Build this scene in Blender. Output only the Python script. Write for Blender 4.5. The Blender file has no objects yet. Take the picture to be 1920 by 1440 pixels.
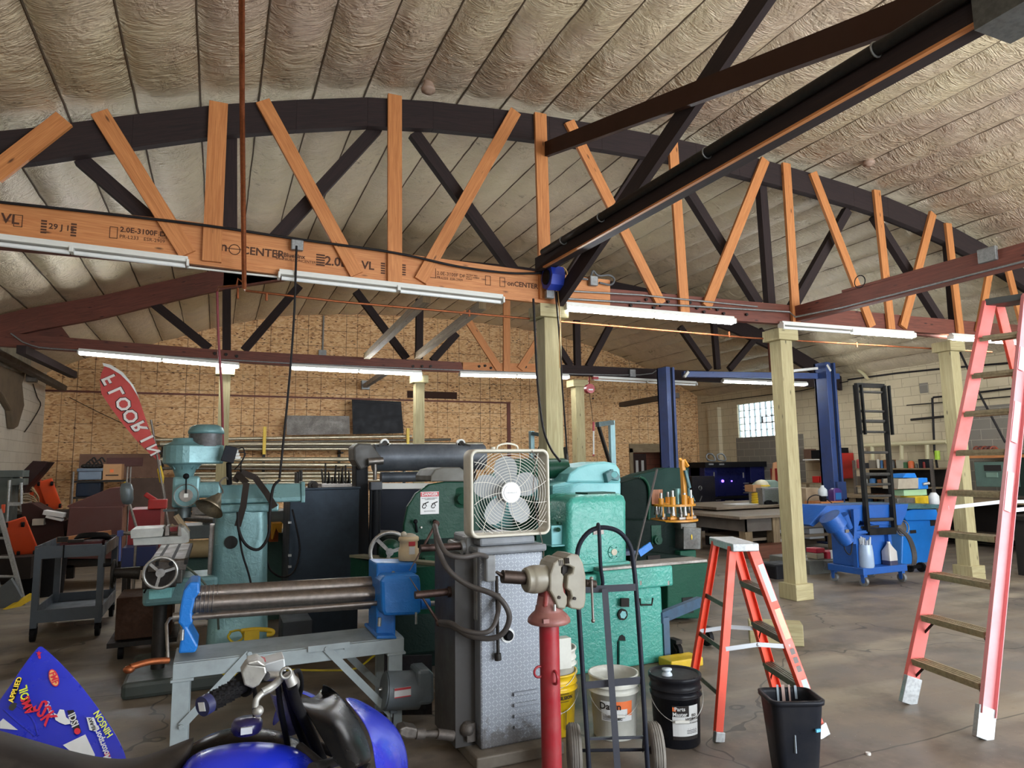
import bpy, math, random
from mathutils import Vector, Matrix
R = math.radians
C = bpy.context.scene.collection
rnd = random.Random(7)

# ---------------------------------------------------------------- camera (X runs along the roof trusses, Y into the shop)
YAW, PITCH, ROLL, FPX, EYE = R(23.52), R(6.94), R(-.794), 1270.4, 1.65
_f = Vector((math.sin(YAW)*math.cos(PITCH), math.cos(YAW)*math.cos(PITCH), math.sin(PITCH)))
_r = Vector((math.cos(YAW), -math.sin(YAW), 0)); _u = _r.cross(_f)
_r2 = math.cos(ROLL)*_r + math.sin(ROLL)*_u; _u2 = -math.sin(ROLL)*_r + math.cos(ROLL)*_u
EYEP = Vector((0, 0, EYE))
def ray(px, py): return _f + _r2*((px-960)/FPX) - _u2*((py-720)/FPX)
def at(px, py, Y):                       # the point on the vertical plane y = Y
    d = ray(px, py); return EYEP + d*(Y/d.y)
def atx(px, py, X):
    d = ray(px, py); return EYEP + d*(X/d.x)
def atz(px, py, z=0.0):
    d = ray(px, py); return EYEP + d*((z-EYE)/d.z)
def V(*a): return Vector(a)

# ---------------------------------------------------------------- mesh builder
class MB:
    def __init__(s):
        s.v = []; s.f = []; s.m = []; s.sm = []; s.uv = []; s.mi = 0; s.T = None
    def add(s, vs, fs, smooth=False, uvs=None):
        o = len(s.v)
        for p in vs:
            p = Vector(p)
            s.v.append(s.T @ p if s.T is not None else p)
        for i, f in enumerate(fs):
            s.f.append([a+o for a in f]); s.m.append(s.mi); s.sm.append(smooth)
            s.uv.append(uvs[i] if uvs else [(0, 0)]*len(f))
    def box(s, x0, x1, y0, y1, z0, z1):
        if x0 > x1: x0, x1 = x1, x0
        if y0 > y1: y0, y1 = y1, y0
        if z0 > z1: z0, z1 = z1, z0
        d = (x1-x0, y1-y0, z1-z0); k = d.index(max(d))
        if k == 0: s.beam((x0, (y0+y1)/2, (z0+z1)/2), (x1, (y0+y1)/2, (z0+z1)/2), d[1], d[2])
        elif k == 1: s.beam(((x0+x1)/2, y0, (z0+z1)/2), ((x0+x1)/2, y1, (z0+z1)/2), d[0], d[2])
        else: s.beam(((x0+x1)/2, (y0+y1)/2, z0), ((x0+x1)/2, (y0+y1)/2, z1), d[0], d[1], (0, 1, 0))
    def cbox(s, c, dx, dy, dz): s.box(c[0]-dx/2, c[0]+dx/2, c[1]-dy/2, c[1]+dy/2, c[2]-dz/2, c[2]+dz/2)
    def beam(s, a, b, w, h, up=(0, 0, 1), w2=None, h2=None):
        a = Vector(a); b = Vector(b); L = (b-a).length; t = (b-a).normalized(); up = Vector(up)
        if abs(t.dot(up)) > .98: up = Vector((0, 1, 0)) if abs(t.y) < .9 else Vector((1, 0, 0))
        sd = t.cross(up).normalized(); u = sd.cross(t)
        w2 = w if w2 is None else w2; h2 = h if h2 is None else h2
        vs = [p + sd*(i*ww/2) + u*(j*hh/2) for p, ww, hh in ((a, w, h), (b, w2, h2)) for i, j in ((-1, -1), (1, -1), (1, 1), (-1, 1))]
        o = rnd.random()*20
        def q(v0, v1): return [(o, v0), (o+L, v0), (o+L, v1), (o, v1)]
        fs = [(0, 4, 5, 1), (1, 5, 6, 2), (2, 6, 7, 3), (3, 7, 4, 0), (0, 1, 2, 3), (4, 7, 6, 5)]
        def uvq(c0, c1): return [(o, c0), (o+L, c0), (o+L, c1), (o, c1)]
        us = [uvq(0, w), uvq(w, w+h), uvq(w+h, 2*w+h), uvq(2*w+h, 2*w+2*h), [(o, 0), (o, w), (o+h, w), (o+h, 0)], [(o, 0), (o+h, 0), (o+h, w), (o, w)]]
        s.add(vs, fs, False, us)
    def prism(s, pts, ext):
        pts = [Vector(p) for p in pts]; ext = Vector(ext); n = len(pts)
        nrm = Vector((0, 0, 0))
        for i in range(n): nrm += pts[i].cross(pts[(i+1) % n])
        if nrm.dot(ext) > 0: pts.reverse()
        vs = pts + [p+ext for p in pts]
        u0 = (pts[1]-pts[0]).normalized(); w0 = nrm.normalized().cross(u0)
        U = [(p.dot(u0), p.dot(w0)) for p in pts]
        fs = [list(range(n)), [n+i for i in reversed(range(n))]]; us = [U, U[::-1]]
        for i in range(n):
            j = (i+1) % n; L = (pts[j]-pts[i]).length; e = ext.length
            fs.append([j, i, n+i, n+j]); us.append([(L, 0), (0, 0), (0, e), (L, e)])
        s.add(vs, fs, False, us)
    def slab(s, px, Y, dY): s.prism([at(x, y, Y) for x, y in px], (0, dY, 0))     # an outline standing on y = Y, dY deep
    def cyl(s, a, b, r0, r1=None, seg=16, caps=True, smooth=True):
        a = Vector(a); b = Vector(b); r1 = r0 if r1 is None else r1
        t = (b-a).normalized(); x = t.orthogonal().normalized(); y = t.cross(x)
        vs = []
        for p, r in ((a, r0), (b, r1)):
            for i in range(seg):
                an = 2*math.pi*i/seg; vs.append(p + x*(r*math.cos(an)) + y*(r*math.sin(an)))
        L = (b-a).length; c = 2*math.pi*max(r0, r1)
        s.add(vs, [(i, (i+1) % seg, seg+(i+1) % seg, seg+i) for i in range(seg)], smooth,
              [[(0, c*i/seg), (0, c*(i+1)/seg), (L, c*(i+1)/seg), (L, c*i/seg)] for i in range(seg)])
        if caps:
            s.add(vs[:seg], [list(reversed(range(seg)))]); s.add(vs[seg:], [list(range(seg))])
    def tube(s, pts, r, seg=8, smooth=4, closed=False):
        P = [Vector(p) for p in pts]
        if smooth and len(P) > 2:
            Q = []; n = len(P)
            for i in range(n if closed else n-1):
                p1 = P[i]; p2 = P[(i+1) % n]
                p0 = P[i-1] if (i or closed) else p1*2-p2
                p3 = P[(i+2) % n] if (i+2 < n or closed) else p2*2-p1
                for k in range(smooth):
                    t = k/smooth
                    Q.append(.5*((2*p1)+(p2-p0)*t+(2*p0-5*p1+4*p2-p3)*t*t+(3*p1-p0-3*p2+p3)*t**3))
            if not closed: Q.append(P[-1])
            P = Q
        n = len(P); vs = []; x = None
        for i in range(n):
            t = (P[(i+1) % n]-P[i-1]) if closed else (P[min(i+1, n-1)]-P[max(i-1, 0)])
            t = t.normalized() if t.length > 1e-9 else Vector((0, 0, 1))
            x = t.orthogonal() if x is None else (x - t*x.dot(t))
            if x.length < 1e-6: x = t.orthogonal()
            x.normalize(); y = t.cross(x)
            for k in range(seg):
                a = 2*math.pi*k/seg; vs.append(P[i] + x*(r*math.cos(a)) + y*(r*math.sin(a)))
        fs = []
        for i in range(n if closed else n-1):
            j = (i+1) % n
            for k in range(seg):
                fs.append((i*seg+k, i*seg+(k+1) % seg, j*seg+(k+1) % seg, j*seg+k))
        s.add(vs, fs, True)
        if not closed:
            s.add(vs[:seg], [list(reversed(range(seg)))]); s.add(vs[-seg:], [list(range(seg))])
    def lathe(s, prof, o=(0, 0, 0), ax=(0, 0, 1), seg=24, smooth=True, sq=0.0):
        o = Vector(o); t = Vector(ax).normalized()
        if abs(t.z) > .99: x = Vector((1, 0, 0)); y = t.cross(x)
        else: x = t.orthogonal().normalized(); y = t.cross(x)
        n = len(prof); vs = []
        for r, z in prof:
            for i in range(seg):
                a = 2*math.pi*i/seg; vs.append(o + t*z + x*(r*math.cos(a)) + y*(r*math.sin(a)))
        fs = [(j*seg+i, j*seg+(i+1) % seg, (j+1)*seg+(i+1) % seg, (j+1)*seg+i) for j in range(n-1) for i in range(seg)]
        s.add(vs, fs, smooth)
        if prof[0][0] > 1e-5: s.add(vs[:seg], [list(reversed(range(seg)))])
        if prof[-1][0] > 1e-5: s.add(vs[-seg:], [list(range(seg))])
    def ball(s, c, r, sc=(1, 1, 1), seg=16):
        c = Vector(c); n = seg//2; vs = []; fs = []
        for j in range(n+1):
            p = math.pi*j/n
            for i in range(seg):
                a = 2*math.pi*i/seg
                vs.append(c+Vector((r*sc[0]*math.sin(p)*math.cos(a), r*sc[1]*math.sin(p)*math.sin(a), -r*sc[2]*math.cos(p))))
        for j in range(n):
            for i in range(seg): fs.append((j*seg+i, j*seg+(i+1) % seg, (j+1)*seg+(i+1) % seg, (j+1)*seg+i))
        s.add(vs, fs, True)
    def ring(s, c, ax, Rr, r, seg=28, k=8, a0=0, a1=360):
        c = Vector(c); t = Vector(ax).normalized(); x = t.orthogonal().normalized(); y = t.cross(x)
        full = abs(a1-a0) >= 360; n = seg
        pts = [c+x*(Rr*math.cos(R(a0+(a1-a0)*i/n)))+y*(Rr*math.sin(R(a0+(a1-a0)*i/n))) for i in range(n if full else n+1)]
        s.tube(pts, r, k, 0, full)
    def grid(s, fn, nu, nv, smooth=True, closed=False):
        vs = [fn(i/nu, j/nv) for j in range(nv+1) for i in range(nu+1)]
        fs = [(j*(nu+1)+i, j*(nu+1)+i+1, (j+1)*(nu+1)+i+1, (j+1)*(nu+1)+i) for j in range(nv) for i in range(nu)]
        s.add(vs, fs, smooth, [[(f % (nu+1), f//(nu+1)) for f in q] for q in fs])
    def loft(s, rings, caps=True, smooth=True, closed=True):
        k = len(rings[0]); vs = [p for r in rings for p in r]; n = len(rings)
        fs = [(j*k+i, j*k+(i+1) % k, (j+1)*k+(i+1) % k, (j+1)*k+i) for j in range(n-1) for i in range(k if closed else k-1)]
        s.add(vs, fs, smooth)
        if caps and closed:
            s.add(rings[0], [list(reversed(range(k)))]); s.add(rings[-1], [list(range(k))])
    def text(s, txt, size, o, xd, yd, depth=.001, align='CENTER', bold=False, sx=1.0):
        cu = bpy.data.curves.new('t', 'FONT'); cu.body = txt; cu.size = size; cu.extrude = depth; cu.align_x = align; cu.align_y = 'CENTER'
        cu.resolution_u = 2
        if bold: cu.offset = size*.022
        ob = bpy.data.objects.new('t', cu); me = bpy.data.meshes.new_from_object(ob)
        o = Vector(o); xd = Vector(xd).normalized(); yd = Vector(yd).normalized(); zd = xd.cross(yd)
        s.add([o + xd*(v.co.x*sx) + yd*v.co.y + zd*v.co.z for v in me.vertices], [list(p.vertices) for p in me.polygons])
        bpy.data.objects.remove(ob); bpy.data.curves.remove(cu); bpy.data.meshes.remove(me)
    def mesh(s, name, off=None, sub=0):
        me = bpy.data.meshes.new(name); vs = s.v if off is None else [off @ v for v in s.v]
        me.from_pydata([tuple(v) for v in vs], [], s.f)
        me.polygons.foreach_set('material_index', s.m); me.polygons.foreach_set('use_smooth', s.sm)
        ul = me.uv_layers.new(name='UVMap'); fl = [c for u in s.uv for p in u for c in p]
        ul.data.foreach_set('uv', fl); me.validate(); me.update()
        return me

def _link(name, me, mats, bevel, sub):
    ob = bpy.data.objects.new(name, me); C.objects.link(ob)
    for m in (mats if isinstance(mats, (list, tuple)) else [mats]): me.materials.append(m)
    if bevel:
        b = ob.modifiers.new('b', 'BEVEL'); b.width = bevel; b.segments = 2; b.limit_method = 'ANGLE'; b.angle_limit = R(50); b.use_clamp_overlap = True
    if sub:
        b = ob.modifiers.new('s', 'SUBSURF'); b.levels = sub; b.render_levels = sub
    return ob

class Thing:                                # an Empty at the thing's base that parents its parts
    def __init__(s, name, label, cat, loc=(0, 0, 0), rz=0, group=None):
        s.o = bpy.data.objects.new(name, None); C.objects.link(s.o); s.o.empty_display_size = .1
        s.o.location = loc; s.o.rotation_euler = (0, 0, rz); s.o['label'] = label; s.o['category'] = cat
        if group: s.o['group'] = group
        s.inv = (Matrix.Translation(Vector(loc)) @ Matrix.Rotation(rz, 4, 'Z')).inverted()
    def part(s, name, mb, mats, parent=None, label=None, bevel=0, sub=0, local=False):
        ob = _link(name, mb.mesh(name, None if local else s.inv), mats, bevel, sub)
        ob.parent = parent or s.o
        if label: ob['label'] = label
        return ob

def single(name, label, cat, mb, mats, group=None, bevel=0, sub=0, loc=None, kind=None):
    vs = mb.v
    if loc is None:
        loc = Vector(((min(v.x for v in vs)+max(v.x for v in vs))/2, (min(v.y for v in vs)+max(v.y for v in vs))/2, min(v.z for v in vs)))
    ob = _link(name, mb.mesh(name, Matrix.Translation(-Vector(loc))), mats, bevel, sub); ob.location = loc
    if label: ob['label'] = label
    if cat: ob['category'] = cat
    if group: ob['group'] = group
    if kind: ob['kind'] = kind
    return ob
def struct(name, mb, mats, bevel=0):
    ob = _link(name, mb.mesh(name), mats, bevel, 0); ob['kind'] = 'structure'; return ob
def dup(o, loc=None, rz=None, label=None, group=None, parent=None, mat=None):
    c = o.copy(); C.objects.link(c)
    if parent is not None: c.parent = parent
    else:
        if loc is not None: c.location = loc
        if rz is not None: c.rotation_euler = (0, 0, rz)
        if label: c['label'] = label
        if group: c['group'] = group
    for ch in [k for k in C.objects if k.parent == o]: dup(ch, parent=c)
    return c
# ---------------------------------------------------------------- materials
_M = {}
class NT:
    def __init__(s, name):
        s.m = bpy.data.materials.new(name); s.m.use_nodes = True; s.t = s.m.node_tree; s.n = s.t.nodes; s.l = s.t.links
        s.b = s.n['Principled BSDF']; s._c = None
    def node(s, ty, **k):
        n = s.n.new(ty)
        for a, b in k.items():
            if a.startswith('i_'):
                key = a[2:].replace('_', ' ')
                n.inputs[int(key) if key.isdigit() else key].default_value = b
            else: setattr(n, a, b)
        return n
    def link(s, a, b): s.l.new(a, b)
    def coord(s, kind='Object', sc=(1, 1, 1), rot=(0, 0, 0), loc=(0, 0, 0)):
        if s._c is None: s._c = s.n.new('ShaderNodeTexCoord')
        m = s.node('ShaderNodeMapping'); m.inputs['Scale'].default_value = sc; m.inputs['Rotation'].default_value = rot; m.inputs['Location'].default_value = loc
        s.link(s._c.outputs[kind], m.inputs['Vector']); return m.outputs[0]
    def geo(s, sc=(1, 1, 1)):
        g = s.n.new('ShaderNodeNewGeometry'); m = s.node('ShaderNodeMapping'); m.inputs['Scale'].default_value = sc
        s.link(g.outputs['Position'], m.inputs['Vector']); return m.outputs[0]
    def noise(s, vec, scale, detail=4, rough=.55, dist=0):
        n = s.node('ShaderNodeTexNoise'); n.inputs['Scale'].default_value = scale; n.inputs['Detail'].default_value = detail
        n.inputs['Roughness'].default_value = rough; n.inputs['Distortion'].default_value = dist
        s.link(vec, n.inputs['Vector']); return n.outputs['Fac']
    def ramp(s, fac, stops):
        n = s.node('ShaderNodeValToRGB'); e = n.color_ramp.elements
        while len(e) < len(stops): e.new(.5)
        for i, (p, c) in enumerate(stops):
            e[i].position = p; e[i].color = (c[0], c[1], c[2], 1) if not isinstance(c, (int, float)) else (c, c, c, 1)
        s.link(fac, n.inputs[0]); return n.outputs['Color']
    def mix(s, fac, a, b, mode='MIX'):
        n = s.node('ShaderNodeMix', data_type='RGBA', blend_type=mode)
        for v, k in ((fac, 0), (a, 6), (b, 7)):
            if isinstance(v, (int, float)): n.inputs[k].default_value = v
            elif isinstance(v, tuple): n.inputs[k].default_value = (v[0], v[1], v[2], 1)
            else: s.link(v, n.inputs[k])
        return n.outputs[2]
    def math(s, op, a, b=0.0):
        n = s.node('ShaderNodeMath', operation=op)
        for v, k in ((a, 0), (b, 1)):
            if isinstance(v, (int, float)): n.inputs[k].default_value = v
            else: s.link(v, n.inputs[k])
        return n.outputs[0]
    def bump(s, h, strength=.3, dist=.01, prev=None):
        n = s.node('ShaderNodeBump'); n.inputs['Strength'].default_value = strength; n.inputs['Distance'].default_value = dist
        s.link(h, n.inputs['Height'])
        if prev is not None: s.link(prev, n.inputs['Normal'])
        return n.outputs[0]
    def out(s, col=None, rough=None, metal=None, normal=None, **k):
        for v, key in ((col, 'Base Color'), (rough, 'Roughness'), (metal, 'Metallic'), (normal, 'Normal')):
            if v is None: continue
            if isinstance(v, tuple): s.b.inputs[key].default_value = (v[0], v[1], v[2], 1)
            elif isinstance(v, (int, float)): s.b.inputs[key].default_value = v
            else: s.link(v, s.b.inputs[key])
        for a, v in k.items(): s.b.inputs[a.replace('_', ' ')].default_value = v
        return s.m
def srgb(h):
    h = h.lstrip('#'); c = [int(h[i:i+2], 16)/255 for i in (0, 2, 4)]
    return tuple(x/12.92 if x <= .04045 else ((x+.055)/1.055)**2.4 for x in c)
def paint(name, hx, rough=.45, metal=0, wear=.25, dirt=(.05, .04, .03), sc=6, bump=0.0, coat=0.0):
    if name in _M: return _M[name]
    t = NT(name); c = srgb(hx) if isinstance(hx, str) else hx; v = t.coord()
    n1 = t.noise(v, sc, 6, .6); n2 = t.noise(v, sc*7, 3, .6)
    f = t.ramp(n1, [(.42, 0), (.72, wear)])
    col = t.mix(f, c, dirt)
    f2 = t.ramp(n2, [(.3, .10), (.7, 0)])
    col = t.mix(f2, col, tuple(min(1, x*1.4+.012) for x in c))
    rr = t.ramp(n1, [(.3, max(.05, rough-.1)), (.75, min(1, rough+.2))])
    nm = t.bump(n2, .35, bump) if bump else None
    m = t.out(col, rr, metal, nm)
    if sum(c) < .12: t.b.inputs['Specular IOR Level'].default_value = .13
    if coat: t.b.inputs['Coat Weight'].default_value = coat; t.b.inputs['Coat Roughness'].default_value = .08
    _M[name] = m; return m
def wood(name, c1, c2, rough=.6, knots=True, sc=1.0, dirt=0.0):
    if name in _M: return _M[name]
    t = NT(name); a = srgb(c1); b = srgb(c2); v = t.coord('UV', (1.2*sc, 22*sc, 1))
    n = t.noise(v, 2.2, 5, .6, 1.2); n2 = t.noise(t.coord('UV', (.6, 60, 1)), 4, 3, .5)
    col = t.mix(t.ramp(n, [(.3, 0), (.7, 1)]), a, b)
    col = t.mix(t.ramp(n2, [(.45, 0), (.7, .35)]), col, tuple(x*.55 for x in b))
    if knots:
        vo = t.node('ShaderNodeTexVoronoi'); vo.inputs['Scale'].default_value = 1.0
        t.link(t.coord('UV', (3.2, 11, 1)), vo.inputs['Vector'])
        k = t.ramp(vo.outputs['Distance'], [(.05, 1), (.14, 0)])
        col = t.mix(k, col, tuple(x*.25 for x in b))
    if dirt:
        d = t.noise(t.coord(), 1.5, 5, .6); col = t.mix(t.ramp(d, [(.45, 0), (.7, dirt)]), col, (.05, .035, .025))
    _M[name] = t.out(col, rough, 0, t.bump(n, .15, .004)); return _M[name]
def flat(name, hx, rough=.5, metal=0, emit=0, alpha=1, trans=0):
    if name in _M: return _M[name]
    t = NT(name); c = srgb(hx) if isinstance(hx, str) else hx
    n = t.noise(t.coord(), 30, 2); col = t.mix(t.ramp(n, [(.3, 0), (.7, .12)]), c, tuple(x*.7 for x in c))
    m = t.out(col, rough, metal)
    if emit: t.b.inputs['Emission Color'].default_value = (*c, 1); t.b.inputs['Emission Strength'].default_value = emit
    if trans: t.b.inputs['Transmission Weight'].default_value = trans; t.b.inputs['IOR'].default_value = 1.3
    if alpha < 1: t.b.inputs['Alpha'].default_value = alpha
    _M[name] = m; return m
def steel(name, hx='8a8580', rough=.35, rust=.3, rc='4a2d1e', sc=5):
    if name in _M: return _M[name]
    t = NT(name); v = t.coord(); n1 = t.noise(v, sc, 7, .65); n2 = t.noise(v, sc*9, 3, .6)
    r = t.ramp(n1, [(.45, 0), (.75, rust)])
    col = t.mix(r, srgb(hx), srgb(rc)); col = t.mix(t.ramp(n2, [(.35, .25), (.6, 0)]), col, (.02, .02, .02))
    rr = t.ramp(n1, [(.3, rough), (.75, min(1, rough+.4))]); mt = t.ramp(n1, [(.5, .9), (.8, .4)])
    _M[name] = t.out(col, rr, mt, t.bump(n2, .2, .002)); return _M[name]

# --- the particular surfaces
def m_osb():
    t = NT('osb_board'); v = t.geo()
    vo = t.node('ShaderNodeTexVoronoi'); vo.inputs['Scale'].default_value = 1.0
    w = t.node('ShaderNodeVectorMath', operation='ADD'); nz = t.node('ShaderNodeTexNoise'); nz.inputs['Scale'].default_value = 4; t.link(v, nz.inputs['Vector'])
    mm = t.node('ShaderNodeMapping'); mm.inputs['Scale'].default_value = (16, 16, 42); mm.inputs['Rotation'].default_value = (0, .35, 0)
    t.link(v, w.inputs[0]); sc = t.node('ShaderNodeVectorMath', operation='SCALE'); sc.inputs['Scale'].default_value = .12
    t.link(nz.outputs['Color'], sc.inputs[0]); t.link(sc.outputs[0], w.inputs[1]); t.link(w.outputs[0], mm.inputs['Vector']); t.link(mm.outputs[0], vo.inputs['Vector'])
    sep = t.node('ShaderNodeSeparateColor'); t.link(vo.outputs['Color'], sep.inputs[0])
    col = t.ramp(sep.outputs[0], [(0, srgb('94683f')), (.12, srgb('c49363')), (.5, srgb('dbae7a')), (1, srgb('e8c595'))])
    v2 = t.node('ShaderNodeTexVoronoi'); v2.inputs['Scale'].default_value = 1.0
    m2 = t.node('ShaderNodeMapping'); m2.inputs['Scale'].default_value = (9, 9, 26); m2.inputs['Rotation'].default_value = (0, -.5, 0)
    t.link(w.outputs[0], m2.inputs['Vector']); t.link(m2.outputs[0], v2.inputs['Vector'])
    s2 = t.node('ShaderNodeSeparateColor'); t.link(v2.outputs['Color'], s2.inputs[0])
    dk = t.math('MULTIPLY', t.ramp(s2.outputs[1], [(.86, 0), (.9, 1)]), t.ramp(v2.outputs['Distance'], [(.22, 1), (.34, 0)]))
    col = t.mix(dk, col, srgb('4a2c17'))
    big = t.noise(v, .5, 5, .6); col = t.mix(t.ramp(big, [(.4, 0), (.75, .35)]), col, srgb('a8764a'))
    # printed nailing grid: thin dark lines
    x = t.node('ShaderNodeSeparateXYZ'); t.link(v, x.inputs[0])
    wob = t.math('MULTIPLY', t.noise(v, 1.3, 2), .02)
    def line(c, per, off, w_):
        a = t.math('ADD', t.math('ADD', c, wob), off); m_ = t.math('FRACT', t.math('DIVIDE', a, per)); return t.math('LESS_THAN', m_, w_/per)
    l = t.math('MAXIMUM', line(x.outputs[2], .405, .12, .012), t.math('MAXIMUM', line(x.outputs[0], .61, .1, .014), line(x.outputs[0], 1.22, .43, .016)))
    patchy = t.ramp(t.noise(v, .8, 3), [(.35, .15), (.55, .8)])
    l = t.math('MULTIPLY', l, patchy)
    col = t.mix(l, col, srgb('3a2416'))
    return t.out(col, .75, 0, t.bump(sep.outputs[1], .12, .004))
def m_concrete():
    t = NT('concrete_floor'); v = t.geo()
    a = t.noise(v, .45, 6, .62); b = t.noise(v, 2.3, 7, .68); c = t.noise(v, 14, 5, .7)
    st = t.node('ShaderNodeTexNoise'); st.inputs['Scale'].default_value = 1.0; st.inputs['Detail'].default_value = 6
    mp = t.node('ShaderNodeMapping'); mp.inputs['Scale'].default_value = (.35, 2.2, 1); mp.inputs['Rotation'].default_value = (0, 0, .35)
    g = t.n.new('ShaderNodeNewGeometry'); t.link(g.outputs['Position'], mp.inputs['Vector']); t.link(mp.outputs[0], st.inputs['Vector'])
    col = t.ramp(b, [(.3, srgb('544c45')), (.5, srgb('6f655c')), (.7, srgb('8c8175'))])
    col = t.mix(t.ramp(a, [(.4, 0), (.65, .5)]), col, srgb('7e6a50'))
    col = t.mix(t.ramp(st.outputs['Fac'], [(.5, 0), (.7, .45)]), col, srgb('b0a48c'))
    col = t.mix(t.ramp(t.noise(v, 1.1, 5, .7), [(.5, 0), (.68, .65)]), col, srgb('3a322a'))
    col = t.mix(t.ramp(c, [(.58, 0), (.75, .4)]), col, srgb('4a4037'))
    sp = t.node('ShaderNodeTexVoronoi'); sp.inputs['Scale'].default_value = 26; t.link(v, sp.inputs['Vector'])
    col = t.mix(t.ramp(sp.outputs['Distance'], [(.02, .7), (.07, 0)]), col, srgb('c9c2b2'))
    # control joints and a few cracks
    x = t.node('ShaderNodeSeparateXYZ'); t.link(v, x.inputs[0])
    wob = t.math('MULTIPLY', t.noise(v, 1.2, 3), .12)
    l = t.math('LESS_THAN', t.math('FRACT', t.math('DIVIDE', t.math('ADD', t.math('ADD', x.outputs[1], wob), .1), 3.1)), .004)
    cr = t.node('ShaderNodeTexVoronoi', feature='DISTANCE_TO_EDGE'); cr.inputs['Scale'].default_value = .35
    wv = t.node('ShaderNodeVectorMath', operation='ADD'); nc = t.node('ShaderNodeTexNoise'); nc.inputs['Scale'].default_value = 2; t.link(v, nc.inputs['Vector']); t.link(v, wv.inputs[0]); t.link(nc.outputs['Color'], wv.inputs[1]); t.link(wv.outputs[0], cr.inputs['Vector'])
    l = t.math('MAXIMUM', l, t.math('LESS_THAN', cr.outputs['Distance'], .0035))
    col = t.mix(t.math('MULTIPLY', l, .7), col, srgb('2c2620'))
    return t.out(col, t.ramp(b, [(.3, .38), (.7, .72)]), 0, t.bump(c, .15, .004))
def m_block(name, base, mortar, axis, patchc=None, wearf=.3):
    t = NT(name); v = t.geo(); sx = t.node('ShaderNodeSeparateXYZ'); t.link(v, sx.inputs[0])
    cb = t.node('ShaderNodeCombineXYZ'); t.link(sx.outputs[1 if axis == 'Y' else 0], cb.inputs[0]); t.link(sx.outputs[2], cb.inputs[1])
    br = t.node('ShaderNodeTexBrick'); br.inputs['Scale'].default_value = 1; br.inputs['Brick Width'].default_value = .405; br.inputs['Row Height'].default_value = .205
    br.inputs['Mortar Size'].default_value = .006; br.inputs['Mortar Smooth'].default_value = .3
    c = srgb(base); br.inputs['Color1'].default_value = (*c, 1); br.inputs['Color2'].default_value = (*[x*.93 for x in c], 1); br.inputs['Mortar'].default_value = (*srgb(mortar), 1)
    t.link(cb.outputs[0], br.inputs['Vector'])
    n = t.noise(v, 1.3, 6, .65); n2 = t.noise(v, 9, 5, .7); col = br.outputs['Color']
    col = t.mix(t.ramp(n, [(.45, 0), (.75, wearf)]), col, srgb('8a7a62'))
    col = t.mix(t.ramp(n2, [(.62, 0), (.72, .6)]), col, srgb('5a5045'))
    h = t.math('SUBTRACT', n2, t.math('MULTIPLY', br.outputs['Fac'], 1.4))
    return t.out(col, .8, 0, t.bump(h, .5, .01))
def m_foil():
    t = NT('insulation_facing'); v = t.geo()
    a = t.noise(v, .55, 5, .6); b = t.noise(v, 3, 6, .7)
    sx = t.node('ShaderNodeSeparateXYZ'); t.link(v, sx.inputs[0])
    col = t.ramp(b, [(.3, srgb('a8917e')), (.55, srgb('c2ac96')), (.8, srgb('d6c6ae'))])
    col = t.mix(t.ramp(a, [(.4, 0), (.65, .6)]), col, srgb('d2c49c'))
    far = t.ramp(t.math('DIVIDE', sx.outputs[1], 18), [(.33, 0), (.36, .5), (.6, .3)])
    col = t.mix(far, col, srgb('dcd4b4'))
    mold = t.noise(v, 1.6, 8, .75); m2 = t.noise(v, 12, 5, .8)
    col = t.mix(t.math('MULTIPLY', t.ramp(mold, [(.56, 0), (.64, 1)]), t.ramp(m2, [(.5, 0), (.62, .75)])), col, srgb('4c3a28'))
    # folds: stretched ridges across each batt, gathered in patches
    w1 = t.node('ShaderNodeTexNoise'); w1.inputs['Scale'].default_value = 1; w1.inputs['Detail'].default_value = 3; w1.inputs['Distortion'].default_value = 2.2
    mp = t.node('ShaderNodeMapping'); mp.inputs['Scale'].default_value = (2.6, 9, 3); mp.inputs['Rotation'].default_value = (0, 0, .5); t.link(v, mp.inputs['Vector']); t.link(mp.outputs[0], w1.inputs['Vector'])
    w2 = t.node('ShaderNodeTexNoise'); w2.inputs['Scale'].default_value = 1; w2.inputs['Detail'].default_value = 3; w2.inputs['Distortion'].default_value = 2.0
    mq = t.node('ShaderNodeMapping'); mq.inputs['Scale'].default_value = (2.4, 15, 3); mq.inputs['Rotation'].default_value = (0, 0, -.6); t.link(v, mq.inputs['Vector']); t.link(mq.outputs[0], w2.inputs['Vector'])
    r1 = t.math('ABSOLUTE', t.math('SUBTRACT', w1.outputs['Fac'], .5)); r2 = t.math('ABSOLUTE', t.math('SUBTRACT', w2.outputs['Fac'], .5))
    g = t.ramp(t.noise(v, 1.3, 2), [(.4, 0), (.6, 1)])
    h = t.math('ADD', t.math('MULTIPLY', r1, g), t.math('MULTIPLY', r2, t.math('SUBTRACT', 1.15, g)))
    big = t.noise(v, 2.6, 4, .7, 1.5); nm = t.bump(big, .6, .12); nm = t.bump(h, .75, .07, nm); fine = t.noise(v, 30, 4, .7); nm = t.bump(fine, .25, .01, nm)
    return t.out(col, t.ramp(b, [(.3, .34), (.7, .52)]), .25, nm)
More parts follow.
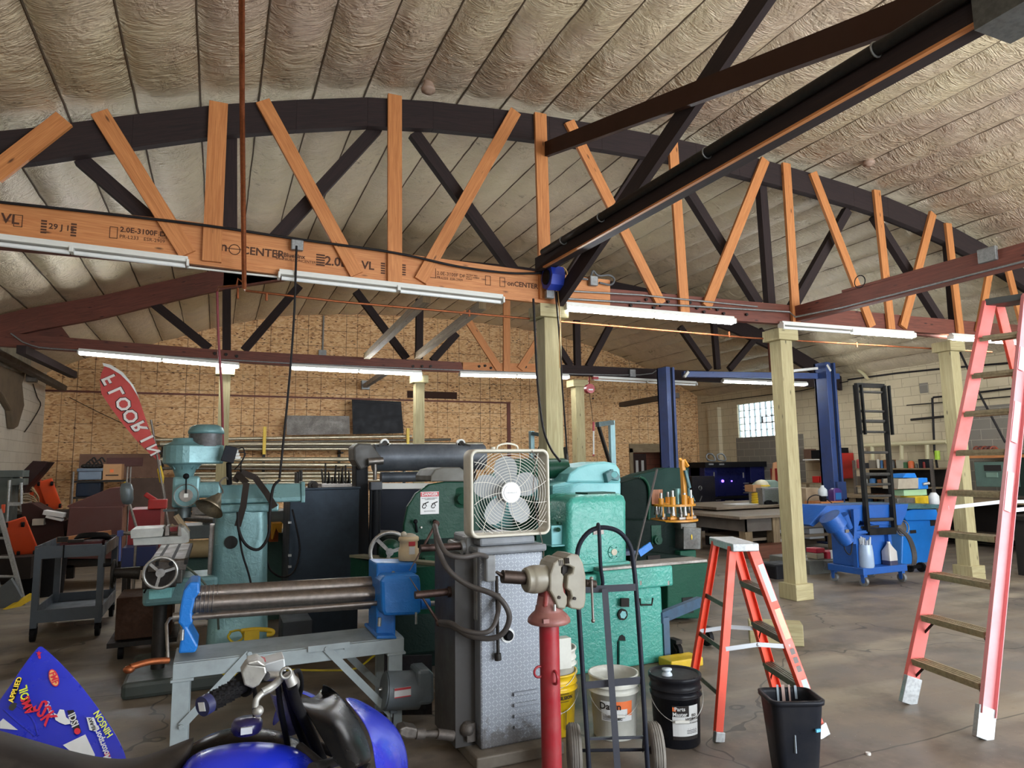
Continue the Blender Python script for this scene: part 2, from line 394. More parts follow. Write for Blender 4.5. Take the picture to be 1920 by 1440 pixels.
def m_plate():
    t = NT('diamond_plate_paint'); v = t.coord()
    sx = t.node('ShaderNodeSeparateXYZ'); t.link(v, sx.inputs[0])
    p_ = .022
    gx = t.math('DIVIDE', sx.outputs[0], p_); gz = t.math('DIVIDE', sx.outputs[2], p_)
    par = t.math('MODULO', t.math('ABSOLUTE', t.math('ADD', t.math('FLOOR', gx), t.math('FLOOR', gz))), 2)
    u = t.math('SUBTRACT', t.math('FRACT', gx), .5); w_ = t.math('SUBTRACT', t.math('FRACT', gz), .5)
    sg = t.math('SUBTRACT', t.math('MULTIPLY', par, 2), 1)
    al = t.math('ADD', u, t.math('MULTIPLY', w_, sg)); ac = t.math('SUBTRACT', u, t.math('MULTIPLY', w_, sg))
    h = t.math('MULTIPLY', t.math('LESS_THAN', t.math('ABSOLUTE', al), .62), t.math('LESS_THAN', t.math('ABSOLUTE', ac), .17))
    n = t.noise(v, 5, 6, .65); n2 = t.noise(v, 18, 5, .7)
    col = t.mix(t.ramp(n, [(.5, 0), (.8, .4)]), srgb('868b93'), srgb('5a5c60'))
    col = t.mix(t.math('MULTIPLY', h, .55), col, srgb('b4bac1'))
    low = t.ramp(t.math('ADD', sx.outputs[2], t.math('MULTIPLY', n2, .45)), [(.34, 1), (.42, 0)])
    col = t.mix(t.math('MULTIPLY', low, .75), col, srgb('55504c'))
    return t.out(col, .45, .35, t.bump(h, .9, .006))
def m_cast(name, hx, dark=None, metal=0.0, rough=.3, bd=.006, spec=.5):
    if name in _M: return _M[name]
    t = NT(name); v = t.coord(); c = srgb(hx)
    n = t.noise(v, 3, 6, .6); b = t.noise(v, 26, 3, .55, 1.0); s_ = t.noise(v, 60, 4, .6)
    col = t.mix(t.ramp(n, [(.35, 0), (.75, .4)]), c, srgb(dark) if dark else tuple(x*.6 for x in c))
    col = t.mix(t.ramp(s_, [(.68, 0), (.74, .7)]), col, (.02, .03, .03))
    t.b.inputs['Specular IOR Level'].default_value = spec
    _M[name] = t.out(col, t.ramp(n, [(.3, rough), (.8, rough+.25)]), metal, t.bump(b, .45, bd)); return _M[name]
def m_brushed(name, hx):
    t = NT(name); v = t.coord(); n = t.noise(v, 2, 6, .7); f = t.noise(v, 40, 3)
    col = t.mix(t.ramp(n, [(.35, 0), (.7, .6)]), srgb(hx), srgb('20242a'))
    t.b.inputs['Specular IOR Level'].default_value = .15
    return t.out(col, t.ramp(n, [(.3, .35), (.7, .55)]), .35, t.bump(f, .1, .003))

OSB = m_osb(); CONC = m_concrete(); FOIL = m_foil(); PLATE = m_plate()
LVL = wood('new_laminated_timber', 'd09058', 'b26c3c', .55)
FIR = wood('new_fir_board', 'd08c52', 'b06c3a', .6)
RED = wood('aged_red_timber', '7e4636', '5c2f26', .65, dirt=.25)
DARK = wood('dark_stained_timber', '2f1f1d', '1d1314', .85, knots=False)
TREAT = wood('treated_green_post', 'b9ae86', '998d64', .7, sc=.8)
PALE = wood('pale_weathered_wood', '9a8768', '6e5a40', .75, dirt=.2)
BLKW = m_block('painted_block', 'c9bb9c', '9c8f76', 'Y'); BLKL = m_block('white_painted_block', 'c8bfae', 'a89f8c', 'Y')
GREYBLK = m_block('bare_grey_block', '7c766b', 'a39c8c', 'Y', wearf=.15)
WHITE_E = flat('white_enamel', 'd8d8d2', .35); GALV = steel('galvanised', '9a9c9c', .4, .1)
TUBE = flat('fluorescent_glow', 'f6fbff', .3, emit=70); UNLIT = flat('unlit_tube', 'e4e6e4', .25)
BLACK = paint('black_rubber', '101013', .6, wear=.1); IRON = steel('dark_iron', '3b3937', .45, .35)
COPPER = steel('copper_pipe', 'a5603c', .35, .2, '5e3422'); CORD = paint('black_cable', '1f1d1f', .5)
STEEL = steel('bare_steel', '8f8983', .3, .35); BRIGHT = steel('bright_steel', 'c2c2c0', .22, .08)
REDP = paint('red_paint', '9a1f2b', .35, coat=.2); BLUEP = paint('lift_blue', '27376e', .35)
INK = flat('black_ink', '1c1512', .8); STAMP = flat('stamp_ink', '4a2c1c', .8); YEL = paint('yellow_paint', 'd8b520', .45); ALU = steel('aluminium', 'b4b6b6', .35, .05)
# ---------------------------------------------------------------- setting
T1, T2, YF, XL, XR = 6.35, 11.9, 17.4, -3.45, 14.0
_prof = [(-4, 3.42), (-3, 4.0), (-1.7, 4.42), (-1.1, 4.64), (-.14, 4.98), (.6, 5.19), (1.5, 5.4), (3.06, 5.55), (4.8, 5.62), (6.3, 5.6), (8.4, 5.46), (9.6, 5.27), (10.8, 4.98), (12, 4.6), (13, 4.2), (14.2, 3.68)]
def roofz(x):
    P = _prof
    if x <= P[0][0]: return P[0][1]
    for i in range(len(P)-1):
        if x <= P[i+1][0]:
            p0 = P[max(i-1, 0)]; p1 = P[i]; p2 = P[i+1]; p3 = P[min(i+2, len(P)-1)]
            h = p2[0]-p1[0]; t = (x-p1[0])/h
            m1 = (p2[1]-p0[1])/(p2[0]-p0[0])*h; m2 = (p3[1]-p1[1])/(p3[0]-p1[0])*h
            return (2*t**3-3*t*t+1)*p1[1]+(t**3-2*t*t+t)*m1+(-2*t**3+3*t*t)*p2[1]+(t**3-t*t)*m2
    return P[-1][1]
from mathutils import noise as _nz
def nz(x, y, z=0): return _nz.noise(Vector((x, y, z)))

YB = -2.6
b = MB(); b.box(XL-.25, XR+.25, YB-.2, YF+.3, -.12, 0); struct('floor', b, CONC)
# far wall of strand board up to the roof arc, with a doorway
def wallpoly(x0, x1, z0):
    n = 16; return [(x0, z0)] + [(x1, z0)] + [(x1+(x0-x1)*i/n, roofz(x1+(x0-x1)*i/n)+.15) for i in range(n+1)]
DX0, DX1, DZ = 11.5, 13.0, 2.02
b = MB()
for x0, x1, z0 in ((XL-.25, DX0, 0), (DX0, DX1, DZ), (DX1, XR+.25, 0)):
    b.prism([(x, YF, z) for x, z in wallpoly(x0, x1, z0)], (0, .2, 0))
b.prism([(x, YF-.02, z) for x, z in [(XL, 3.42), (7.5, 3.42), (XR, 3.0)] + [(XR+(XL-XR)*i/20, roofz(XR+(XL-XR)*i/20)+.02) for i in range(21)]], (0, .02, 0))
struct('wall_back', b, OSB)
b = MB()                                             # low ledge and doorway trim
b.box(XL, 7.5, YF-.05, YF, 3.40, 3.44); struct('trim_1', b, RED)
b = MB(); b.box(DX0-.12, DX0, YF-.04, YF+.1, 0, DZ+.12); b.box(DX1, DX1+.1, YF-.04, YF+.1, 0, DZ+.12); b.box(DX0-.12, DX1+.1, YF-.04, YF+.1, DZ, DZ+.26); struct('trim_2', b, PALE)
b = MB(); b.box(7.4, 7.5, YF-.035, YF, 1.2, 3.42); struct('trim_3', b, RED)
# brick room seen through the doorway
b = MB(); b.box(DX0-.6, DX1+.8, YF+1.5, YF+1.6, 0, 2.6); b.box(DX0-.6, DX1+.8, YF+.2, YF+1.6, 2.6, 2.7); b.box(DX0-.7, DX0-.6, YF+.2, YF+1.6, 0, 2.6); b.box(DX1+.8, DX1+.9, YF+.2, YF+1.6, 0, 2.6)
b.box(DX0-.7, DX1+.9, YF+.2, YF+1.6, -.1, 0)
struct('wall_passage', b, m_block('red_brick', '9a5a44', '5e382c', 'X'))
t = Thing('door_1', None, None, (DX0, YF+.02, 0)); t.o['kind'] = 'structure'; del t.o['label']; del t.o['category']
b = MB(); b.box(DX0+.02, DX0+.52, YF+.04, YF+.09, 0, 1.98)
DOORM = paint('dark_brown_door', '2c1d1a', .5); dl = t.part('door_leaf', b, DOORM, bevel=.004)
b = MB()
for x in (.13, .33):
    for z0, z1 in ((1.25, 1.78), (.75, 1.05)): b.box(DX0+x, DX0+x+.09, YF+.03, YF+.045, z0, z1)
t.part('door_glass', b, flat('door_glass', 'b9b4ae', .2), dl)
# right wall in painted block with a glass block window
WY0, WY1, WZ0, WZ1 = 13.68, 15.6, 2.39, 3.36
b = MB()
for y0, y1, z0, z1 in ((YB, WY0, 0, 3.8), (WY1, YF, 0, 3.8), (WY0, WY1, 0, WZ0), (WY0, WY1, WZ1, 3.8)): b.box(XR, XR+.22, y0, y1, z0, z1)
struct('wall_right', b, BLKW)
b = MB(); b.box(XR-.012, XR, 13.2, 15.7, 1.1, WZ0); b.box(XR-.012, XR, 5.2, 9.3, .9, 2.72)
struct('trim_4', b, GREYBLK)
b = MB(); b.box(XR-.14, XR, 16.3, 16.75, 0, 3.35); struct('trim_5', b, BLKW)
t = Thing('window_1', None, None, (XR, 14.6, WZ0)); t.o['kind'] = 'structure'; del t.o['label']; del t.o['category']
b = MB(); ny, nzz = 9, 5
for i in range(ny):
    for j in range(nzz):
        y0 = WY0+(WY1-WY0)*i/ny; z0 = WZ0+(WZ1-WZ0)*j/nzz
        b.box(XR+.04, XR+.13, y0+.008, y0+(WY1-WY0)/ny-.008, z0+.008, z0+(WZ1-WZ0)/nzz-.008)
GLB = NT('glass_block'); _v = GLB.geo(); _n = GLB.noise(_v, 14, 2)
GLBm = GLB.out((.8, .88, .9), .25, 0, GLB.bump(_n, .4, .02), Transmission_Weight=.75, IOR=1.3)
t.part('pane', b, GLBm, bevel=.01)
b = MB()
for i in range(ny+1): y = WY0+(WY1-WY0)*i/ny; b.box(XR+.05, XR+.12, y-.012, y+.012, WZ0, WZ1)
for j in range(nzz+1): z = WZ0+(WZ1-WZ0)*j/nzz; b.box(XR+.051, XR+.119, WY0, WY1, z-.012, z+.012)
t.part('window_frame', b, flat('block_mortar', 'b4bfc0', .8))
b = MB(); y0, y1 = 14.05, 14.65; z0, z1 = 2.76, 2.95
for q in ((y0, y1, z0, z0+.02), (y0, y1, z1-.02, z1), (y0, y0+.02, z0, z1), (y1-.02, y1, z0, z1)): b.box(XR+.0, XR+.05, *q)
t.part('vent_frame', b, IRON)
# white wall on the other side, its edge crumbled
b = MB(); b.box(XL-.22, XL, YB, YF, 0, 3.9); struct('wall_left', b, BLKL)
b = MB(); b.box(XL, XL+.3, 12.2, 12.5, 0, 3.9)
# front wall behind the camera with its wide open shutter doorways
b = MB(); OX0, OX1, OZ = 2.6, 13.0, 3.6
b.box(XL-.2, OX0, YB-.2, YB, 0, 3.9); b.box(OX1, XR+.2, YB-.2, YB, 0, 3.9)
b.prism([(x, YB-.2, z) for x, z in [(XL-.2, OZ), (XR+.2, OZ)] + [(XR+.2+(XL-XR-.4)*i/20, roofz(XR+.2+(XL-XR-.4)*i/20)+.02) for i in range(21)]], (0, .2, 0))
struct('wall_front', b, BLKL)
# insulated ceiling: batts between purlins, sagging and gathered
b = MB(); P0 = .5; nb = 37; sub = 9; x0 = -4.25
ys = [YB-.2+i*.11 for i in range(int((YF+.4-YB)/.11)+2)]
def ceilpt(x, y):
    u = ((x-x0)/P0) % 1.0; k = int((x-x0)/P0)
    s_ = math.sin(math.pi*u)**.7
    sag = .10+.035*nz(k*3.1, y*.35)+.022*nz(k*7.7, y*1.6, 4)
    wr = .014*nz(x*5, y*6, 2)*s_ + .02*abs(nz(x*2.5+y*1.6, y*3.5, 8))*(1-s_*.4)
    for ty in (T1, T2):
        d = abs(y-ty-.1)
        if d < .7: sag *= .25+.75*(d/.7)
    if YF-y < .6: sag *= .2+.8*max(0, (YF-y)/.6)
    return Vector((x, y, roofz(x)+.075-sag*s_-wr))
xs = [x0+P0*(k+j/sub) for k in range(nb) for j in range(sub)]
vs = [ceilpt(x, y) for y in ys for x in xs]; n = len(xs)
b.add(vs, [(j*n+i, (j+1)*n+i, (j+1)*n+i+1, j*n+i+1) for j in range(len(ys)-1) for i in range(n-1)], True)
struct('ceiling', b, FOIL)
b = MB(); m = 30
b.prism([(x, YB-.3, roofz(x)+.16) for x in [-4.3+18.6*i/m for i in range(m+1)]] + [(x, YB-.3, roofz(x)+.26) for x in [14.3-18.6*i/m for i in range(m+1)]], (0, YF-YB+.7, 0))
struct('trim_6', b, PALE)
b = MB()                                              # dark seams stapled along the purlins
for k in range(nb+1):
    x = x0+P0*k
    if XL < x < XR:
        pts = [Vector((x+.008*nz(k, y*2), y, roofz(x)+.068-.02*abs(nz(x*2.5+y*1.6, y*3.5, 8)))) for y in ys[::2]]
        b.tube(pts, .010, 4, 0)
struct('trim_7', b, flat('seam_brown', '5a4a38', .9))

# ---------------------------------------------------------------- bowstring roof trusses
def chord(mb, Y, x0, x1, dY, drop, top=.0, n=26):
    P = [x0+(x1-x0)*i/n for i in range(n+1)]
    for i in range(n):
        a, c = P[i], P[i+1]
        mb.prism([(a, Y, roofz(a)-.05+top), (c, Y, roofz(c)-.05+top), (c, Y, roofz(c)-.05+top-drop), (a, Y, roofz(a)-.05+top-drop)], (0, dY, 0))
def bm(p0, p1, Y, w, th, dy=0.0):
    a = at(*p0, Y); c = at(*p1, Y); a.y = c.y = Y+dy
    m_ = MB(); m_.beam(a, c, w, th, (0, 1, 0)); return m_
ORANGE = [((122, 226), (-12, 331), .15), ((187, 213), (352, 478), .14), ((410, 195), (397, 492), .155), ((492, 192), (668, 516), .13), ((739, 181), (739, 532), .14),
    ((965, 211), (787, 528), .13), ((1011, 215), (1021, 562), .14), ((1065, 230), (1237, 571), .13), ((1258, 257), (1281, 587), .13), ((1432, 301), (1322, 576), .13),
    ((1471, 308), (1490, 607), .13), ((1521, 325), (1632, 613), .13), ((1640, 358), (1668, 618), .13), ((1746, 401), (1690, 614), .13), ((1774, 420), (1798, 628), .13),
    ((1856, 490), (1832, 624), .13), ((1880, 478), (1914, 610), .13)]
DK1 = [((145, 285), (305, 425)), ((432, 240), (432, 435)), ((712, 228), (515, 442)), ((783, 238), (975, 505)), ((1222, 290), (1078, 515)),
    ((1285, 320), (1438, 566)), ((1442, 335), (1460, 572)), ((1605, 388), (1500, 575)), ((1655, 398), (1782, 600)), ((1795, 450), (1808, 605))]
t = Thing('roof_truss', 'bowstring roof truss patched with fresh orange boards and a printed laminated beam, above the machines', 'roof truss', (5.2, T1, 3.4))
b = MB(); chord(b, T1, XL, XR, .09, .30); chord(b, T1+.10, XL, XR, .1, .24); t.part('top_chord', b, DARK, bevel=.004)
b = MB(); b.prism([at(-60, 371, T1), at(350, 414, T1), at(700, 468, T1), at(1006, 509, T1), at(1144, 525, T1), at(1144, 584, T1), at(1006, 567, T1), at(525, 515, T1), at(350, 493, T1), at(-60, 441, T1)], (0, .045, 0))
lv = t.part('reinforcing_beam', b, LVL, label='new orange laminated beam with printed grading stamps')
b = MB()                                              # grading stamps
def stamp(mb, txt, px, py, size, Y=T1-.002, x2=40, **k):
    o = at(px, py, Y); d = at(px+x2, py+x2*.118, Y)-o; d.normalize(); mb.text(txt, size, o, d, d.cross(V(0, 1, 0)), .0006, align='LEFT', **k)
for px, py, tx, sz in ((2, 409, 'VL', .11), (91, 424, '29 J 16', .065), (225, 430, '2.0E-3100F DF', .062), (224, 443, 'PR-L233   ESR-2909   10-17', .042), (297, 441, 'CERT. 08203\nPER ASTM\nPLANT B6', .022),
        (413, 462, 'n', .12), (452, 469, 'CENTER', .1), (517, 476, 'by BlueLinx', .055), (517, 484, 'www.BUILDONCENTER.com', .034), (609, 489, '2.0E', .12), (678, 497, 'VL', .11),
        (819, 512, '2.0E-3100F DF', .05), (819, 520, 'PR-L233  ESR-2909', .035), (874, 519, 'PATENT NO.\nMEETS ASTM D\nPLANT', .022), (951, 531, 'onCENTER', .075)):
    b = MB(); stamp(b, tx, px, py, sz, bold=sz > .05); t.part('lettering', b, STAMP, lv)
b = MB()
for px, py in ((213, 436), (812, 512), (915, 526), (942, 529), (34, 414)):
    b = MB(); o = at(px, py, T1-.002)
    for q in ((-.03, -.025, -.05, .05), (.025, .03, -.05, .05), (-.03, .03, .045, .05), (-.03, .03, -.05, -.045)): b.box(o.x+q[0], o.x+q[1], T1-.003, T1, o.z+q[2], o.z+q[3])
    t.part('grading_frame', b, STAMP, lv)
for px, py in ((82, 425), (138, 431), (597, 487), (605, 488), (718, 503), (757, 506)):
    b = MB(); o = at(px, py, T1-.002)
    for j in range(5): b.box(o.x-.02, o.x+.02, T1-.003, T1, o.z-.055+j*.024, o.z-.041+j*.024)
    t.part('grading_bar_print', b, STAMP, lv)
b = MB(); o = at(443, 467, T1-.003); b.ring(at(440, 468, T1-.003), (0, 1, 0), .045, .004, 24, 4); b.box(o.x-.09, o.x+.07, T1-.003, T1, o.z-.003, o.z+.003)
t.part('grading_mark', b, STAMP, lv)
b = MB(); b.prism([at(1140, 541, T1+.01), at(1503, 574, T1+.01), at(1860, 606, T1+.01), at(1960, 612, T1+.01), at(1960, 640, T1+.01), at(1790, 627, T1+.01), at(1503, 609, T1+.01), at(1140, 586, T1+.01)], (0, .09, 0))
b.box(3.0, 13.9, T1+.12, T1+.2, 3.45, 3.65); b.box(XL, 4.0, T1+.08, T1+.18, 3.45, 3.62)
bc = t.part('bottom_chord', b, RED, label='aged red timber bottom chord')
b = MB()
for px, py in ((1182, 573), (1197, 567), (1211, 562), (1225, 577), (1238, 573), (1252, 566), (1293, 568), (1306, 578), (1319, 585), (1330, 574), (1344, 581), (1356, 588), (1399, 590)):
    o = at(px, py, T1); b.cyl(o, o-V(0, .02, 0), .018, seg=8)
t.part('bolt', b, IRON, bc)
for p0, p1, w in ORANGE:
    b = bm(p0, p1, T1, w, .038, -.021); b2 = b
    if p0[0] in (1856, 1880): b = bm(p0, p1, T1, w, .038, -.021)
    t.part('brace', b, FIR)
for p0, p1 in DK1: t.part('brace', bm(p0, p1, T1, .12, .09, .15), DARK, label='dark stained original brace')

t = Thing('roof_truss', 'reddish bowstring roof truss further in, its bottom chord crossing below the strand board gable', 'roof truss', (5.2, T2, 3.4))
b = MB(); chord(b, T2, XL, 2.6, .1, .36, .0); t.part('top_chord', b, [RED], label='reddish end of the arched top chord')
b = MB(); chord(b, T2, .0, XR, .1, .34, .012); t.part('top_chord', b, DARK)
b = MB(); b.prism([at(x, y, T2) for x, y in ((-40, 620), (117, 632), (400, 655), (547, 663), (865, 679), (870, 698), (547, 686), (117, 657), (-40, 646))], (0, .1, 0)); t.part('bottom_chord', b, RED)
b = MB(); b.prism([at(x, y, T2) for x, y in ((868, 679), (1040, 683), (1040, 703), (868, 697))], (0, .08, 0)); t.part('bottom_chord', b, FIR, label='newer orange splice in the bottom chord')
b = MB(); b.prism([at(x, y, T2) for x, y in ((1040, 683), (1255, 693), (1575, 705), (1575, 728), (1255, 712), (1040, 702))], (0, .1, 0)); t.part('bottom_chord', b, DARK)
b = MB(); b.prism([at(x, y, T2+.1) for x, y in ((15, 612), (100, 592), (130, 632), (30, 632))], (0, .05, 0)); t.part('gusset', b, RED)
for p0, p1 in [((268, 552), (392, 652)), ((425, 515), (425, 655)), ((562, 535), (458, 656)), ((668, 545), (764, 672)), ((788, 560), (787, 672)), ((858, 625), (812, 676)),
        ((1035, 628), (1072, 686)), ((1083, 600), (1085, 688)), ((1146, 610), (1105, 687)), ((1277, 612), (1333, 692)), ((1341, 606), (1348, 692)), ((1432, 618), (1370, 692))]:
    t.part('brace', bm(p0, p1, T2, .13, .09, .05), DARK)
for p0, p1 in [((866, 585), (935, 692)), ((949, 545), (949, 697)), ((1020, 620), (974, 692))]: t.part('brace', bm(p0, p1, T2, .14, .04, -.02), FIR, label='newer orange brace board')
t.part('brace', bm((1442, 640), (1446, 697), T2, .11, .04, -.02), RED)
b = MB()
for px, py in ((403, 663), (424, 665), (444, 668), (774, 687), (791, 687), (807, 687), (898, 687), (909, 686), (920, 690), (936, 686), (985, 688)):
    o = at(px, py, T2); b.cyl(o, o-V(0, .03, 0), .025, seg=8)
t.part('bolt', b, IRON)

# longitudinal ties towards the camera
t = Thing('tie_beam', 'dark tie beam with a steel conduit on it, running overhead to a bolted bracket', 'beam', (3.1, 3.6, 3.6))
b = MB(); b.beam((3.1, T1-.03, 3.775), (3.1, -.6, 3.60), .13, .15); t.part('beam', b, DARK, bevel=.004)
b = MB(); b.beam((3.035, T1-.25, 3.69), (3.035, -.6, 3.515), .03, .015); t.part('edge_board', b, FIR, label='thin orange board under the beam')
b = MB(); b.tube([(3.0, T1-.3, 3.83), (3.0, -.6, 3.655)], .034, 10, 0); t.part('conduit', b, IRON)
b = MB()
for y in (5.6, 4.9, 3.5, 2.2): b.ring((3.0, y, 3.67+y*.0254), (0, 1, 0), .039, .006, 14, 5)
t.part('conduit_clip', b, GALV)
b = MB(); b.box(2.95, 3.2, .55, 1.7, 3.5, 3.78); t.part('bracket', b, steel('grey_gusset', '6e6f6c', .6, .2), label='grey steel bracket')
b = MB()
for y, z in ((1.4, 3.62), (1.1, 3.66), (1.4, 3.48), (1.1, 3.5)): b.cyl((2.95, y, z+.05), (2.9, y, z+.05), .03, seg=6); b.cyl((2.95, y, z+.05), (2.94, y, z+.05), .045, seg=12)
t.part('bolt', b, IRON)
b = MB(); b.beam((3.2, T1-.02, 5.10), (3.2, 1.1, 3.66), .05, .16)
single('cross_brace', 'dark brown plank brace sloping down from the truss arch to the bolted bracket overhead', 'brace', b, paint('dark_brown_stain', '3a241a', .6, sc=2))
b = MB(); b.beam((3.28, T1-.1, 3.40), (3.28, 1.8, 5.38), .06, .17)
single('cross_brace', 'nearly black brace sloping up from the hose reel towards the ceiling edge', 'brace', b, DARK)
t = Thing('tie_beam', 'reddish brown tie beam with conduit and junction box, beside the tall ladder', 'beam', (6.75, 4.5, 3.55))
b = MB(); b.beam((6.75, T1-.03, 3.53), (6.75, -.5, 3.5), .12, .2); b.beam((6.75, 5.6, 3.645), (6.75, 3.9, 3.63), .12, .03); t.part('beam', b, RED, bevel=.004)
b = MB(); b.tube([at(1060, 560, T1-.06), at(1480, 585, T1-.06), (6.62, T1-.1, 3.47), (6.68, 5.6, 3.45), (6.68, -.5, 3.42)], .012, 6, 0); t.part('conduit', b, GALV)
b = MB(); o = atx(1852, 478, 6.68); b.cbox(o, .05, .17, .14); t.part('junction_box', b, GALV, bevel=.01)
b = MB(); b.ring(atx(1612, 528, 6.69), (1, 0, 0), .07, .006, 20, 5); t.part('wire_loop', b, CORD)

# knee timbers and loose beams under the second truss
for p0, p1, l in (((688, 668), (800, 560), 'weathered green timber strut rising to the LVL truss, the one over the black sheet'), ((782, 668), (905, 572), 'weathered green timber strut meeting the dark braces, paired with the one over the black sheet')):
    a = at(*p0, T2-.2); c = at(*p1, T1+1.6); b = MB(); b.beam(a, c, .1, .1); single('timber_strut', l.replace('LVL ', ''), 'timber', b, PALE)
b = MB(); b.beam(at(40, 655, T2-.3), at(138, 703, YF-2.2), .12, .12); single('timber_strut', 'dark timber poking out under the truss end beside the white wall', 'timber', b, DARK)
b = MB(); b.beam(at(-20, 655, 12.5), at(118, 728, 16.6), .14, .1); b.cbox(at(60, 706, 15), .16, .16, .2); single('steel_beam', 'grey steel beam bolted across the corner of the white wall', 'beam', b, steel('grey_beam', '6d655c', .6, .3))
b = MB(); b.beam(at(1166, 759, 13), at(1268, 741, 11.2), .16, .1); single('steel_channel', 'brown steel channel hanging behind the lift column', 'beam', b, paint('brown_steel', '4b3d31', .5))
b = MB(); b.beam(at(684, 724, YF-.25), at(735, 690, T2+.3), .1, .1); b.cbox(at(685, 722, YF-.3), .2, .14, .22); single('wall_conduit', 'grey conduit arm with a box on the strand board wall', 'conduit', b, GALV)

# support posts
def post(x, Y, zt, label, w=.19, base=True, mat=TREAT, px=None):
    t = Thing('support_post', label, 'post', (x, Y+.02+w/2, 0), 0, 'timber posts holding up the trusses'); c = Y+.02+w/2
    b = MB(); b.box(x-w/2, x+w/2, c-w/2, c+w/2, 0, zt-.14); t.part('shaft', b, mat, bevel=.006)
    b = MB(); b.box(x-w*.85, x+w*.85, c-w*.75, c+w*.75, zt-.14, zt); t.part('post_cap', b, mat, bevel=.004)
    if base:
        b = MB(); b.box(x-.14, x+.14, c-.14, c+.14, 0, .19); t.part('footing', b, mat, bevel=.006)
    return t
post(3.26, T1, 3.37, 'pale green timber post under the blue hose reel, behind the box fan', .2)
post(6.57, T1, 3.33, 'pale timber post standing free on the floor between the two ladders')
post(9.75, T1-.05, 3.36, 'timber post seen through the rungs of the tall ladder')
post(.08, T2, 3.34, 'yellow lit post behind the milling machine motor', .17)
post(3.36, T2, 3.33, 'yellow lit post behind the long steel rolling machine', .17)
post(6.68, T2, 3.37, 'timber post beside the red cord reel', .2)
b = MB(); b.box(3.26-.14, 3.26-.1, T1+.0, T1+.06, 1.2, 3.2)

# ---------------------------------------------------------------- fluorescent strips
def strip(p0, p1, Y, label, lit=(1, 1), dz=0.0, tube=True):
    a = at(*p0, Y); c = at(*p1, Y); a.y = c.y = Y; L = (c-a).length; d = (c-a).normalized()
    t = Thing('strip_light', label, 'light', a, 0, 'fluorescent strip lights under the trusses')
    b = MB(); b.beam(a+V(0, 0, .045), c+V(0, 0, .045), .075, .03); b.beam(a+V(0, 0, .065), c+V(0, 0, .065), .05, .03)
    b.cbox(a+V(0, 0, .02), .02, .1, .06); b.cbox(c+V(0, 0, .02), .02, .1, .06); b.cbox((a+c)/2+V(0, 0, .02), .03, .1, .05)
    t.part('housing', b, WHITE_E, bevel=.003)
    for k in (0, 1):
        s0 = a+d*(L*(.01+.5*k)); s1 = a+d*(L*(.49+.5*k)); b = MB(); b.cyl(s0, s1, .019, seg=10)
        t.part('tube', b, TUBE if lit[k] else UNLIT, label=None if lit[k] else 'unlit tube')
    return t
strip((1060, 580), (1375, 606), T1-.03, 'lit double strip light over the hand truck, under the front truss beam')
strip((1465, 614), (1712, 632), T1-.03, 'strip light with one dark tube, at the head of the freestanding post', (0, 1))
strip((1783, 635), (1960, 648), T1-.03, 'lit strip light behind the top of the tall ladder')
strip((-110, 445), (352, 499), T1-.02, 'unlit strip light under the stamped orange beam, beside the white wall end', (0, 0))
strip((523, 521), (942, 567), T1-.02, 'unlit strip light under the stamped orange beam, over the box fan', (0, 0))
strip((147, 663), (448, 689), T2-.05, 'lit strip light above the red feather flag')
strip((545, 691), (790, 703), T2-.05, 'lit strip light above the black sheet on the strand board wall')
strip((862, 704), (1066, 709), T2-.05, 'lit strip light above the box fan under the further truss')
strip((1112, 712), (1305, 722), T2-.05, 'unlit strip light between the red cord reel and the lift', (0, 0))
strip((1355, 716), (1512, 722), T2-.05, 'lit strip light over the glass block window')
def fill_strip(x, y, label):  # extra lit strips behind the camera, added to fill the view with light
    t = strip((1060, 580), (1375, 606), T1-.03, label); t.o.location = (x, y, 3.4); b = MB(); b.cyl((.2, 0, .06), (.2, 0, 1.6), .004, seg=5); b.cyl((2.0, 0, .06), (2.0, 0, 1.6), .004, seg=5); t.part('hanger', b, GALV, local=True); return t
for x, y in ((-1.5, -.6), (3.4, -1.2), (7.6, -.6)): fill_strip(x, y, 'added unseen strip light filling the shop from behind the camera')

# ---------------------------------------------------------------- light and camera
w = bpy.data.worlds.new('w'); bpy.context.scene.world = w; w.use_nodes = True
bg = w.node_tree.nodes['Background']; bg.inputs[0].default_value = (.86, .93, 1.0, 1); bg.inputs[1].default_value = 5.2
p = bpy.data.lights.new('door_portal', 'AREA'); p.shape = 'RECTANGLE'; p.size = OX1-OX0; p.size_y = OZ
po = bpy.data.objects.new('door_portal', p); C.objects.link(po); po.location = ((OX0+OX1)/2, YB-.1, OZ/2); po.rotation_euler = (R(90), 0, 0)
p.cycles.is_portal = True
cam = bpy.data.cameras.new('camera'); co = bpy.data.objects.new('camera', cam); C.objects.link(co)
cam.sensor_fit = 'HORIZONTAL'; cam.sensor_width = 36; cam.lens = FPX/1920*36; cam.clip_start = .05; cam.clip_end = 200
M3 = Matrix((_r2, _u2, -_f)).transposed().to_4x4(); M3.translation = EYEP; co.matrix_world = M3
bpy.context.scene.camera = co
vs = bpy.context.scene.view_settings; vs.view_transform = 'Standard'; vs.look = 'None'; vs.gamma = 1; vs.use_curve_mapping = False; vs.exposure = 1.12
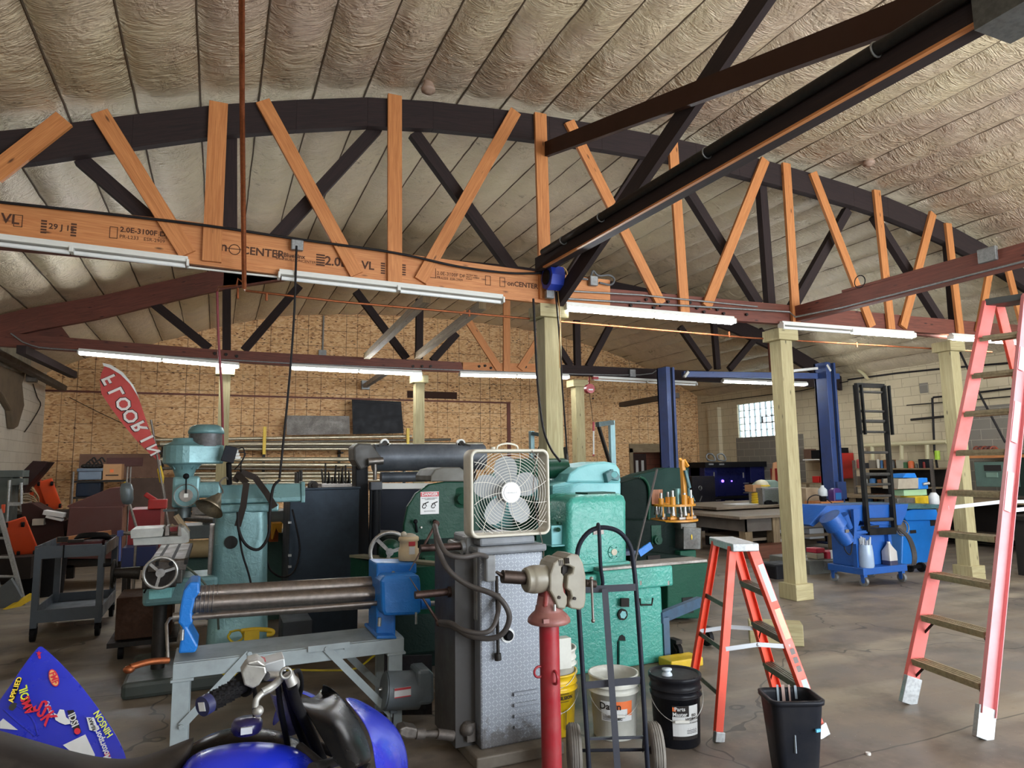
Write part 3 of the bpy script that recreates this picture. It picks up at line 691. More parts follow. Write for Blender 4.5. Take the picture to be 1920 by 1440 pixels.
# ================================================================ things near the camera
HD = V(math.sin(YAW), math.cos(YAW), 0); RT = _r.copy()
def atd(px, py, D):
    d = ray(px, py); return EYEP + d*(D/d.dot(HD))
def rect(x0, y0, x1, y1, Y):
    a = at(x0, (y0+y1)/2, Y); c = at(x1, (y0+y1)/2, Y); m0 = at((x0+x1)/2, y1, Y); m1 = at((x0+x1)/2, y0, Y); return a.x, c.x, m0.z, m1.z
def pbox(mb, x0, y0, x1, y1, Y, dY):
    a, c, z0, z1 = rect(x0, y0, x1, y1, Y); mb.box(a, c, Y, Y+dY, z0, z1)
def hexbolt(mb, p, ax, r=.012, h=.01): p = V(*p); mb.cyl(p, p+V(*ax)*h, r, seg=6, smooth=False)

TEAL = m_cast('machine_teal', '48a394', '2b6e64', rough=.2, bd=.016); TEALL = m_cast('pale_machine_teal', '7dbdc0', '5b9a9e', rough=.3)
MILLC = m_cast('mill_blue_green', '6f9699', '3f585b', metal=.25, rough=.25); DKGREEN = m_cast('dark_machine_green', '15402f', '0b201b', rough=.28, spec=.16)
VDKGREEN = m_cast('black_green', '0e1b17', '070b0a', rough=.35, spec=.06); LTBLUE = m_cast('bright_blue_machine', '1f79d0', '1a5aa0', rough=.28)
CARTBLUE = m_cast('cart_blue', '1d56a4', '143a70', rough=.3); GREYST = paint('pale_grey_stand', '9aa5a8', .45, wear=.35, sc=4)
LORANGE = paint('ladder_orange', 'dd4a30', .4, wear=.12, sc=9); LPINK = paint('ladder_salmon', 'df6a62', .5, wear=.1, sc=6)  # salmon pink for one front rail of the tall ladder

# ---- box fan standing on the spot welder
X0, X1, YFN, Z0, Z1 = 1.37, 1.89, 3.78, 1.235, 1.755
t = Thing('box_fan', 'dirty white box fan with blades behind a curved wire grille, on the grey spot welder', 'fan', (1.63, YFN, Z0))
def rrect(cx, cz, hw, r, Y, n=6):
    P = []
    for sx, sz, a0 in ((1, 1, 0), (-1, 1, 90), (-1, -1, 180), (1, -1, 270)):
        for i in range(n+1):
            a = R(a0+90*i/n); P.append(V(cx+sx*(hw-r)+r*math.cos(a), Y, cz+sz*(hw-r)+r*math.sin(a)))
    return P
cx, cz, hw = (X0+X1)/2, (Z0+Z1)/2, .26
FW = paint('yellowed_white', 'cfcabb', .5, wear=.25, dirt=(.2, .17, .12), sc=8)
b = MB(); r0 = rrect(cx, cz, hw, .045, YFN+.012); 
rings = [rrect(cx, cz, hw-.022, .03, YFN+.12), rrect(cx, cz, hw-.012, .035, YFN+.03), rrect(cx, cz, hw-.018, .035, YFN), rrect(cx, cz, hw-.006, .04, YFN-.006), rrect(cx, cz, hw, .045, YFN+.01), rrect(cx, cz, hw, .045, YFN+.12), rrect(cx, cz, hw-.022, .03, YFN+.12)]
b.loft(rings, caps=False); t.part('housing', b, FW)
b = MB(); q = [V(cx-.07, YFN+.05, Z1-.005), V(cx-.06, YFN+.05, Z1+.022), V(cx, YFN+.05, Z1+.035), V(cx+.06, YFN+.05, Z1+.022), V(cx+.07, YFN+.05, Z1-.005)]
b.tube(q, .006, 8); t.part('handle', b, FW)
b = MB(); b.cyl((cx-.09, YFN+.06, Z1-.003), (cx-.09, YFN+.06, Z1+.014), .014, seg=12); t.part('switch_knob', b, FW)
b = MB()
for i in range(17):                                   # concentric wires cut off by the square frame
    rr = .062+i*.0168; seg = 40
    pts = [V(cx+rr*math.cos(2*math.pi*k/seg), YFN+.004, cz+rr*math.sin(2*math.pi*k/seg)) for k in range(seg+1)]
    run = []
    for p in pts:
        if abs(p.x-cx) < hw-.02 and abs(p.z-cz) < hw-.02: run.append(p)
        else:
            if len(run) > 1: b.tube(run, .0016, 5, 0)
            run = []
    if len(run) > 1: b.tube(run, .0016, 5, 0)
for k in range(12):                                   # curved radial wires
    a0 = 2*math.pi*k/12; run = []
    for j in range(12):
        rr = .055+j*.027; a = a0+.9*(j/11)**1.3*.55
        p = V(cx+rr*math.cos(a), YFN+.001, cz+rr*math.sin(a))
        if abs(p.x-cx) > hw-.018 or abs(p.z-cz) > hw-.018: break
        run.append(p)
    b.tube(run, .0019, 5, 0)
t.part('grille', b, flat('grille_white', 'd9d6cc', .4))
b = MB(); b.cyl((cx, YFN-.004, cz), (cx, YFN+.006, cz), .048, seg=28); b.cyl((cx, YFN+.0, cz), (cx, YFN+.006, cz), .06, seg=28)
hb = t.part('badge', b, flat('badge_white', 'dcdddb', .3)); b = MB(); b.text('Lakewood', .017, (cx, YFN-.0045, cz), (1, 0, 0), (0, 0, 1), .0004); t.part('lettering', b, flat('grey_letters', '9a9c9b', .5), hb)
BLADE = flat('translucent_blade', '9a9ea0', .4)
b = MB(); b.cyl((cx, YFN+.04, cz), (cx, YFN+.1, cz), .062, seg=24); t.part('hub', b, BLADE)
for k in range(5):
    a = R(92+72*k); b = MB()
    def f(u, v, a=a):
        rr = .055+.165*u; w_ = (.022+.048*math.sin(math.pi*min(1, u*.85+.08))**.8)*(v-.5)*2*(.5 if u > .99 else 1)
        if u > .85: w_ *= math.cos((u-.85)/.15*1.1)
        x = rr*math.cos(a)-w_*math.sin(a); z = rr*math.sin(a)+w_*math.cos(a)
        return V(cx+x, YFN+.07+.28*w_, cz+z)
    b.grid(f, 8, 4); t.part('blade', b, BLADE)
b = MB(); b.tube([V(cx+.14, YFN-.008, Z1-.01), V(cx+.16, YFN-.01, Z1-.1), V(cx+.14, YFN-.012, cz), V(cx+.18, YFN-.01, Z0+.03), V(cx+.2, YFN-.02, Z0-.1), V(cx+.18, YFN-.03, Z0-.22)], .0025, 5); t.part('cord', b, flat('brown_cord', '6b5a50', .6))

# ---- spot welder cabinet
t = Thing('spot_welder', 'grey diamond plate spot welder with curved cables and peeling base, under the box fan', 'welder', (1.64, 3.9, 0))
def frus(mb, x0, x1, y0, y1, z0, X0_, X1_, Y0_, Y1_, z1):
    vs = [(x0, y0, z0), (x1, y0, z0), (x1, y1, z0), (x0, y1, z0), (X0_, Y0_, z1), (X1_, Y0_, z1), (X1_, Y1_, z1), (X0_, Y1_, z1)]
    mb.add(vs, [(3, 2, 1, 0), (4, 5, 6, 7), (0, 1, 5, 4), (1, 2, 6, 5), (2, 3, 7, 6), (3, 0, 4, 7)])
b = MB(); b.box(1.42, 1.83, 3.77, 4.3, .07, 1.14); t.part('cabinet', b, PLATE, bevel=.012)
b = MB(); b.box(1.40, 1.85, 3.75, 4.32, 1.14, 1.185); b.box(1.43, 1.79, 3.79, 4.28, 1.185, 1.235); t.part('lid', b, paint('welder_grey', '7d8288', .45, wear=.4, sc=5), bevel=.015)
b = MB(); b.box(1.36, 1.90, 3.68, 4.4, 0, .07); t.part('base', b, paint('dirty_base', '6c6459', .6, wear=.6), bevel=.01)
WG = paint('welder_cast', '8b8e90', .4, wear=.45, dirt=(.06, .05, .05), sc=7)
b = MB(); b.box(1.30, 1.42, 3.86, 4.26, .07, 1.12); t.part('side_channel', b, paint('dark_channel', '3d3b3a', .5))
for z0 in (.33, .27, .21, .15):
    b = MB(); b.prism([(1.62, 3.77, z0), (1.78, 3.77, z0), (1.78, 3.752, z0+.008), (1.62, 3.752, z0+.008)], (0, 0, .018)); t.part('louvre', b, PLATE)
kc = at(952, 1191, 3.765); b = MB(); b.cyl((kc.x, 3.77, kc.z), (kc.x, 3.762, kc.z), .042, seg=28); kn = t.part('dial_plate', b, BRIGHT)
b = MB(); b.lathe([(.03, 0), (.027, .02), (.02, .03), (.019, .032)], (kc.x, 3.762, kc.z), (0, -1, 0), 20); t.part('dial_knob', b, BLACK, kn)
b = MB(); hp = at(931, 1080, 3.74); b.cyl(hp, at(934, 1232, 3.74), .010, seg=10); b.cyl(at(933, 1225, 3.74), at(934, 1238, 3.74), .02, seg=6); t.part('lever', b, IRON)
for pa, pb, pc, nm in (((905, 1103), (838, 1110), (778, 1116), 0), ((893, 1022), (870, 1024), (788, 1028), 1)):
    Yh = 3.95; a, c, d = at(*pa, Yh), at(*pb, Yh), at(*pc, Yh); b = MB()
    b.cyl(a, c, .032, seg=14); b.cyl(c, d, .022, seg=14); t.part('electrode_horn', b, steel('horn', '5e4d48', .35, .3))
    b = MB()
    b.cyl((a.x-.10, Yh, a.z-.01), (a.x-.02, Yh, a.z), .042, seg=16)
    if nm: b.box(a.x-.08, a.x+.06, Yh-.05, Yh+.05, a.z-.055, a.z+.055)
    else: b.box(a.x-.1, a.x-.05, Yh-.055, Yh+.0, a.z-.05, a.z+.05)
    t.part('clamp', b, WG, bevel=.008)
q = at(896, 1100, 3.84); b = MB(); b.box(q.x-.02, q.x+.04, 3.8, 3.9, q.z-.2, q.z+.2); t.part('mounting_bar', b, WG, bevel=.02)
q = at(921, 1068, 3.72); b = MB(); b.box(q.x-.03, q.x+.03, 3.72, 3.77, q.z-.07, q.z+.08); t.part('terminal_block', b, WG, bevel=.01)
CB = paint('grey_brown_cable', '4b4644', .5)
for pts, rr in ([((815, 985), (822, 1010), (838, 1038), (868, 1045), (900, 1040), (918, 1050), (922, 1072))], .014), ([((816, 985), (822, 1030), (842, 1070), (880, 1098), (915, 1110), (940, 1125), (955, 1155), (945, 1185), (920, 1197), (880, 1192), (850, 1175), (826, 1170))], .016), \
        ([((926, 1085), (934, 1110), (935, 1140), (925, 1175), (905, 1187), (870, 1182), (845, 1168), (824, 1166))], .014):
    b = MB(); P = pts[0]; b.tube([at(x, y, 3.93-.3*math.sin(math.pi*i/(len(P)-1))) for i, (x, y) in enumerate(P)], rr, 10, 5); t.part('secondary_cable', b, CB)
for p0, p1, yy in (((818, 982), (768, 1070), 4.0), ((823, 1168), (768, 1083), 4.0)):
    b = MB(); b.cyl(at(*p0, yy), at(*p1, yy), .011, .002, seg=10); c0 = at(*p0, yy); b.ball(c0, .022, seg=8); t.part('electrode_tip', b, steel('tip_steel', '6b5650', .4, .3))
b = MB(); P = [at(885, 1362, 3.9), at(868, 1378, 3.85), at(850, 1380, 3.85)]; b.cyl(P[2], at(820, 1376, 3.85), .028, seg=12); b.cyl(at(825, 1376, 3.85), at(790, 1376, 3.85), .018, seg=12); b.box(at(884, 1360, 3.9).x, 1.36, 3.83, 3.9, .1, .2); b.ball(at(876, 1366, 3.86), .045, seg=12)
b.cyl(at(796, 1376, 3.85), at(780, 1376, 3.85), .03, seg=12); t.part('pedal_arm', b, steel('cast_grey', '77716c', .5, .3))
b = MB(); b.prism([at(x, y, 3.83) for x, y in ((750, 1366), (762, 1362), (782, 1366), (786, 1376), (782, 1386), (762, 1386), (748, 1380))], (0, .09, 0)); t.part('foot_pedal', b, steel('cast_grey', '77716c', .5, .3), bevel=.01)

# ---- pipe vise on a red post
t = Thing('vise_stand', 'big worn pipe vise with grey jaws, on a red steel post', 'vise', (1.53, 3.1, 0))
PX, PY = 1.53, 3.1
b = MB(); b.cyl((PX, PY, .02), (PX, PY, .93), .049, seg=28); t.part('post', b, paint('post_red', '94202a', .35, wear=.25, dirt=(.25, .12, .1), sc=8))
b = MB(); b.box(PX-.16, PX+.16, PY-.16, PY+.16, 0, .025); t.part('foot_plate', b, IRON, bevel=.005)
VG = paint('vise_grey', '827c6c', .4, wear=.4, dirt=(.13, .07, .06), sc=9); VR = paint('vise_red_grey', '8a5c54', .45, wear=.6, dirt=(.25, .05, .05), sc=10)
b = MB(); b.lathe([(.098, 0), (.106, .006), (.104, .022), (.09, .04), (.072, .055), (.068, .062), (.064, .082), (.058, .088), (.05, .13)], (PX, PY, .885), seg=36); b.cbox((PX-.06, PY-.085, .915), .03, .02, .02); t.part('swivel_base', b, VR)
b = MB(); b.cyl((PX-.005, PY-.075, .955), (PX-.005, PY-.075, .985), .007, seg=8); t.part('locking_pin', b, BRIGHT)
b = MB(); b.ring((PX, PY-.05, .64), (1, 0, .0), .03, .007, 14, 6); b.ring((PX-.06, PY, .66), (0, 1, 0), .025, .006, 12, 6); t.part('hook', b, REDP)
zc = at(1015, 1085, PY).z; xa = at(983, 1085, PY).x
b = MB(); frus(b, PX-.05, PX+.075, PY-.05, PY+.05, .965, PX-.03, PX+.075, PY-.04, PY+.04, zc-.02); t.part('neck', b, paint('vise_red', '8c3430', .45, wear=.4, dirt=(.3, .26, .22), sc=12), bevel=.012)
b = MB(); b.lathe([(.05, 0), (.058, .006), (.060, .012), (.058, .014), (.063, .022), (.061, .026), (.066, .034), (.068, .05), (.066, .11), (.06, .135), (.064, .14), (.064, .15)], (xa, PY, zc), (1, 0, 0), 32); t.part('vise_body', b, VG)
b = MB(); b.cyl(at(985, 1084, PY), at(942, 1081, PY), .031, seg=18); b.cyl(at(945, 1081, PY), at(930, 1072, PY), .014, .006, seg=10); t.part('spindle_sleeve', b, steel('worn_dark', '4a3f39', .4, .4))
b = MB(); b.slab([(1031, 1078), (1038, 1056), (1048, 1048), (1057, 1046), (1058, 1060), (1053, 1064), (1053, 1074), (1058, 1080), (1056, 1098), (1058, 1110), (1064, 1118), (1064, 1132), (1060, 1143), (1046, 1141), (1039, 1122), (1031, 1108)], PY-.075, .15); t.part('fixed_jaw', b, VG, bevel=.008)
b = MB(); b.slab([(1058, 1047), (1070, 1039), (1085, 1040), (1094, 1056), (1099, 1080), (1099, 1125), (1096, 1140), (1087, 1144), (1070, 1141), (1066, 1131), (1072, 1120), (1069, 1109), (1062, 1104), (1064, 1079), (1073, 1075), (1075, 1065), (1067, 1061), (1059, 1060)], PY-.07, .15); t.part('moving_jaw', b, VG, bevel=.008)
b = MB(); b.slab([(1055, 1060), (1064, 1060), (1063, 1080), (1066, 1104), (1072, 1112), (1066, 1138), (1060, 1138), (1054, 1110), (1054, 1082)], PY-.03, .09)
for p0 in ((1048, 1052), (1060, 1048)):
    for k in range(3): b.slab([(p0[0]+k*3, p0[1]-2), (p0[0]+k*3+1, p0[1]-2), (p0[0]+k*3+2, p0[1]+9), (p0[0]+k*3+1, p0[1]+9)], PY-.078, .01)
for px, py in ((1048, 1120), (1077, 1122)): q = at(px, py, PY-.075); b.cyl(q, q-V(0, .006, 0), .008, seg=8)
t.part('jaw_plate', b, IRON)
b = MB(); a = at(1097, 1093, PY); b.cyl(a, at(1116, 1095, PY), .019, seg=14); t.part('screw', b, steel('worn_dark', '4a3f39', .4, .4))
b = MB(); a = at(1109, 1085, PY-.03); c = at(1112, 1164, PY-.03); b.cyl(a, c, .0065, seg=8); b.ball(a, .011, seg=8); b.ball(c, .011, seg=8); t.part('handle_bar', b, STEEL)

# ---- hand truck
Dt = 3.62
TB = paint('hand_truck_navy', '20242f', .4, wear=.2)
c0 = atd(1155, 1430, Dt)
t = Thing('hand_truck', 'dark blue hand truck with a hooped handle and tubeless tyres, before the plastic buckets', 'hand truck', (c0.x, c0.y, 0))
b = MB(); P = [atd(1106, 1475, Dt-.03), atd(1102, 1400, Dt-.02), atd(1092, 1250, Dt+.03), atd(1083, 1110, Dt+.07), atd(1081, 1060, Dt+.09), atd(1086, 1022, Dt+.1), atd(1106, 996, Dt+.11), atd(1133, 989, Dt+.11), atd(1162, 998, Dt+.11), atd(1182, 1025, Dt+.1), atd(1188, 1060, Dt+.09), atd(1193, 1110, Dt+.07), atd(1203, 1250, Dt+.03), atd(1212, 1400, Dt-.02), atd(1217, 1475, Dt-.03)]
b.tube(P, .0125, 10, 4); t.part('frame_tube', b, TB)
b = MB(); b.tube([atd(1120, 989, Dt+.12), atd(1122, 984, Dt+.05), atd(1124, 1010, Dt+.0), atd(1126, 1060, Dt+.02), atd(1130, 1092, Dt+.06), atd(1126, 1105, Dt+.1)], .010, 8, 4); t.part('handle_loop', b, TB)
for p0, p1, w_, h_ in ((atd(1084, 1106, Dt+.06), atd(1192, 1101, Dt+.06), .006, .035), (atd(1098, 1285, Dt+.02), atd(1206, 1275, Dt+.02), .006, .035), (atd(1106, 1385, Dt), atd(1212, 1382, Dt), .012, .012)): b = MB(); b.beam(p0, p1, w_, h_); t.part('cross_bar', b, paint('flat_bar', '3a3d47', .45))
b = MB(); b.beam(atd(1134, 1104, Dt+.04), atd(1160, 1470, Dt-.05), .006, .032, RT); t.part('centre_strap', b, paint('flat_bar', '3a3d47', .45))
b = MB(); b.beam(atd(1140, 1181, Dt+.028), atd(1143, 1217, Dt+.022), .008, .022, RT); t.part('label', b, YEL, label='yellow warning sticker')
b = MB(); a = atd(1106, 1475, Dt-.03); c = atd(1217, 1475, Dt-.03); b.prism([(a.x, a.y, .004), (c.x, c.y, .004), (c.x-HD.x*.2, c.y-HD.y*.2, .004), (a.x-HD.x*.2, a.y-HD.y*.2, .004)], (0, 0, .006)); t.part('toe_plate', b, TB)
TYRE = NT('worn_tyre'); _v = TYRE.coord(); _n = TYRE.noise(_v, 12, 5); TYREm = TYRE.out(TYRE.mix(_n, srgb('4b4743'), srgb('8d877e')), .8)
for (px, py0, py1) in ((1077, 1338, 1437), (1229, 1330, 1435)):
    a = atd(px, py1, Dt+.22); cc = V(a.x, a.y, .135); b = MB()
    b.lathe([(.075, -.022), (.095, -.036), (.122, -.034), (.134, -.022), (.136, 0), (.134, .022), (.122, .034), (.095, .036), (.075, .022)], cc, RT, 36)
    for q in (-.018, -.006, .006, .018): b.ring(cc+RT*q, RT, .1355, .0025, 36, 4)
    wh = t.part('wheel', b, TYREm); b = MB(); b.lathe([(0, -.03), (.02, -.03), (.022, -.018), (.074, -.015), (.078, -.022), (.078, .022), (.074, .015), (.022, .018), (.02, .03), (0, .03)], cc, RT, 28); t.part('wheel_rim', b, steel('rim', '55504c', .5, .4), wh)
b = MB(); a = atd(1077, 1437, Dt+.22); c = atd(1229, 1435, Dt+.22); a.z = c.z = .135; b.cyl(a, c, .009, seg=8)
for s_, e in ((a, atd(1097, 1330, Dt+.02)), (c, atd(1207, 1330, Dt+.02))): b.beam(s_+(c-a)*(.15 if s_ is a else -.15), e, .006, .03)
t.part('axle', b, TB)

# ---- buckets
def bucket(x, y, h, r0, r1, mat, name='bucket', label='', z=0, lid=None, group=None, wirez=.8, inner=None, wa=0, T=None):
    t = Thing(name, label, 'bucket', (x, y, z), 0, group); b = MB()
    prof = [(r0*.3, .006), (r0-.006, 0), (r0, .008), (r0+(r1-r0)*.72, h*.72), (r1+.002, h*.72), (r1+.008, h*.725), (r1+.008, h*.74), (r1-.001, h*.745), (r1, h*.82), (r1+.007, h*.825), (r1+.007, h*.84), (r1, h*.845), (r1+.002, h*.965), (r1+.009, h*.97), (r1+.009, h), (r1-.004, h)]
    if lid is None: prof += [(r1-.006, h*.9), (r0-.006, .012), (0, .012)]
    b.lathe(prof, (x, y, z), seg=40); t.part('pail', b, mat)
    b = MB(); P = []
    for i in range(13):
        a = math.pi*i/12; ca = math.cos(a); sa = math.sin(a)
        P.append(V(x, y, z+h*.78)+RT*(ca*(r1+.012))-HD*(sa*(r1*.95)+.012)-V(0, 0, sa*h*.38))
    b.tube(P, .0022, 6, 2); hd = t.part('wire_handle', b, BRIGHT)
    b = MB(); b.cyl(P[5], P[7], .009, seg=10); t.part('grip', b, WHITE_E if mat is not YEL else BLACK, hd)
    return t
def curvedlabel(mb, x, y, r, a0, a1, z0, z1, taper=0.0):
    n = 10
    for i in range(n):
        q = [R(a0+(a1-a0)*k/n) for k in (i, i+1)]
        def pt(a, z): rr = r+taper*(z-z0); d = -HD*math.cos(a)+RT*math.sin(a); return V(x, y, z)+d*rr
        mb.add([pt(q[0], z0), pt(q[1], z0), pt(q[1], z1), pt(q[0], z1)], [(0, 1, 2, 3)], True)
def curvetext(mb, txt, size, x, y, r, ac, z, taper=0.0, z0=0, bold=False, sx=1.0):
    i0 = len(mb.v); mb.text(txt, size, (0, 0, 0), (1, 0, 0), (0, 1, 0), .0003, bold=bold, sx=sx)
    for i in range(i0, len(mb.v)):
        p = mb.v[i]; zz = z+p.y; rr = r+taper*(zz-z0)+p.z+.001; a = p.x/r+R(ac)
        d = -HD*math.cos(a)+RT*math.sin(a); mb.v[i] = V(x, y, zz)+d*rr
PB = paint('black_pail', '17181d', .3, wear=.15); PW = paint('white_pail', 'c6c6bd', .4, wear=.3, dirt=(.25, .22, .16)); PY_ = paint('yellow_pail', 'd3ac12', .4, wear=.3, dirt=(.2, .14, .03)); LBL = flat('label_white', 'cfd0cf', .5); ORL = flat('label_orange', 'e0713a', .5)
tp = (.155-.135)/(.38*.72)
bx, by = 2.60, 3.56
t = bucket(bx, by, .385, .135, .148, PB, label='black pail of hydraulic oil with a sealed lid, beside the orange stepladder', lid=1)
b = MB(); b.lathe([(.152, .37), (.158, .372), (.158, .395), (.148, .398), (.142, .385), (0, .383)], (bx, by, 0), seg=40); ld = t.part('lid', b, PB)
b = MB(); q = V(bx, by, .383)+RT*-.05-HD*.02; b.lathe([(.032, 0), (.03, .012), (.022, .018), (.022, .03), (.03, .033), (.03, .04), (0, .04)], q, seg=18); t.part('pour_spout', b, flat('spout_white', 'c2cbd2', .4), ld)
tap = .036; b = MB(); curvedlabel(b, bx, by, .1384, -22, 46, .075, .245, tap); b.mi = 1; curvedlabel(b, bx, by, .1382, -22, 46, .055, .074, tap)
curvedlabel(b, bx, by, .143, -22, 18, .185, .245, tap); b.mi = 2; curvetext(b, 'Parts\nMaster', .03, bx, by, .1395, -4, .213, tap, .075, True); b.mi = 3; curvedlabel(b, bx, by, .1445, -21, -13, .215, .238, tap)
b.mi = 4; curvetext(b, 'ISO\nHYDRAULIC', .02, bx, by, .1395, 31, .18, tap, .075, True); curvetext(b, 'ANTI-WEAR OIL', .011, bx, by, .1395, 30, .148, tap, .075)
for k in range(5): curvedlabel(b, bx, by, .1396, 12, 42, .09+k*.008, .093+k*.008, tap)
t.part('label', b, [LBL, INK, LBL, ORL, INK])
dx, dy = 2.32, 3.81
t = bucket(dx, dy, .37, .13, .148, PW, label='open white soap bucket with an orange and white label, behind the hand truck')
tap = .049; b = MB(); curvedlabel(b, dx, dy, .1368, -42, 40, .12, .235, tap); b.mi = 1; curvedlabel(b, dx, dy, .1412, -5, 40, .19, .235, tap); curvedlabel(b, dx, dy, .1393, 26, 40, .15, .19, tap)
b.mi = 2; curvetext(b, 'Dawn', .055, dx, dy, .1385, -18, .205, tap, .12, True)
for k in range(6): curvedlabel(b, dx, dy, .1382, -38, 12, .128+k*.008, .131+k*.008, tap)
curvetext(b, 'EC', .024, dx, dy, .1385, 6, .135, tap, .12, True)
t.part('label', b, [LBL, ORL, INK])
ex, ey = 2.0, 4.02
t = bucket(ex, ey, .37, .13, .15, PY_, label='yellow tar emulsion bucket with a white bucket nested in it, beside the red vise post')
b = MB(); tap = .02/.27; b.mi = 0; curvetext(b, 'TAR EMULSION', .03, ex, ey, .146, 12, .235, tap, .235, True); curvedlabel(b, ex, ey, .148, -8, 40, .257, .260, tap); curvedlabel(b, ex, ey, .146, -8, 40, .212, .215, tap)
for a0 in (-5, 28): 
    curvedlabel(b, ex, ey, .143, a0, a0+2, .05, .17, tap)
t.part('lettering', b, [INK])
t = bucket(ex+.0, ey, .36, .128, .147, PW, z=.15, label='white bucket with a dirty inside, nested in the yellow bucket')
b = MB(); q = at(1042, 1255, 3.75); b.box(1.93, 2.04, 3.83, 3.9, .42, .6); 
single('metal_box', 'open white sheet metal box standing in the yellow bucket', 'box', b, PW, loc=(1.98, 3.86, .42), bevel=.003)

# ---- trash can, wood block
cx, cy = 2.915, 2.955
t = Thing('trash_can', 'black plastic waste bin with paint streaks, in front of the stepladder', 'trash can', (cx, cy, 0))
def sqr(hx, hy, r, z, n=5):
    P = []
    for sx, sy, a0 in ((1, 1, 0), (-1, 1, 90), (-1, -1, 180), (1, -1, 270)):
        for i in range(n+1):
            a = R(a0+90*i/n); P.append(V(cx, cy, z)+RT*(sx*(hx-r)+r*math.cos(a))+HD*(sy*(hy-r)+r*math.sin(a)))
    return P
H_ = .395
b = MB(); b.loft([sqr(.105, .085, .04, 0), sqr(.135, .115, .045, H_-.03), sqr(.136, .116, .045, H_-.02), sqr(.146, .126, .05, H_-.02), sqr(.148, .128, .05, H_), sqr(.132, .112, .04, H_+.004), sqr(.128, .108, .04, H_-.02), sqr(.1, .08, .035, .01)]); t.part('bin', b, paint('bin_black', '1c1e24', .35, wear=.2))
b = MB()
for (u, z0, z1, w_, m_) in ((-.03, .30, .415, .012, 0), (.0, .33, .415, .018, 1), (.035, .31, .415, .01, 1), (.07, .34, .41, .014, 0)):
    b = MB(); b.mi = 0; p = V(cx, cy, 0)+RT*u+HD*.105
    b.add([p-RT*w_/2+V(0, 0, z0)-HD*.008, p+RT*w_/2+V(0, 0, z0)-HD*.008, p+RT*w_/2+V(0, 0, z1), p-RT*w_/2+V(0, 0, z1)], [(0, 1, 2, 3)]); t.part('paint_drip', b, [flat('drip_grey', '8e9aa3', .5), flat('drip_tan', 'a88f86', .5)][m_])
b = MB(); b.mi = 0; p = V(cx, cy, .25)+RT*.09-HD*.113; b.cbox(p, .03, .01, .015); t.part('paint_spot', b, flat('drip_blue', '5aa7cf', .4)); b = MB(); p = V(cx, cy, .18)-RT*.03-HD*.104; b.cbox(p, .005, .01, .09)
t.part('paint_drip', b, flat('drip_grey', '8e9aa3', .5))
b = MB(); b.beam((4.62, 5.15, .095), (4.98, 4.86, .095), .19, .19); single('timber_block', 'offcut block of green treated timber lying on the concrete floor', 'block', b, TREAT, bevel=.006)

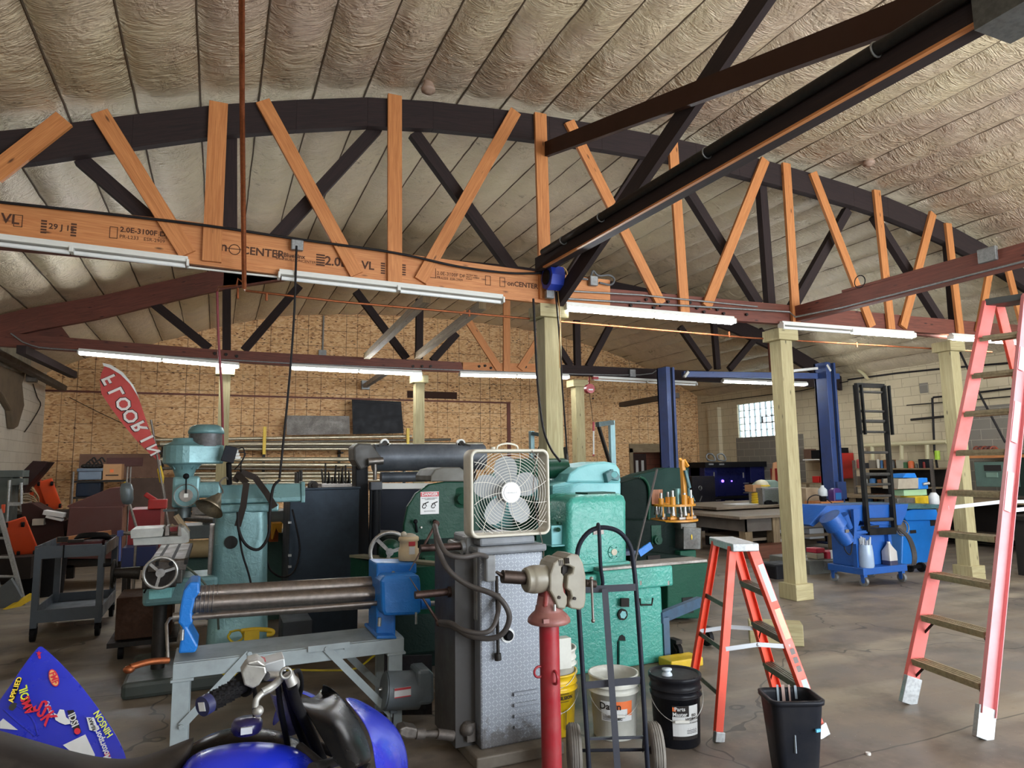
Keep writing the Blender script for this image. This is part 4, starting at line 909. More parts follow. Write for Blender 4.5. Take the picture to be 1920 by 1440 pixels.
# ---- ladders
def chan(mb, a, c, w, th, up):                       # a C-channel rail
    a = V(*a); c = V(*c); tt = (c-a).normalized(); u = V(*up); sd = tt.cross(u).normalized(); u2 = sd.cross(tt)
    mb.beam(a, c, th*.14, w, u2)
    for s_ in (-1, 1): mb.beam(a+u2*(s_*w/2)+sd*th*.45, c+u2*(s_*w/2)+sd*th*.45, th, th*.14, u2)
def step_ladder(name, label, A, B_, At, Bt, Ra, Rb, Rat, Rbt, nst, rail, tread, w=.07, capm=None, sz=None):
    A, B_, At, Bt, Ra, Rb, Rat, Rbt = [V(*q) for q in (A, B_, At, Bt, Ra, Rb, Rat, Rbt)]
    o = (A+B_+Ra+Rb)/4; t = Thing(name, label, 'ladder', (o.x, o.y, 0)); across = (B_-A).normalized(); fwd = (At-A); fwd.z = 0; fwd.normalize()
    for i, (p, q) in enumerate(((A, At), (B_, Bt))):
        b = MB(); chan(b, p+(q-p)*.045, q, w, .03 if i == 0 else -.03, fwd); t.part('front_rail', b, rail[i])
        b = MB(); d = (q-p)*.06; b.beam(p, p+d, .036, w*1.25, fwd); t.part('foot', b, ALU, bevel=.004)
    for i, (p, q) in enumerate(((Ra, Rat), (Rb, Rbt))):
        b = MB(); chan(b, p+(q-p)*.03, q, w*.75, .024 if i == 0 else -.024, fwd); t.part('rear_rail', b, rail[2])
        b = MB(); d = (q-p)*.05; b.beam(p, p+d, .03, w, fwd); t.part('foot', b, ALU, bevel=.004)
    for k in range(1, nst+1):
        f = k/(nst+1.0); p = A+(At-A)*f; q = B_+(Bt-B_)*f; b = MB(); b.beam(p+across*.016, q-across*.016, w*1.15, .022)
        for s_ in (-1, 1): b.beam(p+across*.016+fwd*(s_*w*.52)-V(0, 0, .014), q-across*.016+fwd*(s_*w*.52)-V(0, 0, .014), .004, .03)
        for s_ in (-.3, 0, .3): b.beam(p+across*.02+fwd*(s_*w)+V(0, 0, .012), q-across*.02+fwd*(s_*w)+V(0, 0, .012), .006, .004)
        st = t.part('step', b, tread)
        if k <= max(2, nst//4):
            for s_, pp in ((1, p), (-1, q)): b = MB(); b.beam(pp+across*(s_*.09)-V(0, 0, .012), pp-V(0, 0, .11)-fwd*.02, .004, .016); t.part('step_brace', b, IRON, st)
    for k in range(nst-1 if nst > 4 else nst):
        f = .22+.68*k/max(1, (nst-1 if nst > 4 else nst)); p = Ra+(Rat-Ra)*f; q = Rb+(Rbt-Rb)*f; b = MB(); b.beam(p, q, .008, .03); t.part('rear_brace', b, tread)
    for p, q, r_, s_ in ((A, At, Ra, Rat), (B_, Bt, Rb, Rbt)):
        b = MB(); f = .46; m0 = p+(q-p)*f; m1 = r_+(s_-r_)*f; mm = (m0+m1)/2+V(0, 0, .02); b.beam(m0, mm, .006, .026); b.beam(mm, m1, .006, .026); b.ball(mm, .012, seg=8); t.part('spreader', b, flat('spreader_white', 'b9bdc2', .35, .3))
    c = (At+Bt+Rat+Rbt)/4; Lw = (Bt-At).length; b = MB(); e = V(*((Bt-At).normalized()))
    b.beam(c-e*(Lw/2+.05)+V(0, 0, .0), c+e*(Lw/2+.05)+V(0, 0, .0), .17 if sz is None else sz, .05); t.part('top_cap', b, capm or ALU, bevel=.006)
    return t
GT = steel('grey_green_tread', '7d7e72', .5, .15); BT = steel('brown_tread', 'b3a688', .45, .15, '6c5a42')
A = V(3.62, 3.78, 0); B_ = V(3.43, 3.23, 0); Ra = V(2.99, 3.97, 0); Rb = V(2.81, 3.44, 0)
t = step_ladder('step_ladder', 'short orange stepladder with white spreaders and taped labels, standing by the black pail', A, B_, (3.29, 3.78, 1.12), (3.17, 3.46, 1.12), Ra, Rb, (3.17, 3.82, 1.12), (3.05, 3.50, 1.12), 3, [LORANGE, LORANGE, LORANGE], GT)
b = MB(); A1 = V(3.43, 3.23, 0); A2 = V(3.17, 3.46, 1.12); dd = (A2-A1).normalized(); nn = (-HD*.6-RT*0+V(0, -.6, 0)).normalized()
ac = (B_-A).normalized()
for f0, f1, m_ in ((.70, .9, 0), (.50, .66, 1), (.19, .29, 0), (.42, .45, 2), (.375, .405, 2), (.33, .36, 2)):
    p = A1+(A2-A1)*f0+ac*.006; q = A1+(A2-A1)*f1+ac*.006; b = MB(); b.beam(p, q, .002, .05 if m_ < 2 else .035, dd.cross(ac)); t.part('sticker', b, [flat('sticker_white', 'b9c3c6', .5), flat('sticker_pale', 'c3bd9e', .5), flat('sticker_grey', '7e7470', .6)][m_])
C0 = V(4.40, 3.40, 0); C1 = V(4.24, 2.80, 0)
t = step_ladder('step_ladder', 'tall salmon red stepladder with brown treads and scuffed labels, standing alone on the open floor', C0, C1, (5.41, 3.2, 2.85), (5.49, 2.99, 2.85), (6.75, 3.5, 0), (6.8, 2.85, 0), (5.52, 3.2, 2.85), (5.62, 2.99, 2.85), 9, [LPINK, paint('daylit_ladder_pink', 'e08f92', .5, wear=.1, sc=6), LORANGE], BT, w=.098, capm=paint('cap_grey', '3e403e', .5), sz=.2)  # second front rail in paler pink: daylight on it put into its colour
b = MB(); A1 = C1; A2 = V(5.49, 2.99, 2.85); ac = (C1-C0).normalized(); dd = (A2-A1).normalized()
for f0, f1 in ((.80, .86), (.62, .72), (.46, .55)):
    p = A1+(A2-A1)*f0+ac*.012; q = A1+(A2-A1)*f1+ac*.012; b = MB(); b.beam(p, q, .002, .05, dd.cross(ac)); t.part('sticker', b, flat('sticker_rub', 'c9a3a3', .6))
# ================================================================ middle of the shop
# ---- slip roll on a pale stand
YR = 4.6
t = Thing('slip_roll', 'bright blue slip roll with long worn steel rollers on a pale grey stand', 'rolling machine', at(530, 1400, YR).xy.to_3d(), 0)
def tubeX(mb, p0, p1, r, Y, seg=20): mb.cyl(at(*p0, Y), at(*p1, Y), r, seg=seg)
ROLL = steel('worn_roller', '8d857f', .22, .45, '503c38', 3.5)
for p0, p1, r, y, sp in (((362, 1115), (708, 1101), .052, YR+.12, 1), ((352, 1134), (706, 1121), .048, YR+.03, 1), ((372, 1148), (708, 1137), .045, YR+.15, 0)):
    b = MB(); a = at(*p0, y); c = at(*p1, y); c.z = a.z+(c.z-a.z)*.5; b.cyl(a, c, r, seg=28)
    if sp:
        for k in range(6): q = a+(c-a)*(.02+k*.02); b.ring(q, (c-a), r, .004, 28, 5)
    t.part('roller', b, ROLL)
b = MB(); a = at(358, 1158, YR-.06); c = at(706, 1138, YR-.06); c.z = a.z+(c.z-a.z)*.4; b.cyl(a, c, .016, seg=14); t.part('tie_rod', b, ROLL)
b = MB()
b.slab([(344, 1108), (356, 1092), (374, 1092), (374, 1112), (366, 1122), (360, 1150), (362, 1168), (352, 1176), (372, 1212), (366, 1224), (334, 1226), (338, 1200), (342, 1178), (334, 1168), (336, 1150), (340, 1125)], YR-.08, .3); t.part('end_frame', b, LTBLUE, bevel=.012)
b = MB(); b.cyl(at(338, 1156, YR-.05), at(324, 1158, YR-.05), .026, seg=16); t.part('shaft_collar', b, STEEL)
for p0, p1, r_ in ((at(342, 1180, YR-.1), at(341, 1200, YR-.1), .012), (at(712, 1158, YR-.1), at(711, 1174, YR-.1), .012), (at(780, 1148, YR-.2), at(780, 1170, YR-.2), .008)): b = MB(); b.cyl(p0, p1, r_, seg=10); t.part('clamp_screw', b, BRIGHT)
b = MB(); b.slab([(706, 1056), (782, 1056), (782, 1076), (742, 1076), (742, 1196), (706, 1196)], YR-.06, .26); t.part('gearbox_frame', b, LTBLUE, bevel=.012)
b = MB(); b.slab([(722, 1078), (788, 1078), (790, 1098), (790, 1148), (786, 1154), (720, 1156), (716, 1146), (714, 1090)], YR-.2, .2); t.part('gear_cover', b, LTBLUE, bevel=.03)
b = MB(); b.slab([(707, 1192), (742, 1192), (744, 1198), (706, 1198)], YR-.14, .4); t.part('foot_pad', b, LTBLUE, bevel=.005)
b = MB(); b.cyl(at(788, 1133, YR-.1), at(805, 1132, YR-.1), .034, seg=16); t.part('shaft_boss', b, LTBLUE, bevel=.004); b = MB(); b.cyl(at(803, 1132, YR-.1), at(819, 1131, YR-.1), .017, seg=14); t.part('shaft', b, BRIGHT)
b = MB(); q = at(737, 1074, YR-.07); b.cyl(q, q-V(0, .012, 0), .013, seg=8); t.part('bolt', b, STEEL)
a0 = at(334, 1236, YR); a1 = at(742, 1206, YR); zt = (a0.z+a1.z)/2+.035
b = MB(); b.box(a0.x-.02, a1.x+.02, YR-.14, YR-.1, zt-.085, zt); b.box(a0.x-.02, a1.x+.02, YR+.22, YR+.26, zt-.085, zt); b.box(a0.x-.02, a1.x+.02, YR-.12, YR+.24, zt-.006, zt+.004)
t.part('stand_top', b, GREYST, bevel=.003)
b = MB()
for px in (605, 648, 612): q = at(px, 1214, YR-.14); b.cyl(q+V(0, .0, 0), q-V(0, .012, 0), .012, seg=8)
b.cbox(at(617, 1213, YR-.15), .25, .012, .035)
t.part('splice_plate', b, GREYST)
for x, y in ((a0.x+.03, YR-.12), (a1.x-.03, YR-.12), (a0.x+.03, YR+.24), (a1.x-.03, YR+.24)):
    b = MB(); b.box(x-.05, x+.04, y-.02, y+.02, 0, zt-.08); b.box(x-.06, x+.06, y-.03, y+.03, zt-.1, zt-.085); t.part('leg', b, GREYST, bevel=.003)
for p0, p1, yy in (((468, 1225), (340, 1362), YR-.15), ((612, 1216), (735, 1340), YR-.15), ((640, 1216), (748, 1320), YR+.2)):
    b = MB(); b.beam(at(*p0, yy), at(*p1, yy), .008, .045, (0, 1, 0)); a_ = at(*p0, yy-.01); 
    b = MB(); a_ = at(*p0, yy); c_ = at(*p1, yy); b.beam(a_, c_, .045, .008, (0, 1, 0)); b.beam(a_+V(.0, .02, 0), c_+V(0, .02, 0), .006, .04, (0, 1, 0)); hexbolt(b, a_-V(0, .004, 0), (0, -1, 0), .014); hexbolt(b, c_-V(0, .004, 0), (0, -1, 0), .014); t.part('stand_brace', b, GREYST)
b = MB(); b.tube([at(326, 1158, YR-.05), at(318, 1160, YR-.1), at(312, 1170, YR-.15), at(315, 1236, YR-.2)], .009, 8, 0); ck = t.part('crank_arm', b, STEEL)
b = MB(); b.tube([at(316, 1238, YR-.2), at(280, 1241, YR-.25), at(244, 1251, YR-.3)], .017, 10); b.ball(at(242, 1255, YR-.3), .03, (1, 1, .7), 10); t.part('crank_grip', b, COPPER, ck, label='long copper coloured grip')
# motor on its plate beside the stand
t = Thing('gear_motor', 'grey electric gear motor with a red and white rating plate, bolted under the slip roll', 'motor', at(760, 1400, YR).xy.to_3d())
b = MB(); b.slab([(740, 1230), (810, 1228), (810, 1340), (740, 1341)], YR-.02, .012); b.beam(at(730, 1226, YR-.04), at(728, 1342, YR-.04), .06, .03, (0, 1, 0)); t.part('mounting_plate', b, steel('dark_plate', '4a4a50', .5, .3))
MG = paint('motor_grey', '5f686e', .4, wear=.2); b = MB(); ym = YR-.16
b.cyl(at(722, 1295, ym), at(784, 1293, ym), .116, seg=28); b.cyl(at(719, 1295, ym), at(723, 1295, ym), .108, seg=28); t.part('motor_body', b, MG)
b = MB(); b.slab([(783, 1258), (806, 1256), (814, 1264), (815, 1312), (810, 1322), (783, 1324)], ym-.11, .2); t.part('gear_housing', b, MG, bevel=.02)
b = MB(); b.cyl(at(815, 1295, ym-.02), at(827, 1295, ym-.02), .012, seg=10); b.cyl(at(716, 1293, ym), at(710, 1293, ym), .012, seg=10); t.part('shaft', b, BRIGHT)
q = at(755, 1298, ym-.119); b = MB(); b.cbox(q, .105, .004, .058); b.mi = 1; b.cbox(q+V(0, -.003, .022), .103, .004, .013); b.cbox(q+V(0, -.003, -.026), .103, .004, .006); t.part('rating_plate', b, [LBL, flat('label_red', 'b5333a', .5)])
for p_, s_ in ((at(782, 1250, YR-.08), .035), (at(737, 1328, ym), .05)): b = MB(); b.cbox(p_, .045, .05, s_); t.part('bracket', b, MG, bevel=.004)
b = MB(); b.cyl(at(737, 1335, ym), at(735, 1375, ym), .006, seg=8); t.part('conduit', b, IRON)
# cutting fluid jug
t = Thing('plastic_jug', 'cream plastic tub with a red label, standing on the blue gear housing', 'tub', at(766, 1056, YR+.05))
q = at(766, 1055, YR+.06); zt2 = at(744, 1056, YR-.06).z
b = MB(); b.lathe([(.066, 0), (.07, .01), (.07, .075), (.062, .08), (.062, .125), (.07, .13), (.07, .15), (.066, .155), (.06, .16)], (q.x, q.y, zt2), seg=28); t.part('tub', b, paint('cream_plastic', 'c9b694', .5, wear=.3, dirt=(.3, .2, .1)))
b = MB(); b.ball((q.x, q.y, zt2+.155), .058, (1, 1, .45), 12); b.ball((q.x-.04, q.y-.02, zt2+.175), .022, seg=8); t.part('plastic_wrap', b, flat('cloudy_film', 'b7b1a2', .35))
b = MB(); b.cbox((q.x+.005, q.y-.07, zt2+.115), .045, .006, .028); b.mi = 1; b.cbox((q.x+.005, q.y-.07, zt2+.07), .04, .006, .05); t.part('label', b, [flat('label_red', 'b5333a', .5), LBL])

# ---- knee milling machine
t = Thing('milling_machine', 'blue green knee milling machine with a domed motor and long ram, behind the slip roll', 'milling machine', (.2, 6.3, 0))
YM = 6.1
b = MB(); a = at(405, 960, YM); c = at(502, 960, YM); cxm = (a.x+c.x)/2; cym = YM+.22
def rr4(hx, hy, r, z, x=cxm, y=cym, n=4):
    P = []
    for sx, sy, a0 in ((1, 1, 0), (-1, 1, 90), (-1, -1, 180), (1, -1, 270)):
        for i in range(n+1):
            an = R(a0+90*i/n); P.append(V(x+sx*(hx-r)+r*math.cos(an), y+sy*(hy-r)+r*math.sin(an), z))
    return P
b.loft([rr4(.3, .32, .06, .0), rr4(.29, .31, .06, .1), rr4(.24, .26, .07, .14), rr4(.22, .22, .08, .6), rr4(.205, .21, .08, 1.22), rr4(.2, .2, .08, 1.3)]); t.part('column', b, MILLC)
b = MB(); q = at(433, 1017, YM-.01); b.cyl(q+V(0, .01, 0), q, .052, seg=24); t.part('access_hole', b, flat('hole_dark', '141413', .8)); 
b = MB(); b.box(cxm-.24, cxm-.16, cym-.12, cym+.12, .45, 1.2); b.beam((cxm-.235, cym-.1, 1.12), (cxm-.235, cym-.1, .45), .02, .02); t.part('knee_way', b, STEEL)
b = MB(); b.box(a.x-.05, c.x+.09, cym-.2, cym+.2, 1.3, 1.37); b.cyl((cxm, cym, 1.26), (cxm, cym, 1.33), .2, seg=28); t.part('turret', b, MILLC, bevel=.015)
r0 = at(455, 912, YM+.05); r1 = at(566, 915, YM+.05); zr0, zr1 = at(500, 943, YM+.05).z, at(500, 908, YM+.05).z
b = MB(); xl = at(405, 920, YM+.05).x
b.prism([(xl, cym-.13, zr0), (xl, cym-.13, zr0+.04), (xl, cym-.08, zr1), (xl, cym+.08, zr1), (xl, cym+.13, zr0+.04), (xl, cym+.13, zr0)], (r1.x-xl, 0, 0)); t.part('ram', b, MILLC, bevel=.01)
b = MB(); b.prism([(r1.x-.002, cym-.14, zr0-.01), (r1.x, cym-.14, zr0+.05), (r1.x, cym-.09, zr1+.015), (r1.x, cym+.09, zr1+.015), (r1.x, cym+.14, zr0+.05), (r1.x, cym+.14, zr0-.01)], (.035, 0, 0)); t.part('ram_end_cap', b, MILLC, bevel=.008)
# head: left of the ram
hx = at(344, 900, YM).x; hy = YM+.12
zq = lambda py: at(344, py, YM).z
b = MB(); xa = at(410, 910, YM+.05).x; b.box(hx-.05, xa+.02, hy-.07, hy+.09, zq(935), zq(905)); b.box(hx-.08, hx+.12, hy-.09, hy+.1, zq(952), zq(893)); t.part('head', b, MILLC, bevel=.02)
b = MB(); dc = at(349, 929, YM-.02); b.cyl(dc+V(0, .04, 0), dc, .095, seg=30); dl = t.part('feed_dial', b, MILLC, bevel=.004)
b = MB(); b.ring(dc-V(0, .002, 0), (0, 1, 0), .088, .004, 30, 5); b.cyl(dc, dc-V(0, .012, 0), .05, seg=24); t.part('dial_ring', b, STEEL, dl); b = MB(); b.cyl(dc-V(0, .01, 0), dc-V(0, .016, 0), .022, seg=4); t.part('dial_plate', b, WHITE_E, dl)
b = MB(); b.cyl(at(349, 925, YM-.05), at(349, 895, YM-.05), .006, seg=8); b.ball(at(349, 893, YM-.05), .024, seg=12); t.part('quill_lever', b, BLACK)
b = MB()
b.lathe([(.07, 0), (.075, .02), (.09, .06), (.135, .10), (.155, .13)], (hx, hy, zq(893)), seg=32); t.part('belt_housing_base', b, MILLC)
for k in range(9):
    an = R(200+k*22); p_ = V(hx+.13*math.cos(an), hy+.13*math.sin(an), zq(893)+.12); q_ = V(hx+.09*math.cos(an), hy+.09*math.sin(an), zq(893)+.06)
    b = MB(); b.beam(p_, q_, .01, .02); 
    if k % 2: t.part('rib', b, MILLC)
zb0, zb1 = zq(870), zq(834); xr = at(412, 850, YM).x; n = 14
b = MB()
out = [(hx+.165*math.cos(R(60+240*i/n)), hy+.165*math.sin(R(60+240*i/n))) for i in range(n+1)] + [(xr, hy-.09), (xr+.03, hy-.05), (xr+.03, hy+.05), (xr, hy+.09)]
b.prism([(x, y, zb0) for x, y in out], (0, 0, zb1-zb0)); t.part('belt_housing', b, MILLC, bevel=.012)
b = MB(); b.lathe([(.16, 0), (.1, .035), (.098, .05), (.09, .058), (0, .058)], (hx, hy, zb1), seg=30); b.cyl((hx+.05, hy, zb1+.05), (hx+.05, hy, zb1+.09), .03, seg=10); t.part('belt_cover', b, MILLC)
mx = at(387, 800, YM).x; zm0 = zq(832); b = MB(); b.cyl((mx, hy, zb1-.01), (mx, hy, zq(810)), .125, seg=30); t.part('motor_body', b, steel('motor_case', '6d6e70', .35, .3))
b = MB(); z_ = zq(812); b.lathe([(.12, 0), (.138, .0), (.14, .02), (.125, .055), (.085, .075), (0, .08)], (mx, hy, z_), seg=30); t.part('motor_dome', b, MILLC)
b = MB(); b.cbox((at(378, 848, YM).x, hy-.08, (zb0+zb1)/2+.01), .05, .05, .05); t.part('slot', b, flat('hole_dark', '141413', .8))
b = MB(); b.cyl((hx, hy, zq(952)), (hx, hy, zq(972)), .062, seg=24); b.cyl((hx, hy, zq(970)), (hx, hy, zq(985)), .028, .012, seg=16); b.beam((hx-.14, hy-.04, zq(957)), (hx+.02, hy-.04, zq(957)), .018, .018); t.part('quill', b, steel('quill', '4e5555', .3, .2))
# table, saddle, knee
tx0, tx1 = at(205, 1000, YM).x, at(352, 1000, YM).x
b = MB(); b.box(tx0+.0, tx1-.1, YM-.05, YM+.2, zq(1068), zq(1058)) if 0 else None
zt_ = zq(1035)
vx0, vx1 = at(244, 1000, YM-.1).x, at(353, 1000, YM-.1).x
b = MB(); b.box(at(285, 1040, YM-.25).x, at(352, 1040, YM-.25).x, YM-.55, YM+.7, zt_-.07, zt_); 
TBL = steel('mill_table', '6a6560', .35, .35); tb = t.part('table', b, TBL, bevel=.004)
b = MB()
for u in (.04, .12, .2): x_ = at(285, 1040, YM-.25).x+u*1.15; b.box(x_, x_+.022, YM-.556, YM+.7, zt_-.03, zt_+.001)
t.part('slot', b, flat('hole_dark', '141413', .8), tb)
b = MB(); b.box(at(278, 1080, YM).x, at(345, 1080, YM).x, YM-.3, YM+.3, zt_-.2, zt_-.07); t.part('saddle', b, TBL, bevel=.01)
b = MB(); b.box(at(268, 1100, YM).x, cxm-.16, YM-.02, YM+.42, zt_-.4, zt_-.2); t.part('knee', b, MILLC, bevel=.03)
b = MB(); wc = at(299, 1075, YM-.56); b.box(wc.x-.11, wc.x+.11, YM-.53, YM-.5, zt_-.19, zt_-.03); t.part('end_bracket', b, steel('dark_casting', '43403e', .4, .3), bevel=.01)
def handwheel(wc, ax, Rr, mat, nm='handwheel', hub=.03, nsp=3, lab=None):
    ax = V(*ax).normalized(); b = MB(); b.ring(wc, ax, Rr, Rr*.11, 32, 8); b.cyl(wc-ax*.02, wc+ax*.02, hub, seg=16); x = ax.orthogonal().normalized(); y = ax.cross(x)
    for k in range(nsp): a_ = 2*math.pi*k/nsp+.5; b.beam(wc, wc+(x*math.cos(a_)+y*math.sin(a_))*Rr*.95, Rr*.18, Rr*.1, ax)
    w_ = t.part(nm, b, mat, label=lab); b = MB(); p_ = wc+x*Rr*.9; b.cyl(p_, p_-ax*.08, .012, .015, seg=10); t.part('crank_handle', b, BLACK, w_); return w_
handwheel(at(301, 1074, YM-.62), (0, 1, 0), .105, BRIGHT, lab='bright rimmed handwheel')
handwheel(at(213, 1076, YM+.05), (1, 0, 0), .1, IRON)
b = MB(); b.cyl(at(215, 1074, YM+.05), at(262, 1074, YM+.05), .035, .05, seg=16); t.part('screw_bearing', b, steel('dark_casting', '43403e', .4, .3))
q0 = at(288, 1122, YM-.35); q1 = at(321, 1096, YM-.35); b = MB(); b.box(at(279, 1110, YM-.5).x, at(322, 1110, YM-.5).x, YM-.5, YM-.05, at(300, 1123, YM-.5).z, at(300, 1095, YM-.5).z); t.part('lubricator_box', b, TEALL, bevel=.006)
b = MB(); b.cyl(at(283, 1088, YM-.36), at(270, 1112, YM-.36), .006, seg=8); b.ball(at(270, 1085, YM-.36), .018, seg=8); t.part('lever', b, BLACK)
b = MB(); b.cyl((at(300, 1150, YM+.1).x, YM+.1, .05), (at(300, 1150, YM+.1).x, YM+.1, zt_-.4), .05, seg=14); t.part('elevating_screw', b, IRON)
b = MB(); xb = at(250, 1240, YM).x; b.box(xb-.05, cxm+.3, YM-.25, YM+.65, 0, .12); t.part('base', b, paint('mill_base', '38403c', .5, wear=.5), bevel=.03)
# vise on the table
v = Thing('machine_vise', 'grey milling vise with a blue handle on the slotted mill table', 'vise', at(300, 1030, YM-.2)); VB = paint('vise_silver', 'a7a9a4', .4, wear=.4)
b = MB(); b.slab([(249, 1009), (340, 1005), (340, 998), (335, 988), (344, 990), (353, 1001), (354, 1016), (346, 1019), (250, 1023)], YM-.42, .25); v.part('vise_bed', b, VB, bevel=.003)
b = MB(); b.slab([(244, 996), (247, 993), (304, 990), (307, 994), (304, 1006), (245, 1010)], YM-.46, .33); v.part('moving_jaw', b, VB, bevel=.004)
b = MB(); b.slab([(310, 988), (316, 987), (317, 1004), (309, 1005)], YM-.44, .25); b.slab([(334, 986), (339, 987), (340, 1005), (333, 1005)], YM-.44, .25); v.part('jaw_plate', b, STEEL, bevel=.002)
b = MB(); b.slab([(316, 989), (333, 988), (332, 996), (317, 997)], YM-.3, .2); v.part('soft_jaw', b, REDP)
b = MB(); b.cyl(at(246, 1000, YM-.3), at(226, 999, YM-.3), .014, seg=10); v.part('screw', b, STEEL); b = MB(); b.cyl(at(226, 994, YM-.3), at(224, 1052, YM-.3), .01, seg=8); b.cbox(at(226, 1000, YM-.3), .04, .03, .04); v.part('crank_handle', b, BLUEP)
# work lamp
t = Thing('work_lamp', 'tarnished bell shaped work lamp on the milling machine ram', 'lamp', at(400, 930, YM-.1))
d0 = at(408, 932, YM-.15); d1 = at(388, 960, YM-.22); b = MB(); ax = (d1-d0).normalized()
b.lathe([(.018, -.05), (.03, -.02), (.045, .0), (.075, .06), (.115, .1), (.113, .1), (.07, .058), (.04, 0)], d0+ax*.02, ax, 28); t.part('lamp_shade', b, steel('tarnished', '8d8370', .3, .35, '55452c'))
b = MB(); b.tube([d0-ax*.03, at(418, 922, YM-.1), at(412, 905, YM-.05), at(424, 895, YM), at(430, 906, YM+.05)], .006, 8); t.part('lamp_arm', b, STEEL)
t = Thing('control_box', 'black readout box tilted on an arm beside the domed mill motor', 'box', at(428, 870, YM))
b = MB(); b.T = Matrix.Translation(at(430, 852, YM-.05)) @ Matrix.Rotation(R(14), 4, 'Y'); b.cbox((0, 0, 0), .1, .06, .13); t.part('box', b, paint('box_black', '22242b', .4), bevel=.006); b.T = None
b = MB()
for k in range(3): b.cbox(at(442+k*2, 846+k*6, YM-.02), .04, .05, .022)
t.part('connector', b, WHITE_E); b = MB(); b.cyl(at(429, 868, YM), at(430, 908, YM+.05), .022, seg=12); t.part('arm', b, BLACK)
b = MB(); b.tube([at(446, 842, YM), at(456, 840, YM), at(458, 855, YM), at(448, 872, YM), at(440, 880, YM+.05)], .005, 6); b.tube([at(446, 848, YM), at(460, 850, YM), at(452, 870, YM), at(452, 890, YM+.05)], .005, 6); t.part('wire', b, CORD)
# belt slung over the ram, cables
b = MB()
def strap(pts, w, Y):
    P = [at(x, y, Y+dy) for x, y, dy in pts]
    for i in range(len(P)-1): b.beam(P[i], P[i+1]+(P[i+1]-P[i])*.05, w, .012, (0, 1, 0))
strap([(446, 890, -.02), (462, 905, -.08), (456, 950, -.1), (446, 985, -.1)], .05, YM); strap([(452, 885, .0), (478, 895, .02), (500, 925, .0), (515, 950, -.02)], .05, YM); strap([(440, 903, .0), (450, 886, .0)], .05, YM)
single('leather_belt', 'dark leather belt draped over the milling machine ram', 'belt', b, paint('belt_brown', '2e2723', .7))
def cable(pts, r, label, mat=None, Y=YM, name='cable', cat='cable'):
    b = MB(); b.tube([at(p[0], p[1], p[2] if len(p) > 2 else Y) for p in pts], r, 6, 5); single(name, label, cat, b, mat or CORD)
cable([(556, 461, 6.28), (551, 600, 6.27), (540, 740, 6.25), (528, 860, 6.2), (524, 897, 6.15)], .010, 'black drop cord hanging from the junction box on the stamped beam to the mill ram')
cable([(524, 900, 6.0), (512, 915, 5.95), (506, 960, 5.9), (503, 1005, 5.9), (485, 1030, 5.9), (462, 1022, 5.9), (448, 995, 5.9), (446, 960, 5.92)], .012, 'thick black cable looping down across the milling machine column')
cable([(448, 1000, 5.93), (455, 1040, 5.93), (466, 1075, 5.94), (474, 1110, 5.95)], .008, 'twin black cable running down the mill column below the round hole')
cable([(548, 955, 6.9), (556, 990, 6.9), (562, 1030, 6.9), (552, 1070, 6.85), (530, 1082, 6.6), (508, 1070, 6.4), (500, 1050, 6.3)], .009, 'black cord draped in front of the dark blue cabinet')
cable([(1000, 560, 6.25), (1003, 620, 6.24), (1008, 720, 6.2), (1018, 800, 5.9), (1032, 840, 5.7), (1050, 865, 5.5)], .012, 'black air hose hanging from the blue reel to the machines')
cable([(1040, 535, 6.2), (1048, 620, 6.2), (1054, 720, 6.2), (1060, 800, 6.1), (1063, 850, 6.0)], .009, 'thin black hose hanging from the blue reel beside the post')
b = MB(); b.cyl(at(1060, 840, 6.1), at(1063, 868, 6.0), .022, seg=12); single('hose_coupler', 'dark hose coupler at the end of the thin black hose', 'coupler', b, IRON)
cable([(1046, 545, 6.2), (1050, 600, 6.15), (1049, 660, 6.15), (1050, 690, 6.15)], .006, 'thin tan cord hanging under the blue hose reel', flat('tan_cord', 'b28a52', .6))
cable([(407, 545, 7.0), (410, 640, 7.0), (416, 740, 7.0), (418, 835, 6.9)], .012, 'red air hose hanging from the copper pipe behind the mill motor', paint('hose_red', '7a2a32', .5), name='air_hose', cat='hose')
cable([(0, 379, T1-.05), (210, 402, T1-.06), (395, 424, T1-.07), (555, 448, T1-.06), (740, 474, T1-.07), (860, 500, T1-.06), (955, 512, T1-.06), (1015, 512, T1-.06)], .012, 'black cable clipped along the top of the stamped orange beam')
cable([(318, 1045, 5.9), (345, 1060, 5.85), (380, 1090, 5.8), (405, 1130, 5.85), (410, 1180, 5.9)], .009, 'grey green hose curving down from the mill table', paint('hose_green', '4c5548', .5))
cable([(1232, 880, 5.2), (1215, 950, 5.05), (1200, 1010, 4.95), (1190, 1055, 4.9)], .010, 'grey hose curving down between the green press and the ironworker', CB)
YC = paint('yellow_cord', 'c9b21f', .5)
cable([(415, 1215, 5.2), (412, 1250, 5.15), (425, 1266, 5.1), (460, 1262, 5.1), (520, 1256, 5.2), (620, 1257, 5.3), (670, 1252, 5.4), (710, 1225, 5.6), (760, 1220, 5.7)], .008, 'yellow extension cord running under the slip roll', YC)
cable([(430, 1185, 5.5), (450, 1182, 5.5), (456, 1195, 5.5), (440, 1205, 5.5), (428, 1195, 5.5), (432, 1186, 5.5)], .008, 'loop of yellow cord at the foot of the mill column', YC)
b = MB(); b.tube([at(452, 1183, 5.4), at(480, 1180, 5.4), at(508, 1182, 5.4), at(511, 1188, 5.4), at(500, 1190, 5.4)], .016, 8); b.cbox(at(472, 1190, 5.4), .1, .06, .07)
single('power_tool', 'yellow and grey power tool lying behind the slip roll stand', 'tool', b, YEL)

